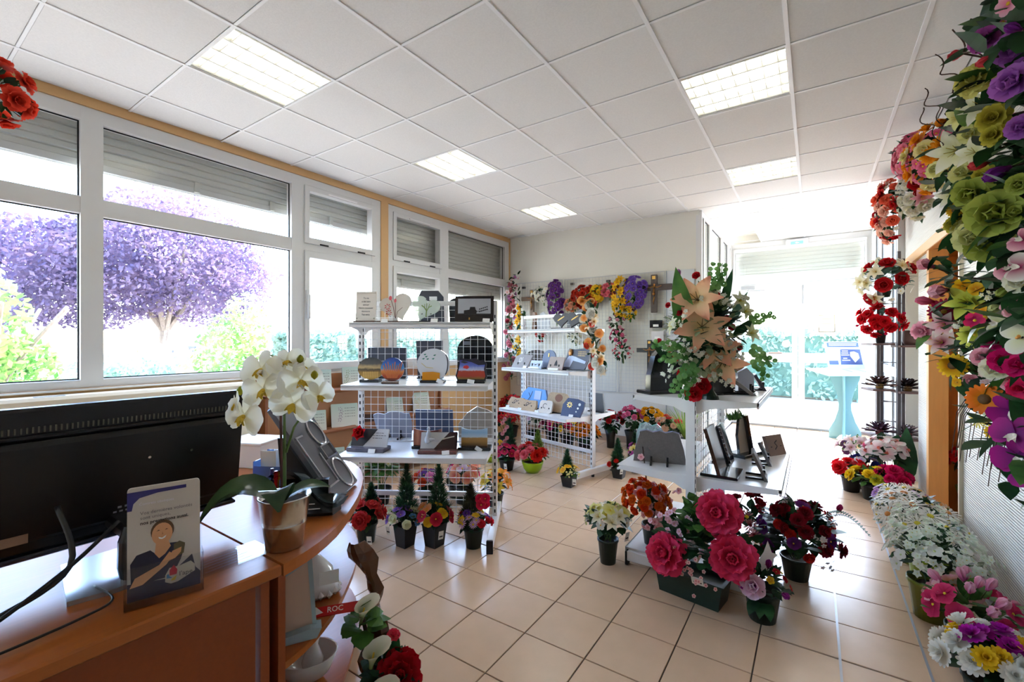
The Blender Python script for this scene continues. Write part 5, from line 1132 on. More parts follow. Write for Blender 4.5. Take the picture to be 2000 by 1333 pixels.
def dome(root, c, R, specs, seed, lo=.05, facing=None, jitter=.12, grow=(.88, 1.12)):
    """specs: (kind, size, c1, c2, count[, centre])"""
    rng = random.Random(seed); items = []
    for s in specs: items += [s] * s[4]
    rng.shuffle(items); N = len(items); c = Vector(c); Q = Vector(facing).to_track_quat('Z', 'Y') if facing else None
    for i, s in enumerate(items):
        z = 1 - (1 - lo) * (i + .5) / N; a = i * 2.39996 + seed; q = sqrt(max(0, 1 - z * z))
        d = Vector((q * cos(a) + rng.gauss(0, jitter), q * sin(a) + rng.gauss(0, jitter), z + rng.gauss(0, jitter * .6)))
        if Q: d = Q @ d
        d.normalize(); p = c + Vector((d.x * R[0], d.y * R[1], d.z * R[2])) * rng.uniform(.88, 1.08)
        nrm = Vector((d.x / R[0], d.y / R[1], d.z / R[2])).normalized() + Vector((rng.gauss(0, .12), rng.gauss(0, .12), rng.gauss(0, .12)))
        bloom(s[0], root, p, nrm, s[1] * rng.uniform(*grow), s[2], s[3], s[5] if len(s) > 5 else (228, 186, 40), rng=rng)
def stems(root, c0, c, R, n, seed, r=.003):
    rng = random.Random(seed); mb = MB()
    for _ in range(n):
        a = rng.uniform(0, 2 * pi); e = Vector(c) + Vector((R[0] * .6 * cos(a), R[1] * .6 * sin(a), R[2] * rng.uniform(-.2, .6)))
        s = Vector(c0) + Vector((rng.uniform(-.02, .02), rng.uniform(-.02, .02), 0)); mb.tube([s, (s + e) / 2 + Vector((0, 0, .01)), e], r, 4)
    part('stems', mb, STEMM, root)
def conifer(root, x, y, z0, h, r, m, seed, n=760, name='conifer', L=.058):
    rng = random.Random(seed); mb = MB()
    mb.cyl((x, y, z0 - .03), (x, y, z0 + h * .9), .008, .002, 6)
    for i in range(n):
        t = rng.random() ** 1.25; rad = r * (1 - t) ** .8 * rng.uniform(.45, 1.0) * (1 if t > .05 else .8); a = rng.uniform(0, 2 * pi); d = Vector((cos(a), sin(a), rng.uniform(.7, 1.8))).normalized()
        p = Vector((x + rad * cos(a), y + rad * sin(a), z0 + h * t * .93)); l = L * rng.uniform(.7, 1.3) * (1 - t * .35)
        s = d.cross(Vector((rng.gauss(0, 1), rng.gauss(0, 1), rng.gauss(0, 1)))).normalized() * l * .16; b = p - d * l * .5
        for k in (-1, 0, 1):
            e = b + (d + s.normalized() * .4 * k).normalized() * l
            mb.add([b - s * .35, b + s * .35, e], [(0, 1, 2)])
    return part(name, mb, m, root, stuff=True)
def pot(root, kind, r, h, m, at=(0, 0, 0), name='pot'):
    T = Matrix.Translation(at)
    if kind == 'round': mb = MB().lathe([(r * .72, 0), (r * .95, h * .9), (r * 1.02, h * .9), (r * 1.02, h), (r * .94, h), (r * .9, h * .85)], 20, 0, T)
    elif kind == 'bowl': mb = MB().lathe([(r * .55, 0), (r * .85, h * .35), (r * 1.0, h * .85), (r * 1.04, h), (r * .96, h), (r * .9, h * .8)], 22, 0, T)
    elif kind == 'square':
        mb = MB().lathe([(r * .98, 0), (r * 1.3, h), (r * 1.36, h), (r * 1.36, h * 1.06), (r * 1.24, h * 1.06), (r * 1.2, h * .9)], 4, 0, T @ Matrix.Rotation(pi / 4, 4, 'Z'))
    elif kind == 'vase': mb = MB().lathe([(r * .6, 0), (r * .7, h * .6), (r, h), (r * .9, h), (r * .6, h * .7)], 16, 0, T)
    o = part(name, mb, m, root, smooth=kind != 'square'); part('soil', MB().lathe([(r * .88, h * .84), (r * .001, h * .88)], 12, 0, T, caps=False), mat('soil', (50, 38, 30), .9), o); return o
def tagcard(root, p, rz, w=.035, h=.06, tone=(236, 236, 230), tilt=.2):
    o = part('price_tag', MB().box((0, 0, -h / 2), (w, .0015, h)), mat('tag_%d_%d_%d' % tone, tone, .6), root); o.location = p; o.rotation_euler = (tilt, 0, rz)
    part('bar_code', MB().box((0, -.0012, -h * .65), (w * .7, .0008, h * .16)), INK, o); return o
def potted(label, loc, pk, r, h, pm, dom, specs, seed, leaf=(LEAF, 60, .07, .035), con=None, tagp=None, name='potted_flowers', group='potted artificial flowers', facing=None, lo=.05, fill=1.35):
    """dom: (z of centre, rx, ry, rz)"""
    t = thing(name, label, 'potted plant', loc, 0, group)
    pot(t, pk, r, h, pm)
    zc, rx, ry, rz = dom
    if leaf: foliage(t, (0, 0, zc), (rx, ry, rz), leaf[1], leaf[2], leaf[3], leaf[0], seed)
    if zc > h + .05: stems(t, (0, 0, h * .85), (0, 0, zc), (rx, ry, rz), 8, seed)
    dome(t, (0, 0, zc), (rx, ry, rz), [q[:1] + (q[1] * 1.15,) + q[2:4] + (int(q[4] * fill + .5),) + q[5:] for q in specs], seed, lo=lo, facing=facing)
    if con: conifer(t, con[0], con[1], con[2], con[3], con[4], con[5], seed)
    if tagp: tagcard(t, tagp[:3], tagp[3])
    return t
CONG = leaf_mat('conifer_green', (22, 62, 46), (54, 104, 66), tr=.1, scale=20); CONL = leaf_mat('conifer_lime', (90, 128, 50), (150, 176, 80), tr=.2, scale=20); CONB = leaf_mat('conifer_brown', (44, 52, 36), (84, 84, 56), tr=.1, scale=20)
WH = (236, 234, 224); CREAMC = (236, 226, 176); YEL = (240, 200, 40); LEM = (236, 226, 110); ORG = (236, 120, 30); DOR = (206, 70, 20); RD = (200, 20, 30); DRD = (130, 10, 26); COR = (236, 84, 80); PNK = (240, 130, 170); PPK = (244, 190, 204); MAG = (214, 24, 110); HOT = (234, 40, 100); PUR = (110, 40, 140); VIO = (150, 80, 180); LIL = (200, 150, 210); PEA = (246, 190, 150); BLU = (56, 56, 140)

# row of small potted conifers in front of the middle gondola
potted('dark round pot of coral roses with a small conifer, by the curved counter', (-2.60, 2.03, 0), 'round', .075, .135, POTG, (.17, .11, .11, .10), [('rose', .085, (190, 30, 40), COR, 6), ('peony', .10, (170, 24, 40), (226, 70, 70), 2)], 11, (LEAF, 40, .07, .04), (.0, .04, .16, .26, .085, CONG), (.1, -.06, .08, .5))
potted('square black pot with tall conifer, cream roses and violets', (-2.33, 2.14, 0), 'square', .062, .14, POTK, (.18, .12, .11, .08), [('rose', .055, (220, 226, 160), (240, 240, 210), 6), ('blossom', .05, (70, 130, 190), (110, 160, 210), 2), ('pansy', .065, PUR, (140, 110, 190), 5)], 12, (LEAF, 44, .06, .03), (-.02, .03, .18, .40, .105, CONG), (-.1, -.07, .13, .1))
potted('square black pot with tall conifer and mixed pansies', (-2.165, 2.255, 0), 'square', .066, .145, POTK, (.19, .115, .11, .085), [('pansy', .085, (246, 150, 60), (240, 180, 130), 3), ('pansy', .07, (226, 170, 20), YEL, 4), ('pansy', .075, (150, 10, 40), (220, 40, 70), 5)], 13, (LEAF, 40, .06, .03), (.01, .03, .18, .42, .10, CONG), (.11, -.05, .14, 1.2))
potted('round pot with a brownish conifer, red cyclamen and small violet daisies', (-1.93, 2.39, 0), 'round', .07, .13, POTG, (.16, .115, .11, .075), [('daisy', .055, LIL, (236, 200, 226), 6), ('pansy', .055, (90, 50, 150), (130, 80, 180), 3), ('blossom', .055, (226, 180, 30), YEL, 3), ('rose', .05, RD, (220, 40, 60), 3)], 14, (LEAF, 40, .06, .03), (-.05, .03, .15, .28, .10, CONB))
_t = bpy.data.objects['potted_flowers.003']
for p in ((.085, .02, .30), (.06, .0, .335), (.1, .0, .345), (.09, -.03, .31)): bloom('pansy', _t, p, (.3, -.6, .5), .075, (170, 0, 50), (226, 26, 70))
# behind its mesh
potted('dark pot of violet and pink pansies seen through the middle gondola mesh', (-2.78, 2.80, 0), 'round', .075, .13, POTG, (.19, .12, .12, .09), [('pansy', .09, (200, 90, 150), (240, 150, 200), 3), ('pansy', .08, (70, 30, 100), PUR, 4), ('rose', .07, DOR, (230, 90, 50), 3)], 15)
potted('dark pot of coral and pink orchids seen through the middle gondola mesh', (-2.53, 2.99, 0), 'round', .08, .14, POTG, (.24, .14, .13, .11), [('pansy', .10, (230, 100, 90), PEA, 5), ('orchid', .09, (220, 160, 210), WH, 3), ('pansy', .085, MAG, HOT, 3)], 16, (LEAF, 50, .08, .04))
potted('low pot of yellow and orange lilies peeking right of the middle gondola', (-2.24, 3.07, 0), 'round', .07, .12, POTG, (.18, .12, .12, .10), [('lily', .10, (236, 170, 60), ORG, 4), ('lily', .09, LEM, YEL, 5)], 17)
potted('dark pot with a small dusky conifer behind the middle gondola', (-2.68, 3.06, 0), 'round', .07, .12, POTG, (.14, .08, .08, .06), [('blossom', .04, PUR, VIO, 4)], 18, (LEAF, 20, .06, .03), (0, 0, .12, .36, .10, CONB))
potted('leafy green plant with a white label behind the middle gondola, far left', (-3.10, 2.58, 0), 'round', .08, .14, POTK, (.30, .15, .15, .17), [('blossom', .05, CREAMC, WH, 5)], 19, (LEAFM, 120, .11, .05), None, (.02, -.12, .5, .3))
# in front of the slanting gondola
potted('lime pot with yellow pansies and a pale conifer, left of the slanting gondola', (-3.10, 4.20, 0), 'bowl', .105, .12, POTL, (.17, .13, .13, .10), [('pansy', .10, (216, 150, 10), YEL, 6), ('pansy', .09, (60, 40, 110), BLU, 4)], 21, (LEAFM, 40, .08, .04), (-.02, .02, .16, .34, .10, CONL), (.08, -.1, .1, .2))
potted('black pot of crimson cyclamen with a tall pink-tipped heather', (-2.78, 4.02, 0), 'round', .09, .12, POTK, (.17, .13, .13, .10), [('pansy', .08, (150, 10, 50), (214, 40, 90), 10)], 22, (LEAF, 50, .08, .04), (-.02, .08, .16, .42, .10, CONG), (.06, -.12, .1, .1))
_t = bpy.data.objects['potted_flowers.010']
for k in range(8): bloom('carnation', _t, (-.07 + .03 * (k % 3), .02, .26 + k * .04), (.1, -.8, .4), .05, (190, 110, 110), (226, 160, 160))
potted('lime bowl of coral and scarlet begonias with a pale conifer', (-2.50, 4.10, 0), 'bowl', .115, .12, POTL, (.18, .15, .14, .10), [('carnation', .11, (190, 10, 10), (232, 40, 24), 5), ('carnation', .10, (226, 70, 90), (240, 120, 130), 5)], 23, (LEAFM, 50, .09, .04), (.04, .04, .17, .30, .09, CONL))
potted('small black square pot with dark conifer and yellow flowers by the gondola foot', (-1.965, 3.90, 0), 'square', .066, .10, POTK, (.13, .11, .10, .07), [('pansy', .06, (226, 140, 20), YEL, 5), ('sprig', .06, (220, 220, 120), CREAMC, 5)], 24, (LEAFM, 50, .05, .02), (-.03, .02, .12, .24, .075, CONG), (.09, -.07, .1, .3))
potted('black pot with bluish conifer, red and white flowers right of the slanting gondola', (-1.66, 4.43, 0), 'square', .066, .10, POTK, (.13, .11, .10, .07), [('carnation', .05, (190, 10, 10), (230, 40, 30), 4), ('daisy', .045, WH, WH, 4)], 25, (LEAFM, 40, .05, .02), (-.02, .02, .12, .30, .085, CONG), (.06, -.08, .12, 1.0))
potted('black pot of purple and cream orchids beside the end-on gondola', (-1.56, 4.72, 0), 'square', .07, .10, POTK, (.18, .11, .10, .12), [('orchid', .085, (150, 30, 140), (220, 120, 200), 5), ('orchid', .075, LEM, CREAMC, 5)], 26, (LEAFM, 36, .07, .03), (-.05, .06, .12, .32, .08, CONG))
# rows along the back wall
for lab, x, y, sp, s, hh in (('tall black vase of red roses at the back wall, behind the slanting gondola', -2.22, 5.62, [('rose', .08, (150, 0, 10), RD, 12)], 31, .33), ('tall black vase of pink roses at the back wall', -1.98, 5.70, [('rose', .085, (214, 90, 130), PNK, 18)], 32, .38),
        ('tall black vase of golden yellow roses at the back wall', -1.73, 5.76, [('rose', .08, (226, 140, 0), (246, 190, 30), 20)], 33, .38), ('black vase of red and cream roses near the glazed bay', -1.47, 5.62, [('rose', .08, WH, PEA, 10), ('rose', .075, RD, COR, 6)], 34, .32)):
    t = thing('vase_of_roses', lab, 'vase of flowers', (x, y, 0), 0, 'vases of roses at the back wall'); pot(t, 'vase', .08, .24, POTK, name='vase'); foliage(t, (0, 0, hh), (.15, .12, .13), 90, .09, .045, LEAF, s, lo=-.8); stems(t, (0, 0, .2), (0, 0, hh), (.12, .1, .1), 10, s); dome(t, (0, 0, hh + .02), (.16, .12, .13), sp, s, lo=.0)
t = thing('spiky_plant', 'pale spiky green plant in a vase beside the red and cream roses', 'vase of flowers', (-1.28, 5.60, 0), 0, 'vases of roses at the back wall'); pot(t, 'vase', .07, .24, POTK, name='vase')
mb = MB()
for k in range(40): a_ = k * 2.4; leaf_blade(mb, (0, 0, .22), (cos(a_) * .5, sin(a_) * .5, 1), (0, 0, 1), .30 + .08 * (k % 4), .014, .35)
part('foliage', mb, LEAFL, t, stuff=True)
for k in range(6): part('leaf', leaf_blade(MB(), (0, 0, .22), (cos(k * 1.05) * .6, sin(k * 1.05) * .6, 1), (0, 0, 1), .34, .02, .3), LEAFL, t)
for lab, x, y, sp, s, zc in (('dark pot of red poinsettias in the corner under the window, rear one', -3.68, 5.45, [('poinsettia', .17, (150, 0, 8), (206, 14, 20), 9)], 41, .46), ('dark pot of red poinsettias in the corner, front one', -3.45, 4.95, [('poinsettia', .15, (150, 0, 8), (206, 14, 20), 8)], 42, .34),
        ('pot of magenta cyclamen behind the slanting gondola mesh', -3.0, 5.45, [('pansy', .10, (170, 10, 90), MAG, 12)], 43, .22), ('pot of pink and yellow primroses behind the slanting gondola mesh', -2.72, 5.35, [('carnation', .10, (220, 40, 90), HOT, 7), ('pansy', .09, (220, 160, 10), YEL, 5)], 44, .26),
        ('pot of orange and gold marigolds behind the slanting gondola mesh', -2.42, 5.25, [('carnation', .09, (210, 90, 0), (240, 150, 20), 10)], 45, .20), ('pot of white and lilac primroses behind the slanting gondola', -3.22, 5.30, [('pansy', .08, LIL, WH, 8)], 46, .34)):
    potted(lab, (x, y, 0), 'round', .10, .16, POTK, (zc, .18, .16, .13), sp, s, (LEAF, 70, .10, .05))
# beside and before the end-on gondola
potted('dark green pot of yellow and white flowers at the front of the end-on gondola', (-1.085, 2.70, 0), 'round', .066, .155, POTG, (.26, .14, .13, .10), [('pansy', .085, (226, 216, 90), (240, 236, 170), 8), ('lily', .08, CREAMC, WH, 4), ('blossom', .06, WH, WH, 5)], 51, (LEAF, 60, .08, .05), None, (.13, .0, .22, 1.2))
t = thing('orange_ranunculus', 'pot of orange ranunculus with pale pink cherry blossom sprays on the gondola base', 'potted plant', (-.87, 2.90, .10), 0, 'potted artificial flowers'); pot(t, 'round', .06, .13, POTG)
foliage(t, (0, 0, .24), (.11, .10, .12), 70, .06, .03, LEAF, 52); dome(t, (-.03, -.03, .26), (.14, .12, .14), [('rose', .058, (206, 70, 0), ORG, 30), ('rose', .058, (196, 34, 10), (236, 76, 20), 24)], 52, lo=-.3)
mb = MB()
for k, (x, y, z) in enumerate(((-.05, -.02, .62), (.07, -.05, .40), (.12, .0, .36), (.05, -.1, .30), (.14, -.12, .24))):
    mb.tube([(0, 0, .1), (x * .5, y * .5, z * .6), (x, y, z)], .004, 5)
    rng_ = random.Random(60 + k)
    for q in range(18):
        s_ = rng_.uniform(.45, 1.0); p = Vector((x, y, z)) * s_ + Vector((rng_.gauss(0, .03), rng_.gauss(0, .03), rng_.gauss(0, .025)))
        bloom('blossom', t, p, (rng_.gauss(0, .5), -1 + rng_.gauss(0, .4), rng_.gauss(.3, .4)), .045, (236, 150, 160), (246, 206, 206), (210, 90, 90), rng=rng_)
part('branch', mb, TWIG, t)
t = thing('peony_planter', 'long dark green planter with three big crimson pink peonies on the floor', 'planter', (-.555, 2.615, 0), radians(-9), 'potted artificial flowers')
part('trough', MB().lathe([(.5, 0), (.56, .9), (.6, 1.0), (.54, 1.0), (.5, .8)], 4, 0, Matrix.Diagonal((.36, .17, .14, 1)) @ Matrix.Rotation(pi / 4, 4, 'Z') @ Matrix.Diagonal((1.25, 1.25, 1, 1))), mat('planter_green', (22, 48, 40), .35), t)
foliage(t, (0, 0, .26), (.22, .13, .2), 150, .09, .05, LEAF, 53, lo=-.2); foliage(t, (.02, .02, .4), (.1, .08, .18), 36, .08, .06, LEAFM, 54, name='leafy_sprays')
for p, n_, s_ in (((-.10, -.10, .23), (-.2, -1, .45), .22), ((.14, .0, .49), (.05, -1, .35), .225), ((.23, -.08, .31), (.3, -1, .35), .215)): bloom('peony', t, p, n_, s_, (180, 2, 56), (246, 74, 118))
rng_ = random.Random(5)
for k in range(22): bloom('blossom', t, (-.02 + rng_.gauss(.06, .06), -.12 + rng_.gauss(0, .02), .17 + rng_.gauss(0, .045)), (rng_.gauss(0, .4), -1, .5), .022, (226, 130, 130), (250, 216, 206), (120, 40, 40), rng=rng_)
for k in range(34): bloom('blossom', t, (-.08 + rng_.gauss(0, .06), -.05 + rng_.gauss(0, .02), .34 + rng_.gauss(0, .08)), (rng_.gauss(0, .4), -1, .5), .035, (226, 150, 180), (248, 214, 222), rng=rng_)
tagcard(t, (.07, -.13, .17), .1, .06, .055, tilt=.5)
t = potted('small dark pot with a large mauve rose and purple callas on the floor', (-.215, 2.59, 0), 'round', .085, .15, POTG, (.18, .12, .11, .09), [('tulip', .06, (110, 0, 90), (160, 40, 140), 4), ('blossom', .04, (210, 140, 10), YEL, 5), ('blossom', .035, (150, 0, 20), RD, 5)], 55, (LEAF, 60, .07, .035))
bloom('rose', t, (-.03, -.10, .20), (-.1, -1, .4), .12, (226, 150, 190), (240, 214, 226)); 
for k in range(3): part('leaf', leaf_blade(MB(), (.02 * k - .02, -.06, .12), (.3 * (k - 1), -1, -.2), (0, 0, 1), .10, .06, .4), LEAF, t)
part('paper_cutout', MB().prism([(-.03, 0), (.04, 0), (.02, .06), (.05, .09), (.02, .1), (.0, .16), (-.02, .1), (-.045, .06)], .002, M=Matrix.Translation((.02, .05, .22)) @ Matrix.Rotation(.5, 4, 'Z')), PAPER, t, 'white paper flower cut-out')
t = potted('round dark pot of burgundy and violet flowers with a fern, on the aisle side', (-.085, 3.15, 0), 'round', .085, .13, POTG, (.25, .20, .19, .20), [('carnation', .075, (90, 0, 20), (150, 10, 36), 12), ('pansy', .075, (70, 10, 80), (120, 40, 130), 8), ('carnation', .06, (170, 10, 10), (214, 40, 30), 6), ('sprig', .09, (236, 226, 236), WH, 6)], 56, (LEAF, 160, .10, .06), lo=-.35)
fr = MB(); base = Vector((.10, -.02, .38)); tip = Vector((.33, -.08, .36))
for k in range(22):
    s_ = k / 21; p = base.lerp(tip, s_) + Vector((0, 0, .07 * sin(pi * s_)))
    for sg in (-1, 1): leaf_blade(fr, p, (.35, sg * .9, .1), (0, 0, 1), .085 * (1 - s_ * .75), .014, .15, 2)
part('fern_frond', fr, LEAF, t); bloom('tulip', t, (.20, .04, .42), (.3, -.2, .9), .07, (170, 10, 80), (210, 50, 120))
for k, (dx, dz) in enumerate(((-.23, .30), (-.21, .24), (-.25, .34))): bloom('daisy', t, (dx, -.12 + .01 * k, dz), (-.2, -1, .2), .085, (190, 40, 70), (244, 190, 180), (130, 20, 40))
t = thing('bronze_roses', 'row of dark red roses lying on the gondola base beside the aisle', 'artificial flowers', (-.33, 3.05, .10), 0, 'potted artificial flowers'); part('stalks', MB().tube([(-.15, 0, .012), (0, .05, .03), (.12, .1, .05)], .01, 6).tube([(-.1, .1, .012), (0, .05, .03), (.1, -.05, .05)], .01, 6), STEMM, t)
foliage(t, (.02, .05, .16), (.18, .2, .13), 60, .09, .05, LEAF, 57, lo=-.9); dome(t, (.02, .05, .19), (.2, .2, .16), [('rose', .07, (110, 0, 14), (170, 10, 30), 12), ('bud', .05, LEM, YEL, 2)], 57)
# flowers by the rack and along the right wall
potted('small dark pot of red begonias at the right edge of the aisle', (.295, 5.26, 0), 'round', .085, .14, POTK, (.19, .13, .12, .08), [('carnation', .11, (190, 0, 20), (230, 30, 40), 5)], 61, (LEAF, 40, .09, .05), None, (.1, -.08, .13, .4))
potted('small dark pot of yellow primroses at the right edge of the aisle', (.435, 5.08, 0), 'round', .09, .13, POTK, (.18, .15, .12, .08), [('carnation', .10, (214, 170, 0), (244, 214, 40), 4), ('carnation', .10, (190, 190, 20), (226, 226, 70), 3)], 62, (LEAFM, 40, .09, .05))
potted('small dark pot of magenta azaleas by the recess post', (.56, 5.02, 0), 'round', .075, .13, POTK, (.20, .12, .11, .10), [('carnation', .10, (170, 0, 60), (220, 20, 100), 9)], 63, (LEAF, 40, .08, .04))
potted('dark pot of blue and violet pansies behind the yellow primroses', (.40, 5.42, 0), 'round', .08, .13, POTK, (.22, .14, .12, .08), [('pansy', .10, (30, 20, 90), BLU, 5), ('pansy', .08, LIL, WH, 4)], 64, (LEAF, 40, .08, .04))
t = potted('dark pot of white orchids with pink throats and one broad pointed leaf', (.56, 5.34, 0), 'round', .09, .14, POTK, (.36, .17, .13, .16), [('orchid', .11, (240, 190, 196), WH, 14, (220, 110, 90)), ('rose', .07, (220, 60, 110), PNK, 4)], 65, (LEAF, 60, .11, .06))
lf = MB(); leaf_blade(lf, (.12, -.02, .12), (.02, 0, 1), (0, -1, .1), .52, .17, .05, 5); part('broad_leaf', lf, LEAF, t, 'broad pointed dark green leaf')
potted('dark pot of pale pink and plum lilies beside the rack foot', (.36, 5.62, 0), 'round', .08, .13, POTK, (.30, .15, .12, .13), [('lily', .10, (226, 170, 190), WH, 6), ('pansy', .08, (60, 10, 50), (110, 40, 90), 4), ('blossom', .05, PEA, CREAMC, 4)], 66, (LEAFM, 40, .09, .04))
potted('olive pot of red geraniums standing in the wooden recess', (1.02, 4.86, 0), 'vase', .10, .27, POTO, (.46, .13, .12, .12), [('carnation', .10, (170, 0, 10), (214, 16, 20), 9)], 67, (LEAF, 50, .10, .06))
potted('pot of white daisies with violet pansies, farthest of the row by the right wall', (.53, 4.20, 0), 'round', .09, .16, POTO, (.24, .17, .2, .13), [('daisy', .10, WH, WH, 18, (220, 190, 70)), ('pansy', .07, (90, 30, 120), LIL, 6)], 71, (LEAF, 70, .08, .04))
potted('lime pot of large white daisies, second of the row by the right wall', (.53, 3.78, 0), 'round', .095, .19, POTO, (.27, .20, .22, .15), [('daisy', .125, WH, (240, 238, 232), 16, (200, 130, 60)), ('daisy', .085, WH, WH, 12, (224, 196, 60))], 72, (LEAF, 150, .08, .045))
potted('lime pot of white daisies with a label, third of the row by the right wall', (.54, 3.42, 0), 'round', .095, .19, POTL, (.28, .19, .18, .14), [('daisy', .105, WH, WH, 14, (206, 190, 50)), ('sprig', .11, (206, 222, 196), WH, 8)], 73, (LEAF, 70, .08, .04), None, (-.11, -.02, .17, 1.6))
potted('lime pot of small white starry flowers, fourth of the row by the right wall', (.50, 3.08, 0), 'round', .10, .19, POTO, (.28, .19, .19, .15), [('sprig', .12, (206, 222, 196), WH, 22), ('blossom', .06, WH, WH, 12, (206, 214, 150))], 74, (LEAF, 130, .08, .03))
potted('pot of pink tulips and crimson hellebores by the right wall', (.57, 2.74, 0), 'round', .085, .15, POTG, (.23, .14, .16, .12), [('tulip', .08, (220, 90, 150), PPK, 7), ('pansy', .10, (170, 10, 60), (226, 60, 110), 5), ('pansy', .10, PEA, PPK, 4)], 75, (LEAFM, 70, .09, .04))
potted('pot of yellow, white and purple pompons in the lower right corner', (.56, 2.40, 0), 'round', .09, .14, POTG, (.19, .14, .14, .11), [('pompon', .08, (226, 180, 10), YEL, 7), ('pompon', .085, WH, WH, 8), ('pompon', .075, (140, 0, 120), (190, 30, 170), 6), ('bud', .05, LEM, YEL, 3)], 76, (LEAF, 70, .08, .03))

# orchid in the metal bucket on the counter
t = thing('potted_orchid', 'white orchid in a galvanised metal bucket on the counter', 'potted plant', (-1.409, .782, DT), .5935)
ZINC = mat('galvanised_zinc', (206, 204, 198), .2, metal=1.0, noise=.12, nscale=40)
part('bucket', MB().lathe([(.053, 0), (.056, .004), (.064, .075), (.0665, .078), (.065, .081), (.0665, .085), (.0655, .089), (.067, .093), (.076, .158), (.079, .16), (.079, .165), (.073, .163), (.07, .14)], 32), ZINC, t, smooth=True)
part('soil', MB().lathe([(.071, .145), (.001, .15)], 16, caps=False), mat('soil', (50, 38, 30)), t)
OLF = leaf_mat('orchid_leaf', (34, 60, 34), (78, 100, 66), tr=.1, rough=.22, scale=6)
def big_leaf(pts, W, n=9):
    P = [Vector(p) for p in pts]; mb = MB(); vs = []; fs = []
    for i in range(n + 1):
        u = i / n; c = (1 - u) ** 2 * P[0] + 2 * u * (1 - u) * P[1] + u * u * P[2]; d = (2 * (1 - u) * (P[1] - P[0]) + 2 * u * (P[2] - P[1])).normalized()
        s = d.cross(Vector((0, -.35, 1))).normalized(); nn = s.cross(d); w = W * (sin(pi * min(1, u ** .8 * .9 + .08)) + .02)
        for q in (-1, -.5, 0, .5, 1): vs.append(c + s * w * q * .5 + nn * w * .12 * abs(q))
    for i in range(n):
        for j in range(4): fs.append((i * 5 + j, i * 5 + j + 1, i * 5 + j + 6, i * 5 + j + 5))
    return mb.add(vs, fs)
part('leaf', big_leaf([(-.02, -.01, .155), (-.14, -.04, .27), (-.235, -.07, .085)], .105), OLF, t, smooth=True)
part('leaf', big_leaf([(.0, -.02, .15), (.0, -.07, .25), (.04, -.11, .15)], .10), OLF, t, smooth=True)
part('leaf', big_leaf([(.0, .02, .15), (.06, .04, .2), (.12, .06, .17)], .06), OLF, t, smooth=True)
part('stem', MB().tube([(0, 0, .14), (.0, .0, .3), (.0, 0, .36), (.0, .0, .5), (-.02, 0, .6), (-.06, 0, .62), (-.1, 0, .56)], .0055, 7, r1=.003).tube([(.005, 0, .3), (.03, 0, .38), (.07, 0, .44), (.1, 0, .5)], .004, 6, r1=.0025).tube([(0, 0, .44), (.03, -.01, .52), (.08, -.01, .56)], .004, 6, r1=.002), STEMM, t)
part('support_cane', MB().cyl((-.012, .006, .14), (-.016, .006, .49), .004), mat('cane_red', (84, 40, 36), .5), t); part('tie', MB().lathe([(.012, -.004), (.014, 0), (.012, .004)], 8, 0, Matrix.Translation((-.01, 0, .465))), mat('raffia', (190, 140, 80), .7), t)
for (x, y, z, n_, s_, rl) in ((-.053, -.03, .564, (-.2, -1, .3), .135, 0), (-.036, -.05, .505, (-.1, -1, .05), .13, .2), (-.094, -.05, .424, (-.35, -1, .05), .14, -.2), (-.132, -.03, .46, (-.9, -.7, .1), .10, .3), (.017, -.02, .588, (.1, -.8, .6), .11, .5), (.066, -.03, .53, (.6, -.9, .2), .125, .1), (.054, -.05, .46, (.15, -1, .0), .13, -.3), (.115, -.02, .482, (.8, -.7, .1), .10, .4), (.05, .0, .57, (.5, -.5, .7), .10, .2)):
    bloom('orchid', t, (x, y, z), n_, s_ * 1.05, (240, 234, 206), (246, 245, 240), (226, 190, 60), roll=rl)
for x, z in ((-.105, .535), (-.13, .50), (.105, .55), (.06, .60)): part('bud', MB().lathe([(.001, -.014), (.01, -.006), (.012, .002), (.007, .011), (.001, .015)], 8, 0, Matrix.Translation((x, -.02, z))), leaf_mat('orchid_bud', (120, 140, 20), (190, 180, 40)), t, smooth=True)

# calla and peony arrangement on the floor beside the counter end
t = thing('calla_arrangement', 'white callas and a dark red peony with brown bark at the counter end', 'flower arrangement', (-1.335, 1.12, 0), .5935)
pot(t, 'round', .09, .12, POTK); foliage(t, (.02, -.02, .16), (.10, .09, .12), 50, .07, .05, LEAF, 81, lo=-.3); foliage(t, (-.065, -.03, .36), (.05, .05, .12), 20, .07, .06, LEAFM, 82, name='leafy_sprays')
for p, n_, s_ in (((-.07, -.05, .385), (.3, -.25, 1), .13), ((-.03, -.06, .225), (.25, -.3, 1), .15), ((.0, -.12, .13), (.4, -.4, 1), .16)): bloom('calla', t, p, n_, s_, (150, 170, 90), (244, 240, 222), (226, 190, 60), roll=-.6)
bloom('peony', t, (.07, -.05, .20), (.3, -1, .5), .155, (90, 0, 12), (186, 8, 28)); bloom('rose', t, (.035, -.0, .30), (.3, -.4, 1), .05, (226, 90, 90), (240, 60, 90))
bk = MB(); vs = []; fs = []; NB = 16
for k in range(NB + 1):
    u = k / NB; cx = -.085 + .055 * sin(u * 3.4) - .03 * u; w = .03 + .018 * sin(u * 9) + .012 * sin(u * 23)
    for j in range(5): q = -1 + j * .5; vs.append((cx + w * q, .05 + .03 * q * q + .01 * sin(u * 12 + q), .12 + u * .50))
for k in range(NB):
    for j in range(4): fs.append((k * 5 + j, k * 5 + j + 1, k * 5 + j + 6, k * 5 + j + 5))
bk.add(vs, fs); bk.add([(x, y + .008, z) for x, y, z in vs], [tuple(reversed(f)) for f in fs])
part('bark_curl', bk, mat('lacquered_bark', (86, 52, 30), .15), t); part('branch', MB().tube([(-.02, 0, .1), (-.05, -.02, .28), (-.075, -.03, .42)], .008, 6), TWIG, t)
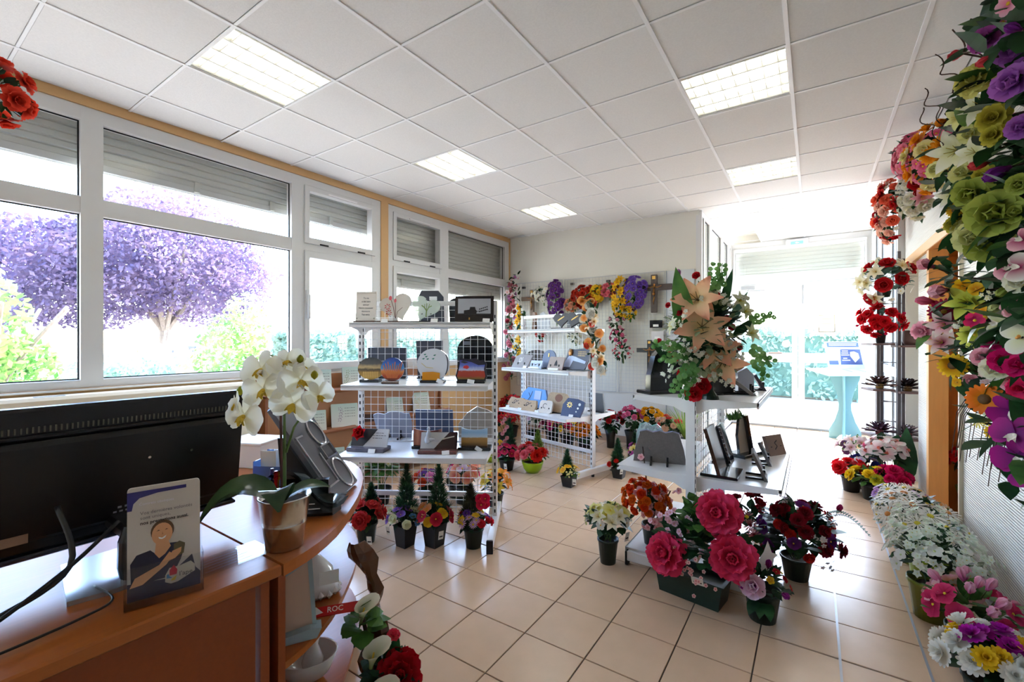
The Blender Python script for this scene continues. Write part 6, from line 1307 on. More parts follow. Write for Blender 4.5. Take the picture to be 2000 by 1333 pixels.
# ------------------------------------------------------------------ sprays hung on the right wall
PAL = dict(PURD=(110, 20, 110), VIOD=(190, 90, 180), VIOB=(130, 50, 160), LILB=(196, 120, 214), PPK=PPK, WH=WH, CORD=(196, 30, 56), COR=(240, 90, 100), OLV=(196, 186, 70), LEMP=(226, 220, 130), CRE=(222, 222, 160), OLVD=(120, 110, 10), PNK=PNK, ORG=ORG, YOR=(226, 140, 10), YEL=YEL, GRD=(96, 116, 20), GRL=(178, 190, 92), GRP=(170, 180, 110), MAGD=(170, 10, 90), PNKD=(214, 90, 130), CRIM=(150, 0, 56), CHA=(170, 180, 40), CHL=(224, 228, 110), RD=RD, MAG=MAG, HOT=HOT, MAGP=(176, 24, 130), LEM=LEM)
SPR_U = "rose 0.484 2.163 2.433 0.077 PURD VIOD;rose 0.514 1.982 2.302 0.099 VIOB LILB;rose 0.497 1.938 2.173 0.1 VIOB LILB;sprig 0.52 2.163 2.299 0.052 PPK WH;tulip 0.523 2.628 2.621 0.086 CORD COR;tulip 0.467 1.981 2.287 0.063 CORD COR;peony 0.461 2.172 2.309 0.099 OLV LEMP;lily 0.544 2.448 2.316 0.126 CRE WH;carnation 0.486 2.082 2.134 0.087 OLVD OLV;carnation 0.483 2.061 2.07 0.069 OLVD OLV;lily 0.56 2.897 2.297 0.177 CRE WH;lily 0.507 2.367 2.115 0.1 CRE WH;tulip 0.544 2.362 2.074 0.087 CORD COR;tulip 0.508 2.012 1.95 0.092 PURD VIOB;blossom 0.524 2.011 2.431 0.069 PNK PPK;blossom 0.475 1.902 2.399 0.066 PNK PPK;rose 0.523 1.979 2.053 0.071 VIOB LILB;sprig 0.547 2.207 2.155 0.059 PPK PNK;bud 0.512 2.848 2.433 0.071 ORG YOR;lily 0.534 2.733 2.394 0.09 LEMP CRE;rose 0.527 2.536 2.248 0.075 LEMP CRE;tulip 0.466 1.768 2.247 0.055 PURD VIOB;blossom 0.536 2.203 2.497 0.052 PNK PPK"
SPR_G = "rose 0.519 2.3 1.926 0.144 GRD GRL;rose 0.49 2.068 1.82 0.139 GRD GRL;rose 0.463 2.196 1.93 0.104 GRD GRL;rose 0.547 2.373 1.762 0.137 GRD GRL;rose 0.507 2.392 1.801 0.113 GRP CRE;rose 0.532 2.638 1.875 0.087 GRP CRE;lily 0.548 2.926 2.101 0.102 CRE WH;rose 0.531 2.653 2.117 0.091 LEMP CRE;rose 0.552 3.268 2.325 0.088 LEMP CRE;sunflower 0.499 2.633 1.965 0.057 YOR YEL;lily 0.54 2.679 1.941 0.079 CRE WH;carnation 0.504 2.659 1.909 0.075 OLVD OLV;carnation 0.554 2.478 2.053 0.08 OLVD OLV;orchid 0.548 2.175 1.71 0.079 MAGD PPK;orchid 0.47 1.807 1.612 0.074 MAGD WH;orchid 0.474 1.9 1.618 0.06 MAGD PPK;orchid 0.482 1.831 1.691 0.063 MAGD PPK;sprig 0.557 2.285 1.966 0.054 CRE WH;rose 0.504 1.919 1.87 0.06 GRD GRL;rose 0.523 2.011 1.799 0.069 GRD GRL;rose 0.49 1.866 1.58 0.067 CRE WH"
SPR_M = "bud 0.551 3.329 1.811 0.124 PNKD PPK;bud 0.539 2.988 1.656 0.13 PNKD PPK;tulip 0.535 3.209 1.612 0.108 CORD PNK;gerbera 0.559 3.162 1.56 0.127 CRIM CRIM;lily 0.558 3.139 1.496 0.121 PNK WH;peony 0.59 3.89 1.473 0.119 PNK PPK;lily 0.568 3.238 1.396 0.119 MAGD WH;lily 0.593 2.888 1.587 0.142 CHA CHL;pansy 0.586 2.745 1.635 0.058 YOR YEL;mum 0.599 2.822 1.435 0.119 CHA CHL;orchid 0.567 2.38 1.476 0.095 CRE WH;carnation 0.516 1.977 1.51 0.08 RD PPK;carnation 0.586 2.494 1.408 0.092 MAGD MAG;blossom 0.596 2.68 1.529 0.074 YOR YEL;sprig 0.59 2.568 1.599 0.062 CRE WH;sprig 0.557 2.895 1.474 0.072 WH WH;bud 0.571 2.344 1.534 0.063 GRP CRE;tulip 0.521 2.068 1.584 0.065 GRD GRL;blossom 0.583 2.942 1.669 0.073 YOR YEL;blossom 0.557 2.618 1.493 0.072 MAGD HOT"
SPR_L = "sunflower 0.488 2.603 1.304 0.095 YOR YEL;rose 0.466 1.895 1.351 0.069 MAGD MAG;tulip 0.545 2.256 1.347 0.061 RD COR;carnation 0.559 2.212 1.279 0.091 RD PPK;sunflower 0.469 2.094 1.216 0.095 YOR ORG;rose 0.54 2.084 1.215 0.065 RD COR;orchid 0.501 1.974 1.194 0.112 PURD MAGP;orchid 0.475 1.848 1.141 0.107 PURD MAGP;orchid 0.489 1.879 1.073 0.106 PURD MAGP;orchid 0.537 2.037 1.004 0.095 PURD MAGP;mum 0.547 2.338 1.075 0.056 YOR YEL;daisy 0.464 2.15 1.136 0.049 YEL LEM;mum 0.521 2.155 1.014 0.051 YOR YEL;anthurium 0.464 1.764 1.419 0.083 CRE WH;sprig 0.532 2.34 1.261 0.068 PPK WH;rose 0.493 2.214 1.351 0.064 PNKD PPK;rose 0.548 2.609 1.246 0.055 PNKD PPK;lily 0.558 2.367 1.139 0.076 CRE WH;carnation 0.511 1.942 1.269 0.067 MAGD HOT;blossom 0.56 2.927 1.214 0.048 YOR YEL;rose 0.491 2.084 1.318 0.073 CRE WH;rose 0.468 1.768 1.337 0.069 MAGD MAG"
BQ = "lily -0.532 2.657 1.634 0.212;lily -0.517 2.676 1.485 0.23;lily -0.466 2.737 1.359 0.209;lily -0.428 2.784 1.288 0.216;rose -0.602 2.642 1.22 0.075;rose -0.512 2.681 1.164 0.098;rose -0.55 2.653 1.124 0.103;rose -0.54 2.655 1.769 0.046;rose -0.497 2.7 1.713 0.046;rose -0.451 2.756 1.669 0.035;rose -0.728 2.614 1.404 0.041;rose -0.674 2.626 1.364 0.047;rose -0.624 2.637 1.567 0.041;rose -0.587 2.645 1.468 0.046;rose -0.645 2.633 1.311 0.041;rose -0.41 2.805 1.531 0.047;rose -0.388 2.833 1.487 0.041;rose -0.683 2.624 1.61 0.035;rose -0.353 2.874 1.37 0.035;tulip -0.624 2.637 1.776 0.052"
def spray(name, label, txt, anchor, seed, leafs=110, R=(.16, .45, .22)):
    """a wall spray: backing mat on the wall, twigs, leaves and every flower"""
    t = thing(name, label, 'flower spray', anchor, 0, 'flower sprays on the right wall'); A = Vector(anchor); rng = random.Random(seed)
    items = [q.split() for q in txt.split(';')]; P = [Vector(map(float, q[1:4])) for q in items]
    y0, y1 = min(p.y for p in P), max(p.y for p in P); z0, z1 = min(p.z for p in P), max(p.z for p in P)
    part('backing', MB().bx(XR - A.x - .02, XR - A.x, y0 + .1 - A.y, y1 - .1 - A.y, z0 + .05 - A.z, z1 - .05 - A.z, bev=.006), mat('moss_mat', (52, 60, 36), .9, noise=.3, nscale=40), t)
    lf = MB()
    for p in P:
        w = Vector((XR - .02, p.y + rng.uniform(-.08, .08), p.z + rng.uniform(-.06, .06))); w.y = max(y0 + .12, min(y1 - .12, w.y)); w.z = max(z0 + .07, min(z1 - .07, w.z))
        part('twig', MB().tube([w - A, (w + p) / 2 - A + Vector((0, 0, -.02)), p - A], .004, 5), TWIG, t)
    for k in range(leafs * 2):
        p = rng.choice(P) + Vector((rng.uniform(.0, .16), rng.gauss(0, .07), rng.gauss(0, .06))); d = Vector((rng.uniform(-1, .1), rng.gauss(0, .7), rng.gauss(0, .6)))
        leaf_blade(lf, p - A, d, (0, 0, 1), rng.uniform(.07, .12), rng.uniform(.045, .075), rng.uniform(.1, .4))
    part('foliage', lf, LEAF, t, stuff=True)
    for q, p in zip(items, P):
        s = float(q[4]) * 1.06; n = Vector((-p.x * .9, -p.y * .75, (1.409 - p.z) * .35)).normalized() + Vector((-.35, rng.gauss(0, .25), rng.gauss(.05, .22)))
        if q[0] in ('tulip', 'bud'): n = Vector((-.8, rng.gauss(-.2, .3), rng.gauss(-.1, .3)))
        bloom(q[0], t, p - A, n, s, PAL[q[5]], PAL[q[6]], {'lily': (190, 170, 60), 'gerbera': (200, 140, 40), 'sunflower': (90, 60, 20), 'orchid': (240, 230, 220), 'anthurium': (220, 150, 60)}.get(q[0], (228, 186, 40)), rng=rng)
    for k in range(4):
        p = rng.choice(P) - A; part('leaf', leaf_blade(MB(), p + Vector((.03, 0, 0)), (-.7, rng.gauss(0, .8), rng.gauss(.1, .6)), (0, 0, 1), .16, .075, .25, 4), LEAFM, t)
    return t
t = spray('wall_spray', 'upper right spray of violet roses, coral tulips and white lilies on the wall', SPR_U, (XR, 2.3, 2.25), 91, 110)
cu = MB()
for k, (y, z) in enumerate(((2.85, 2.40), (2.78, 2.46), (2.5, 2.47), (2.2, 2.4))):
    pts = [(.5 - XR - .01 * i + .012 * sin(i * 1.7 + k), y - 2.3 + .03 * sin(i * 1.3), z - 2.25 - .08 + i * .022) for i in [j * .4 for j in range(22)]]; cu.tube(pts, .0025, 4)
part('curly_twig', cu, TWIG, t)
spray('wall_spray', 'spray of large green roses hanging down the right wall', SPR_G, (XR, 2.4, 1.9), 92, 120)
spray('wall_spray', 'wall spray of pink buds, crimson gerbera and chartreuse lilies near the recess', SPR_M, (XR, 2.75, 1.55), 93, 120)
t = spray('wall_spray', 'lower right spray of purple orchids and golden sunflowers', SPR_L, (XR, 2.2, 1.2), 94, 110)
gr = MB(); rng_ = random.Random(4)
for k in range(14): y = rng_.uniform(-.2, .5); gr.tube([(-.22, y, .0), (-.26, y + .02, -.1), (-.27, y + .05, -.22 - .08 * rng_.random())], .0016, 4)
part('trailing_grass', gr, TWIG, t)
def bunch(label, loc, R, specs, seed, facing=(0, -1, .25), leaf=(LEAF, 50, .07, .035), name='flower_bunch', group='flower bunches on the walls', hook=None, wrap=True):
    t = thing(name, label, 'flower bunch', loc, 0, group); f = Vector(facing).normalized()
    foliage(t, (0, 0, 0), R, leaf[1], leaf[2], leaf[3], leaf[0], seed, lo=-.2, facing=facing); dome(t, (0, 0, 0), R, [q[:1] + (q[1] * 1.08,) + q[2:4] + (int(q[4] * 1.45 + .5),) + q[5:] for q in specs], seed, lo=-.05, facing=facing)
    if wrap: part('stems', MB().tube([(0, 0, 0), (-f.x * .03, -f.y * .03, -R[2] * .9), (-f.x * .04, -f.y * .04, -R[2] * 1.45)], .012, 6), STEMM, t)
    if hook: part('hook', MB().tube([(0, 0, 0), hook], .004, 5), STEEL, t)
    return t
RW = (-1, -.35, 0)
bunch('coral and peach rose bunch hung at the far end of the right wall', (.64, 5.80, 2.70), (.12, .2, .28), [('rose', .11, (220, 70, 40), (244, 120, 90), 10), ('carnation', .10, (226, 150, 120), (248, 206, 186), 8), ('rose', .09, (150, 0, 10), RD, 5), ('blossom', .05, WH, WH, 6)], 95, RW, (LEAF, 60, .1, .05), hook=(.13, 0, 0), wrap=False)
bunch('pink hydrangea bunch over cream roses high on the right wall', (.63, 4.45, 2.78), (.12, .17, .16), [('blossom', .075, (210, 60, 90), (244, 150, 170), 34), ('pansy', .08, (200, 30, 80), PNK, 6)], 96, RW, (LEAF, 50, .09, .05), hook=(.14, 0, 0), wrap=False)
bunch('cream roses and lilies bunch with one red rose on the right wall', (.65, 4.52, 2.52), (.11, .17, .16), [('rose', .10, CREAMC, WH, 8), ('blossom', .05, WH, WH, 8), ('lily', .10, (226, 110, 130), PPK, 3), ('rose', .10, (130, 0, 10), RD, 2)], 97, RW, (LEAF, 60, .1, .05), hook=(.12, 0, 0), wrap=False)
bunch('golden and pink dahlia bunch between the hydrangea and the lily spray', (.60, 3.60, 2.50), (.12, .2, .16), [('pompon', .10, (220, 120, 0), (240, 160, 30), 7), ('blossom', .07, (214, 60, 90), PNK, 14), ('rose', .10, LEM, CREAMC, 4)], 98, RW, (LEAF, 50, .1, .05), hook=(.17, 0, 0), wrap=False)

# lily bouquet on the end-on gondola
t = thing('lily_bouquet', 'tall bouquet of peach lilies, red roses and eucalyptus on the end-on gondola', 'bouquet', (-.50, 2.80, 1.07)); A = Vector((-.50, 2.80, 1.07))
part('holder', MB().lathe([(.05, 0), (.045, .02), (.02, .05), (.02, .2), (.05, .24), (.001, .25)], 14), POTG, t)
view = Vector((.2, -1, 0.05))
foliage(t, (-.03, .02, .38), (.21, .20, .33), 420, .085, .05, LEAF, 101, lo=-.9); foliage(t, (-.04, -.02, .36), (.25, .22, .34), 420, .055, .032, leaf_mat('leaf_variegated', (90, 120, 80), (196, 200, 160)), 102, lo=-.8, name='variegated_foliage', inner=.7)
rng_ = random.Random(12)
for q in BQ.split(';'):
    k, x, y, z, s = q.split(); p = Vector((float(x), float(y) - .02, float(z))) - A; s = float(s)
    if k == 'lily': bloom('lily', t, p, (.25 + rng_.gauss(0, .2), -1, .1 + rng_.gauss(0, .15)), s * 1.12, (244, 226, 170), (246, 164, 138), (120, 90, 40), rng=rng_)
    elif k == 'rose': bloom('rose', t, p, (p.x * 2, -1, p.z - .3), s, (130, 0, 14), (206, 16, 34), rng=rng_)
    else: bloom('tulip', t, p, (-.2, -.4, 1), s, (170, 40, 130), LIL, rng=rng_)
EU = leaf_mat('eucalyptus', (70, 130, 60), (140, 186, 110), tr=.35)
def eucal(root, p, d, n, r):
    p = Vector(p); d = Vector(d).normalized(); mb = MB(); s = d.orthogonal().normalized()
    mb.tube([p, p + d * (n * r * .75)], .002, 4)
    for k in range(n):
        for sg in (-1, 1):
            c = p + d * (k + .5) * r * .75 + (Quaternion(d, k * .8) @ s) * sg * r * .55; rr_ = r * (.55 - .2 * k / n)
            mb.lathe([(rr_, 0), (.001, .004)], 9, 0, Matrix.Translation(c) @ Vector((.2 + sg * .3, -1, .3)).to_track_quat('Z', 'Y').to_matrix().to_4x4(), caps=False)
    return part('eucalyptus_sprig', mb, EU, root)
_R = Vector((cos(.5935), sin(.5935), 0))
for dx, dz, ex, ez, n in ((-.17, .30, -.9, .12, 7), (-.16, .26, -.8, -.15, 6), (-.14, .2, -.55, -.8, 7), (-.12, .16, -.4, -1, 6), (-.1, .2, -.7, -.6, 6), (.0, .62, -.05, 1, 6), (.03, .64, .1, 1, 5), (.2, .3, .7, -.5, 6), (.22, .24, .5, -.9, 5), (.2, .45, .8, .2, 5)):
    eucal(t, _R * dx + Vector((.05, -.14, dz)), _R * ex + Vector((0, -.05, ez)), n, .034)
lf = MB(); leaf_blade(lf, _R * -.10 + Vector((0, -.1, .34)), _R * -.16 + Vector((0, 0, 1)), (0, -1, 0), .42, .12, .04, 6); part('broad_leaf', lf, LEAFM, t, 'broad bright green leaf at the upper left')
for k, (dx, dz, L, ang) in enumerate(((.08, .5, .26, .25), (.12, .42, .24, .5), (.14, .36, .2, .9), (-.18, .2, .2, -.8))): part('leaf', leaf_blade(MB(), _R * dx + Vector((0, -.08, dz)), _R * sin(ang) + Vector((0, 0, cos(ang))), (0, -1, 0), L, .05, .15, 4), LEAFB if k == 1 else LEAF, t)
for k in range(22): a_ = rng_.uniform(-1, 1); bloom('sprig', t, _R * a_ * .22 + Vector((.0, -.16, rng_.uniform(.05, .6))), (a_, -1, .2), .09, (220, 226, 206), WH, rng=rng_)
for dx, dz in ((.16, .56), (.19, .5), (.22, .38), (-.2, .42)): bloom('lily', t, _R * dx + Vector((.02, -.1, dz)), (dx * 4, -.6, .3), .10, (200, 206, 130), (240, 236, 214), rng=rng_)

mb = MB(); rng_ = random.Random(77)
for k in range(60): leaf_blade(mb, (rng_.uniform(-.07, .05), .03 + rng_.uniform(-.03, .03), .22), (rng_.gauss(0, .7), rng_.gauss(0, .7), 1), (0, 0, 1), rng_.uniform(.05, .11), .016, .3)
decor('vase_greenery', VASEP[0], VASEP[1], mb, LEAFM)['kind'] = 'stuff'
# ------------------------------------------------------------------ wire panels on the back wall and what hangs there
for lab, x0, x1 in (('wire grid panel on the back wall, nearest the window corner', -3.93, -3.12), ('wire grid panel on the back wall, the middle one', -3.08, -2.28), ('wire grid panel on the back wall with the large crucifix', -2.24, -1.62)):
    t = thing('wall_grid', lab, 'wire panel', ((x0 + x1) / 2, YB - .03, .70), 0, 'wire grid panels'); w = (x1 - x0) / 2; g = MB(); n = int(2 * w / .05)
    for k in range(n + 1): x = -w + 2 * w * k / n; g.box((x, -.003, .81), (.0035, .0035, 1.62))
    for k in range(33): g.box((0, 0, .005 + k * .0503), (2 * w, .0035, .0035))
    part('wire_mesh', g, mat('grey_wire', (196, 196, 194), .4), t); part('rim', MB().box((-w, 0, .81), (.008, .008, 1.63)).box((w, 0, .81), (.008, .008, 1.63)).box((0, 0, 1.622), (2 * w, .008, .008)).box((0, 0, 0), (2 * w, .008, .008)), mat('grey_wire', (196, 196, 194)), t)
    for x in (-w + .12, w - .12): part('wall_clip', MB().box((x, .012, 1.55), (.05, .035, .03)), mat('clip_dark', (70, 66, 62), .5), t)
t = thing('pale_panel', 'pale grey partition panel at the right end of the back wall', 'panel', (-1.42, YB - .03, 0)); part('sheet', MB().box((0, 0, 1.16), (.34, .02, 2.32), bev=.003), mat('pale_grey_sheet', (196, 200, 204), .35), t); part('edge', MB().box((-.172, -.004, 1.16), (.012, .028, 2.32)), mat('panel_edge', (150, 156, 162), .4), t)
HK = (0, .10, 0)
for lab, x, z, R, sp, s in (('white blossom bunch on the wire panel, left of the purple one', -3.39, 2.10, (.2, .08, .11), [('blossom', .07, WH, (236, 236, 220), 16)], 111), ('purple flower bunch hanging tall on the first wire panel', -3.17, 2.02, (.13, .09, .27), [('pansy', .09, (60, 10, 90), (120, 60, 150), 30)], 112),
        ('peach carnation bunch on the middle wire panel', -2.90, 1.93, (.1, .08, .08), [('carnation', .07, (226, 110, 90), PEA, 9)], 113), ('rust red chrysanthemum bunch on the middle wire panel', -2.70, 2.04, (.2, .09, .14), [('pompon', .09, (120, 10, 6), (196, 50, 24), 20)], 114),
        ('yellow daisy bunch on the middle wire panel', -2.52, 2.07, (.12, .09, .12), [('mum', .08, (220, 160, 0), YEL, 14)], 115), ('pink carnation bunch at the middle panel edge', -2.34, 2.10, (.12, .08, .09), [('carnation', .07, (214, 50, 80), (244, 140, 150), 12)], 116),
        ('tall yellow lily bunch on the crucifix panel', -2.18, 2.00, (.10, .09, .26), [('lily', .09, (216, 150, 0), YEL, 20)], 117), ('violet flower bunch beside the large crucifix', -1.98, 2.05, (.16, .09, .21), [('pansy', .085, (70, 30, 130), (126, 90, 190), 28)], 118),
        ('small yellow bunch hanging low under the violet one', -2.05, 1.79, (.09, .08, .09), [('lily', .07, (216, 150, 0), YEL, 9)], 119), ('small pink and green bunch, upper of three by the orange garland', -2.23, 1.66, (.12, .08, .12), [('rose', .05, (200, 90, 90), PPK, 6)], 120),
        ('small pink bunch with white, middle of three by the orange garland', -2.20, 1.46, (.11, .08, .10), [('rose', .06, (200, 60, 90), PNK, 6)], 121), ('dark green bunch with red berries, lowest of three by the orange garland', -2.15, 1.26, (.14, .08, .11), [('blossom', .04, (170, 20, 60), (220, 80, 110), 9)], 122),
        ('small red rose bunch seen through the slanting gondola', -3.42, 1.52, (.09, .07, .09), [('rose', .08, (170, 0, 0), (220, 50, 40), 3)], 123), ('small cream rose bunch seen through the slanting gondola, upper', -2.86, 1.48, (.1, .07, .1), [('rose', .07, CREAMC, WH, 6)], 124), ('low cream rose bunch seen through the slanting gondola, lower', -2.66, 1.30, (.14, .07, .09), [('rose', .07, CREAMC, WH, 8)], 125)):
    bunch(lab, (x, 5.86, z), R, sp, s, (0, -1, .15), (LEAF if 'green' in lab or 'white' in lab or 'rose' in lab else LEAFM, 44, .08, .035), hook=HK)
def garland(label, pts, w, specs, seed, n, facing=(0, -1, .1), loc=None):
    P = [Vector(p) for p in pts]; A = P[0]; t = thing('flower_garland', label, 'flower garland', A, 0, 'hanging garlands'); rng = random.Random(seed)
    part('cord', MB().tube([p - A for p in P], .006, 6), STEMM, t); lf = MB(); items = []
    for s in specs: items += [s] * s[4]
    rng.shuffle(items); N = len(items); f = Vector(facing).normalized()
    def at(u): k = min(int(u * (len(P) - 1)), len(P) - 2); return P[k].lerp(P[k + 1], u * (len(P) - 1) - k) - A
    for k in range(n):
        c = at(rng.random()) + Vector((rng.gauss(0, w * .5), rng.gauss(0, w * .4), rng.gauss(0, .03))); d = Vector((rng.gauss(0, 1), rng.gauss(-.4, .7), rng.gauss(0, .8))); leaf_blade(lf, c, d, (0, 0, 1), .085, .045, .25)
    part('foliage', lf, LEAF, t, stuff=True)
    for i, s in enumerate(items):
        c = at((i + .5) / N) + Vector((rng.uniform(-w, w), rng.uniform(-w, w * .4), 0)); bloom(s[0], t, c, f + Vector((rng.gauss(0, .4), rng.gauss(0, .3), rng.gauss(0, .3))), s[1] * rng.uniform(.85, 1.15), s[2], s[3], rng=rng)
    return t
garland('long hanging garland of rose-pink and white flowers in the window corner', [(-3.90, 5.84, 2.42), (-3.93, 5.83, 2.0), (-3.95, 5.82, 1.5), (-3.93, 5.82, .80)], .085, [('rose', .085, (150, 50, 70), (214, 130, 140), 26), ('blossom', .08, (220, 170, 190), WH, 16), ('pansy', .07, (190, 90, 150), LIL, 6), ('rose', .07, (130, 20, 40), (190, 60, 80), 5)], 131, 150)
garland('yellow lily garland hanging beside the pink corner garland', [(-3.70, 5.72, 1.95), (-3.72, 5.72, 1.6), (-3.74, 5.72, 1.12)], .06, [('lily', .10, (224, 150, 10), (246, 200, 60), 12), ('pansy', .09, (226, 130, 10), YEL, 6), ('blossom', .05, WH, WH, 6)], 132, 60)
garland('hanging garland of orange and cream roses at the slanting gondola end', [(-1.85, 4.14, 1.82), (-1.83, 4.14, 1.6), (-1.79, 4.15, 1.35), (-1.74, 4.17, 1.10)], .085, [('pansy', .095, (226, 110, 20), (246, 190, 120), 13), ('rose', .09, WH, (240, 236, 226), 12), ('rose', .075, (206, 50, 30), (240, 110, 90), 6), ('lily', .09, (240, 200, 130), WH, 6)], 133, 80, (.1, -1, .1))
# crucifixes
def crucifix(label, loc, h, w, t_, wood, fig, ped=False, rz=0):
    t = thing('crucifix', label, 'crucifix', loc, rz, 'crucifixes'); b = w * .17
    part('upright', MB().box((0, 0, h / 2), (b, t_, h), bev=.004), wood, t); part('crossbar', MB().box((0, -.001, h * .66), (w, t_, b), bev=.004), wood, t)
    m = MB(); y = -t_ / 2 - .012; zc = h * .66
    m.tube([(0, y, zc + .03 * h), (0, y - .004, zc - .06 * h), (0, y, zc - .16 * h), (.006, y, zc - .26 * h), (-.004, y, zc - .36 * h), (0, y, zc - .44 * h)], .028 * h, 8, r1=.014 * h)
    for s in (-1, 1): m.tube([(s * .02 * h, y, zc + .02 * h), (s * .1 * h, y, zc - .005 * h), (s * .2 * h, y, zc + .035 * h)], .017 * h, 6, r1=.010 * h)
    m.lathe([(.001, -.045 * h), (.026 * h, -.02 * h), (.03 * h, .01 * h), (.001, .04 * h)], 10, 0, Matrix.Translation((.008, y - .005, zc + .065 * h))); m.lathe([(.034 * h, 0), (.04 * h, .05 * h)], 8, 0, Matrix.Translation((0, y, zc - .2 * h)))
    part('figure', m, fig, t, 'bronze figure', smooth=True); part('plate', MB().box((0, -t_ / 2 - .003, h * .92), (b * .55, .006, b * .55)), GOLD, t)
    if ped: part('foot', MB().box((0, 0, .0), (w * .6, .12, .03)), wood, t)
    else: part('hanger', MB().cyl((0, t_ / 2, h * .9), (0, t_ / 2 + .05, h * .9), .006), STEEL, t)
BRZ = mat('bronze_figure', (176, 124, 66), .35, metal=.7); DWD = mat('dark_cross_wood', (74, 60, 54), .5, noise=.15, nscale=20)
crucifix('large brown crucifix with bronze figure on the right wire panel', (-1.74, 5.925, 1.78), .50, .46, .03, DWD, BRZ)
crucifix('black crucifix with bronze figure low on the wire panel, beside the black arched slab', (-1.80, 5.925, 1.02), .40, .34, .03, mat('black_cross', (26, 24, 26), .35), BRZ)
crucifix('brown wooden cross above the far shelf, near the window corner', (-3.62, 5.925, 1.80), .40, .38, .03, mat('brown_cross', (120, 96, 76), .5), BRZ)
for lab, x, z in (('small dark framed tablet hung under the large crucifix', -1.72, 1.58), ('small white boxed ornament under the large crucifix', -1.70, 1.42)):
    t = thing('wall_tablet', lab, 'tablet', (x, 5.94, z), 0, 'hung tablets'); part('board', MB().box((0, 0, .05), (.16, .02, .10 if z > 1.5 else .13), bev=.003), GRANITE if z > 1.5 else mat('pale_plaque', (206, 204, 204)), t); part('hanger', MB().cyl((0, 0, .1), (0, .035, .1), .003), STEEL, t); part('label', MB().box((0, -.012, .03), (.07, .002, .03)), PAPER, t)

# ------------------------------------------------------------------ rack with wedge shelves near the entrance
t = thing('rack_tower', 'dark metal rack tower with small wooden shelves before the entrance glazing', 'display rack', (.62, 5.66, 0), .35)
RK = mat('rack_metal', (84, 76, 80), .45); RW_ = mat('rack_wood', (110, 80, 76), .5)
for k, (x, y, h) in enumerate(((-.13, -.05, 2.12), (-.05, .06, 2.22), (.02, -.09, 2.26), (.09, -.02, 2.20), (-.02, .12, 2.16))): part('pole', MB().box((x, y, h / 2), (.026, .026, h), bev=.003), RK, t)
for z in [.25 + .19 * k for k in range(11)]: part('rung', MB().cyl((-.13, -.05, z), (.09, -.02, z), .004, n=5).cyl((-.05, .06, z), (.02, -.09, z), .004, n=5), RK, t)
part('foot', MB().box((-.01, 0, .01), (.34, .3, .02), bev=.004), RK, t)
for z in (1.385, .948, .505):
    for sg, nm in ((-1, 'l'), (1, 'r')):
        o = [(sg * .02, .02), (sg * .21, .06), (sg * .21, -.16), (sg * .02, -.14)]; m = MB(); zz = z - (.0 if sg < 0 else .02)
        m.add([(x - .01, y, zz) for x, y in o] + [(x - .01, y, zz - .018) for x, y in o], [(0, 1, 2, 3), (7, 6, 5, 4)] + [(i, 4 + i, 4 + (i + 1) % 4, (i + 1) % 4) for i in range(4)]); part('shelf', m, RW_, t)
def rk(x, y, z): return (.62 + x * cos(.35) - y * sin(.35), 5.66 + x * sin(.35) + y * cos(.35), z)
potted('round bouquet of white lilies and red roses high on the rack tower', rk(-.12, -.17, 1.82), 'round', .04, .06, POTG, (.15, .19, .15, .20), [('lily', .12, CREAMC, WH, 10), ('rose', .12, (130, 0, 14), RD, 7), ('blossom', .06, WH, WH, 8)], 141, (LEAFB, 120, .1, .05), facing=(-.3, -1, .2), lo=-.3, fill=.8)
potted('pot of bright red carnations on the rack tower upper shelf', rk(-.13, -.10, 1.387), 'round', .045, .10, POTK, (.21, .16, .14, .13), [('carnation', .10, (170, 0, 16), (224, 16, 36), 14), ('bud', .05, (200, 10, 50), HOT, 6)], 142, (LEAFB, 50, .08, .04), facing=(-.3, -1, .3), lo=-.2, fill=.9)
t = thing('brown_pot', 'small brown pot on the rack tower upper shelf, right side', 'pot', rk(.12, -.08, 1.367)); part('body', MB().lathe([(.045, 0), (.065, .05), (.06, .13), (.07, .14), (.05, .13)], 16), mat('brown_glaze', (84, 56, 50), .4), t, smooth=True); part('soil', MB().lathe([(.055, .12), (.001, .125)], 10, caps=False), mat('soil', (50, 38, 30)), t)
for lab, p, tone, s in (('dark metal flower ornament on the left middle shelf of the rack', rk(-.12, -.06, .95), (90, 60, 60), 1), ('dark bud ornament on the right middle shelf of the rack', rk(.11, -.06, .93), (70, 50, 48), 2), ('plum coloured metal flower ornament on the left lowest rack shelf', rk(-.12, -.06, .507), (96, 66, 86), 3), ('silvery leaf ornament with red berries on the right lowest rack shelf', rk(.11, -.06, .487), (140, 124, 130), 4)):
    t = thing('metal_flower', lab, 'ornament', p, 0, 'metal flower ornaments'); m = MB(); rng_ = random.Random(s)
    for l in range(4):
        for k in range(9): m.petal(k * .7 + l * .4 + s, .13 - .02 * l, .05, .15 + .35 * l, .1 + .3 * l, .01, .02 + .012 * l, .2, .8, 3, 2)
    part('petals', m, mat('ornament_%d' % s, tone, .25, metal=.5), t); part('core', MB().lathe([(.03, 0), (.035, .03), (.02, .07), (.001, .08)], 10), mat('ornament_core_%d' % s, (130, 40, 50) if s in (3, 4) else (150, 110, 60), .4), t, smooth=True)

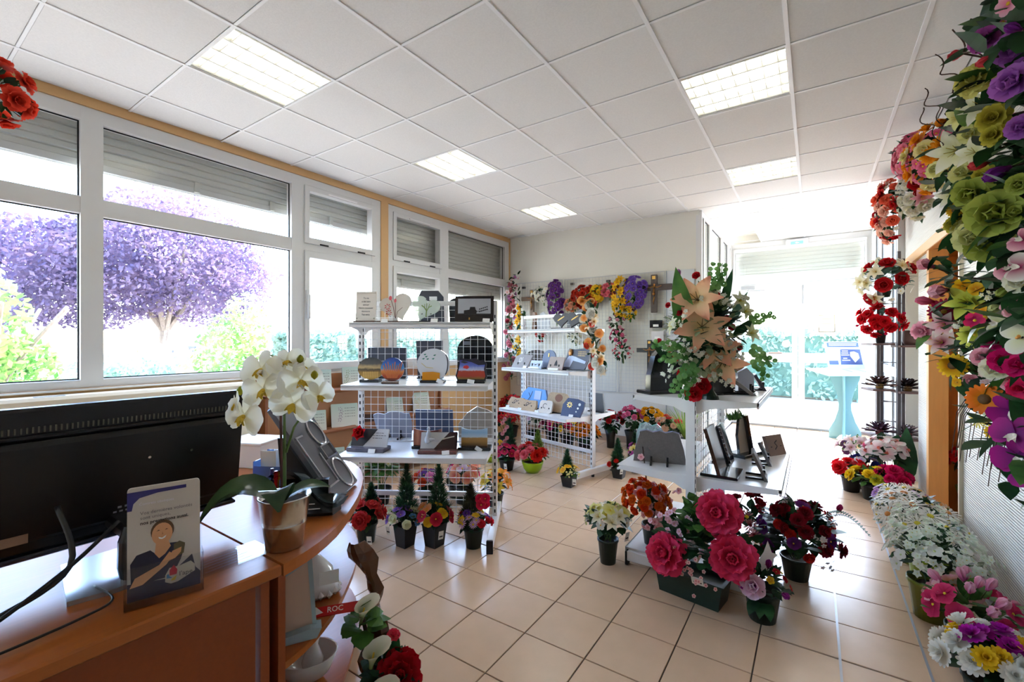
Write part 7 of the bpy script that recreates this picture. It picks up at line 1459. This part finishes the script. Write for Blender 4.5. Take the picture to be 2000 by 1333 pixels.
# ------------------------------------------------------------------ teal lectern by the doors
t = thing('lectern', 'teal cross-shaped lectern with a blue and white information board by the doors', 'lectern', (.371, 7.96, 0), .62)
TEAL = mat('teal_board', (112, 156, 164), .5)
hg = [(-.19, 0), (-.10, .0), (-.06, .05), (0, .075), (.06, .05), (.10, 0), (.19, 0), (.185, .12), (.12, .26), (.075, .42), (.07, .5), (.10, .68), (.165, .85), (.18, .95), (-.18, .95), (-.165, .85), (-.10, .68), (-.07, .5), (-.075, .42), (-.12, .26), (-.185, .12)]
part('stand_panel', MB().prism(hg, .018, M=Matrix.Translation((0, -.009, 0)) @ Matrix.Rotation(.8, 4, 'Z')), TEAL, t); part('stand_panel', MB().prism(hg, .018, M=Matrix.Rotation(.8 + pi / 2, 4, 'Z') @ Matrix.Translation((0, -.009, 0))), TEAL, t)
part('desk_board', MB().box((-.02, -.02, .965), (.80, .46, .022), rx=radians(8), bev=.004), mat('teal_top', (190, 226, 226), .35), t)
M = Matrix.Translation((.16, .16, .99)) @ Matrix.Rotation(radians(-14), 4, 'X')
for nm, mb, m in (('information_board', MB().prism(rounded(.54, .42, .008), .012), mat('board_pale', (196, 216, 236), .35)), ('title_band', MB().flat([(-.24, .335), (.24, .335), (.24, .405), (-.24, .405)], -.001), mat('board_blue', (60, 84, 150), .4)), ('dark_field', MB().flat([(-.08, .07), (.25, .07), (.25, .30), (-.05, .30)], -.001), mat('board_navy', (52, 66, 116), .4)),
        ('heart_emblem', MB().flat([(.08, .2), (.14, .1), (.22, .17), (.21, .24), (.15, .27), (.09, .26)], -.002), mat('emblem_grey', (186, 190, 206), .4)), ('side_column', MB().flat([(-.25, .18), (-.11, .18), (-.10, .30), (-.25, .30)], -.001), mat('column_green', (206, 222, 206), .4)), ('photo_strip', MB().flat([(-.25, .07), (-.11, .07), (-.11, .13), (-.25, .13)], -.001), mat('board_navy', (52, 66, 116)))):
    o = part(nm, mb, m, t); o.matrix_local = M
mb = MB()
for x0, x1, z in ((-.21, .21, .385), (-.21, .2, .362), (-.03, .06, .275), (-.04, .06, .245), (-.05, .07, .215), (-.03, .03, .165), (-.05, .07, .135)): mb.box(((x0 + x1) / 2, -.0025, z), (x1 - x0, .001, .012))
o = part('white_text_lines', mb, PAPER, t); o.matrix_local = M
part('leaflet', MB().box((.12, .0, .985), (.16, .21, .003), rx=radians(8)), mat('leaflet_mauve', (176, 170, 196), .5), t); part('leaflet', MB().box((.30, -.03, .982), (.12, .18, .003), rx=radians(8)), PAPER, t)

# coral flowers hanging at the far left, near the counter
t = thing('hanging_flowers', 'coral red flower cluster hanging at the left edge of the picture', 'flower bunch', (-2.62, .31, 2.37)); foliage(t, (0, 0, 0), (.10, .10, .11), 40, .06, .035, LEAF, 151, lo=-1, inner=.2); dome(t, (0, 0, 0), (.09, .09, .10), [('carnation', .10, (190, 40, 24), (240, 80, 56), 12)], 151, lo=-1)
part('cord', MB().cyl((-.1, -.06, .05), (-.1, -.06, .69), .003), STEMM, t)
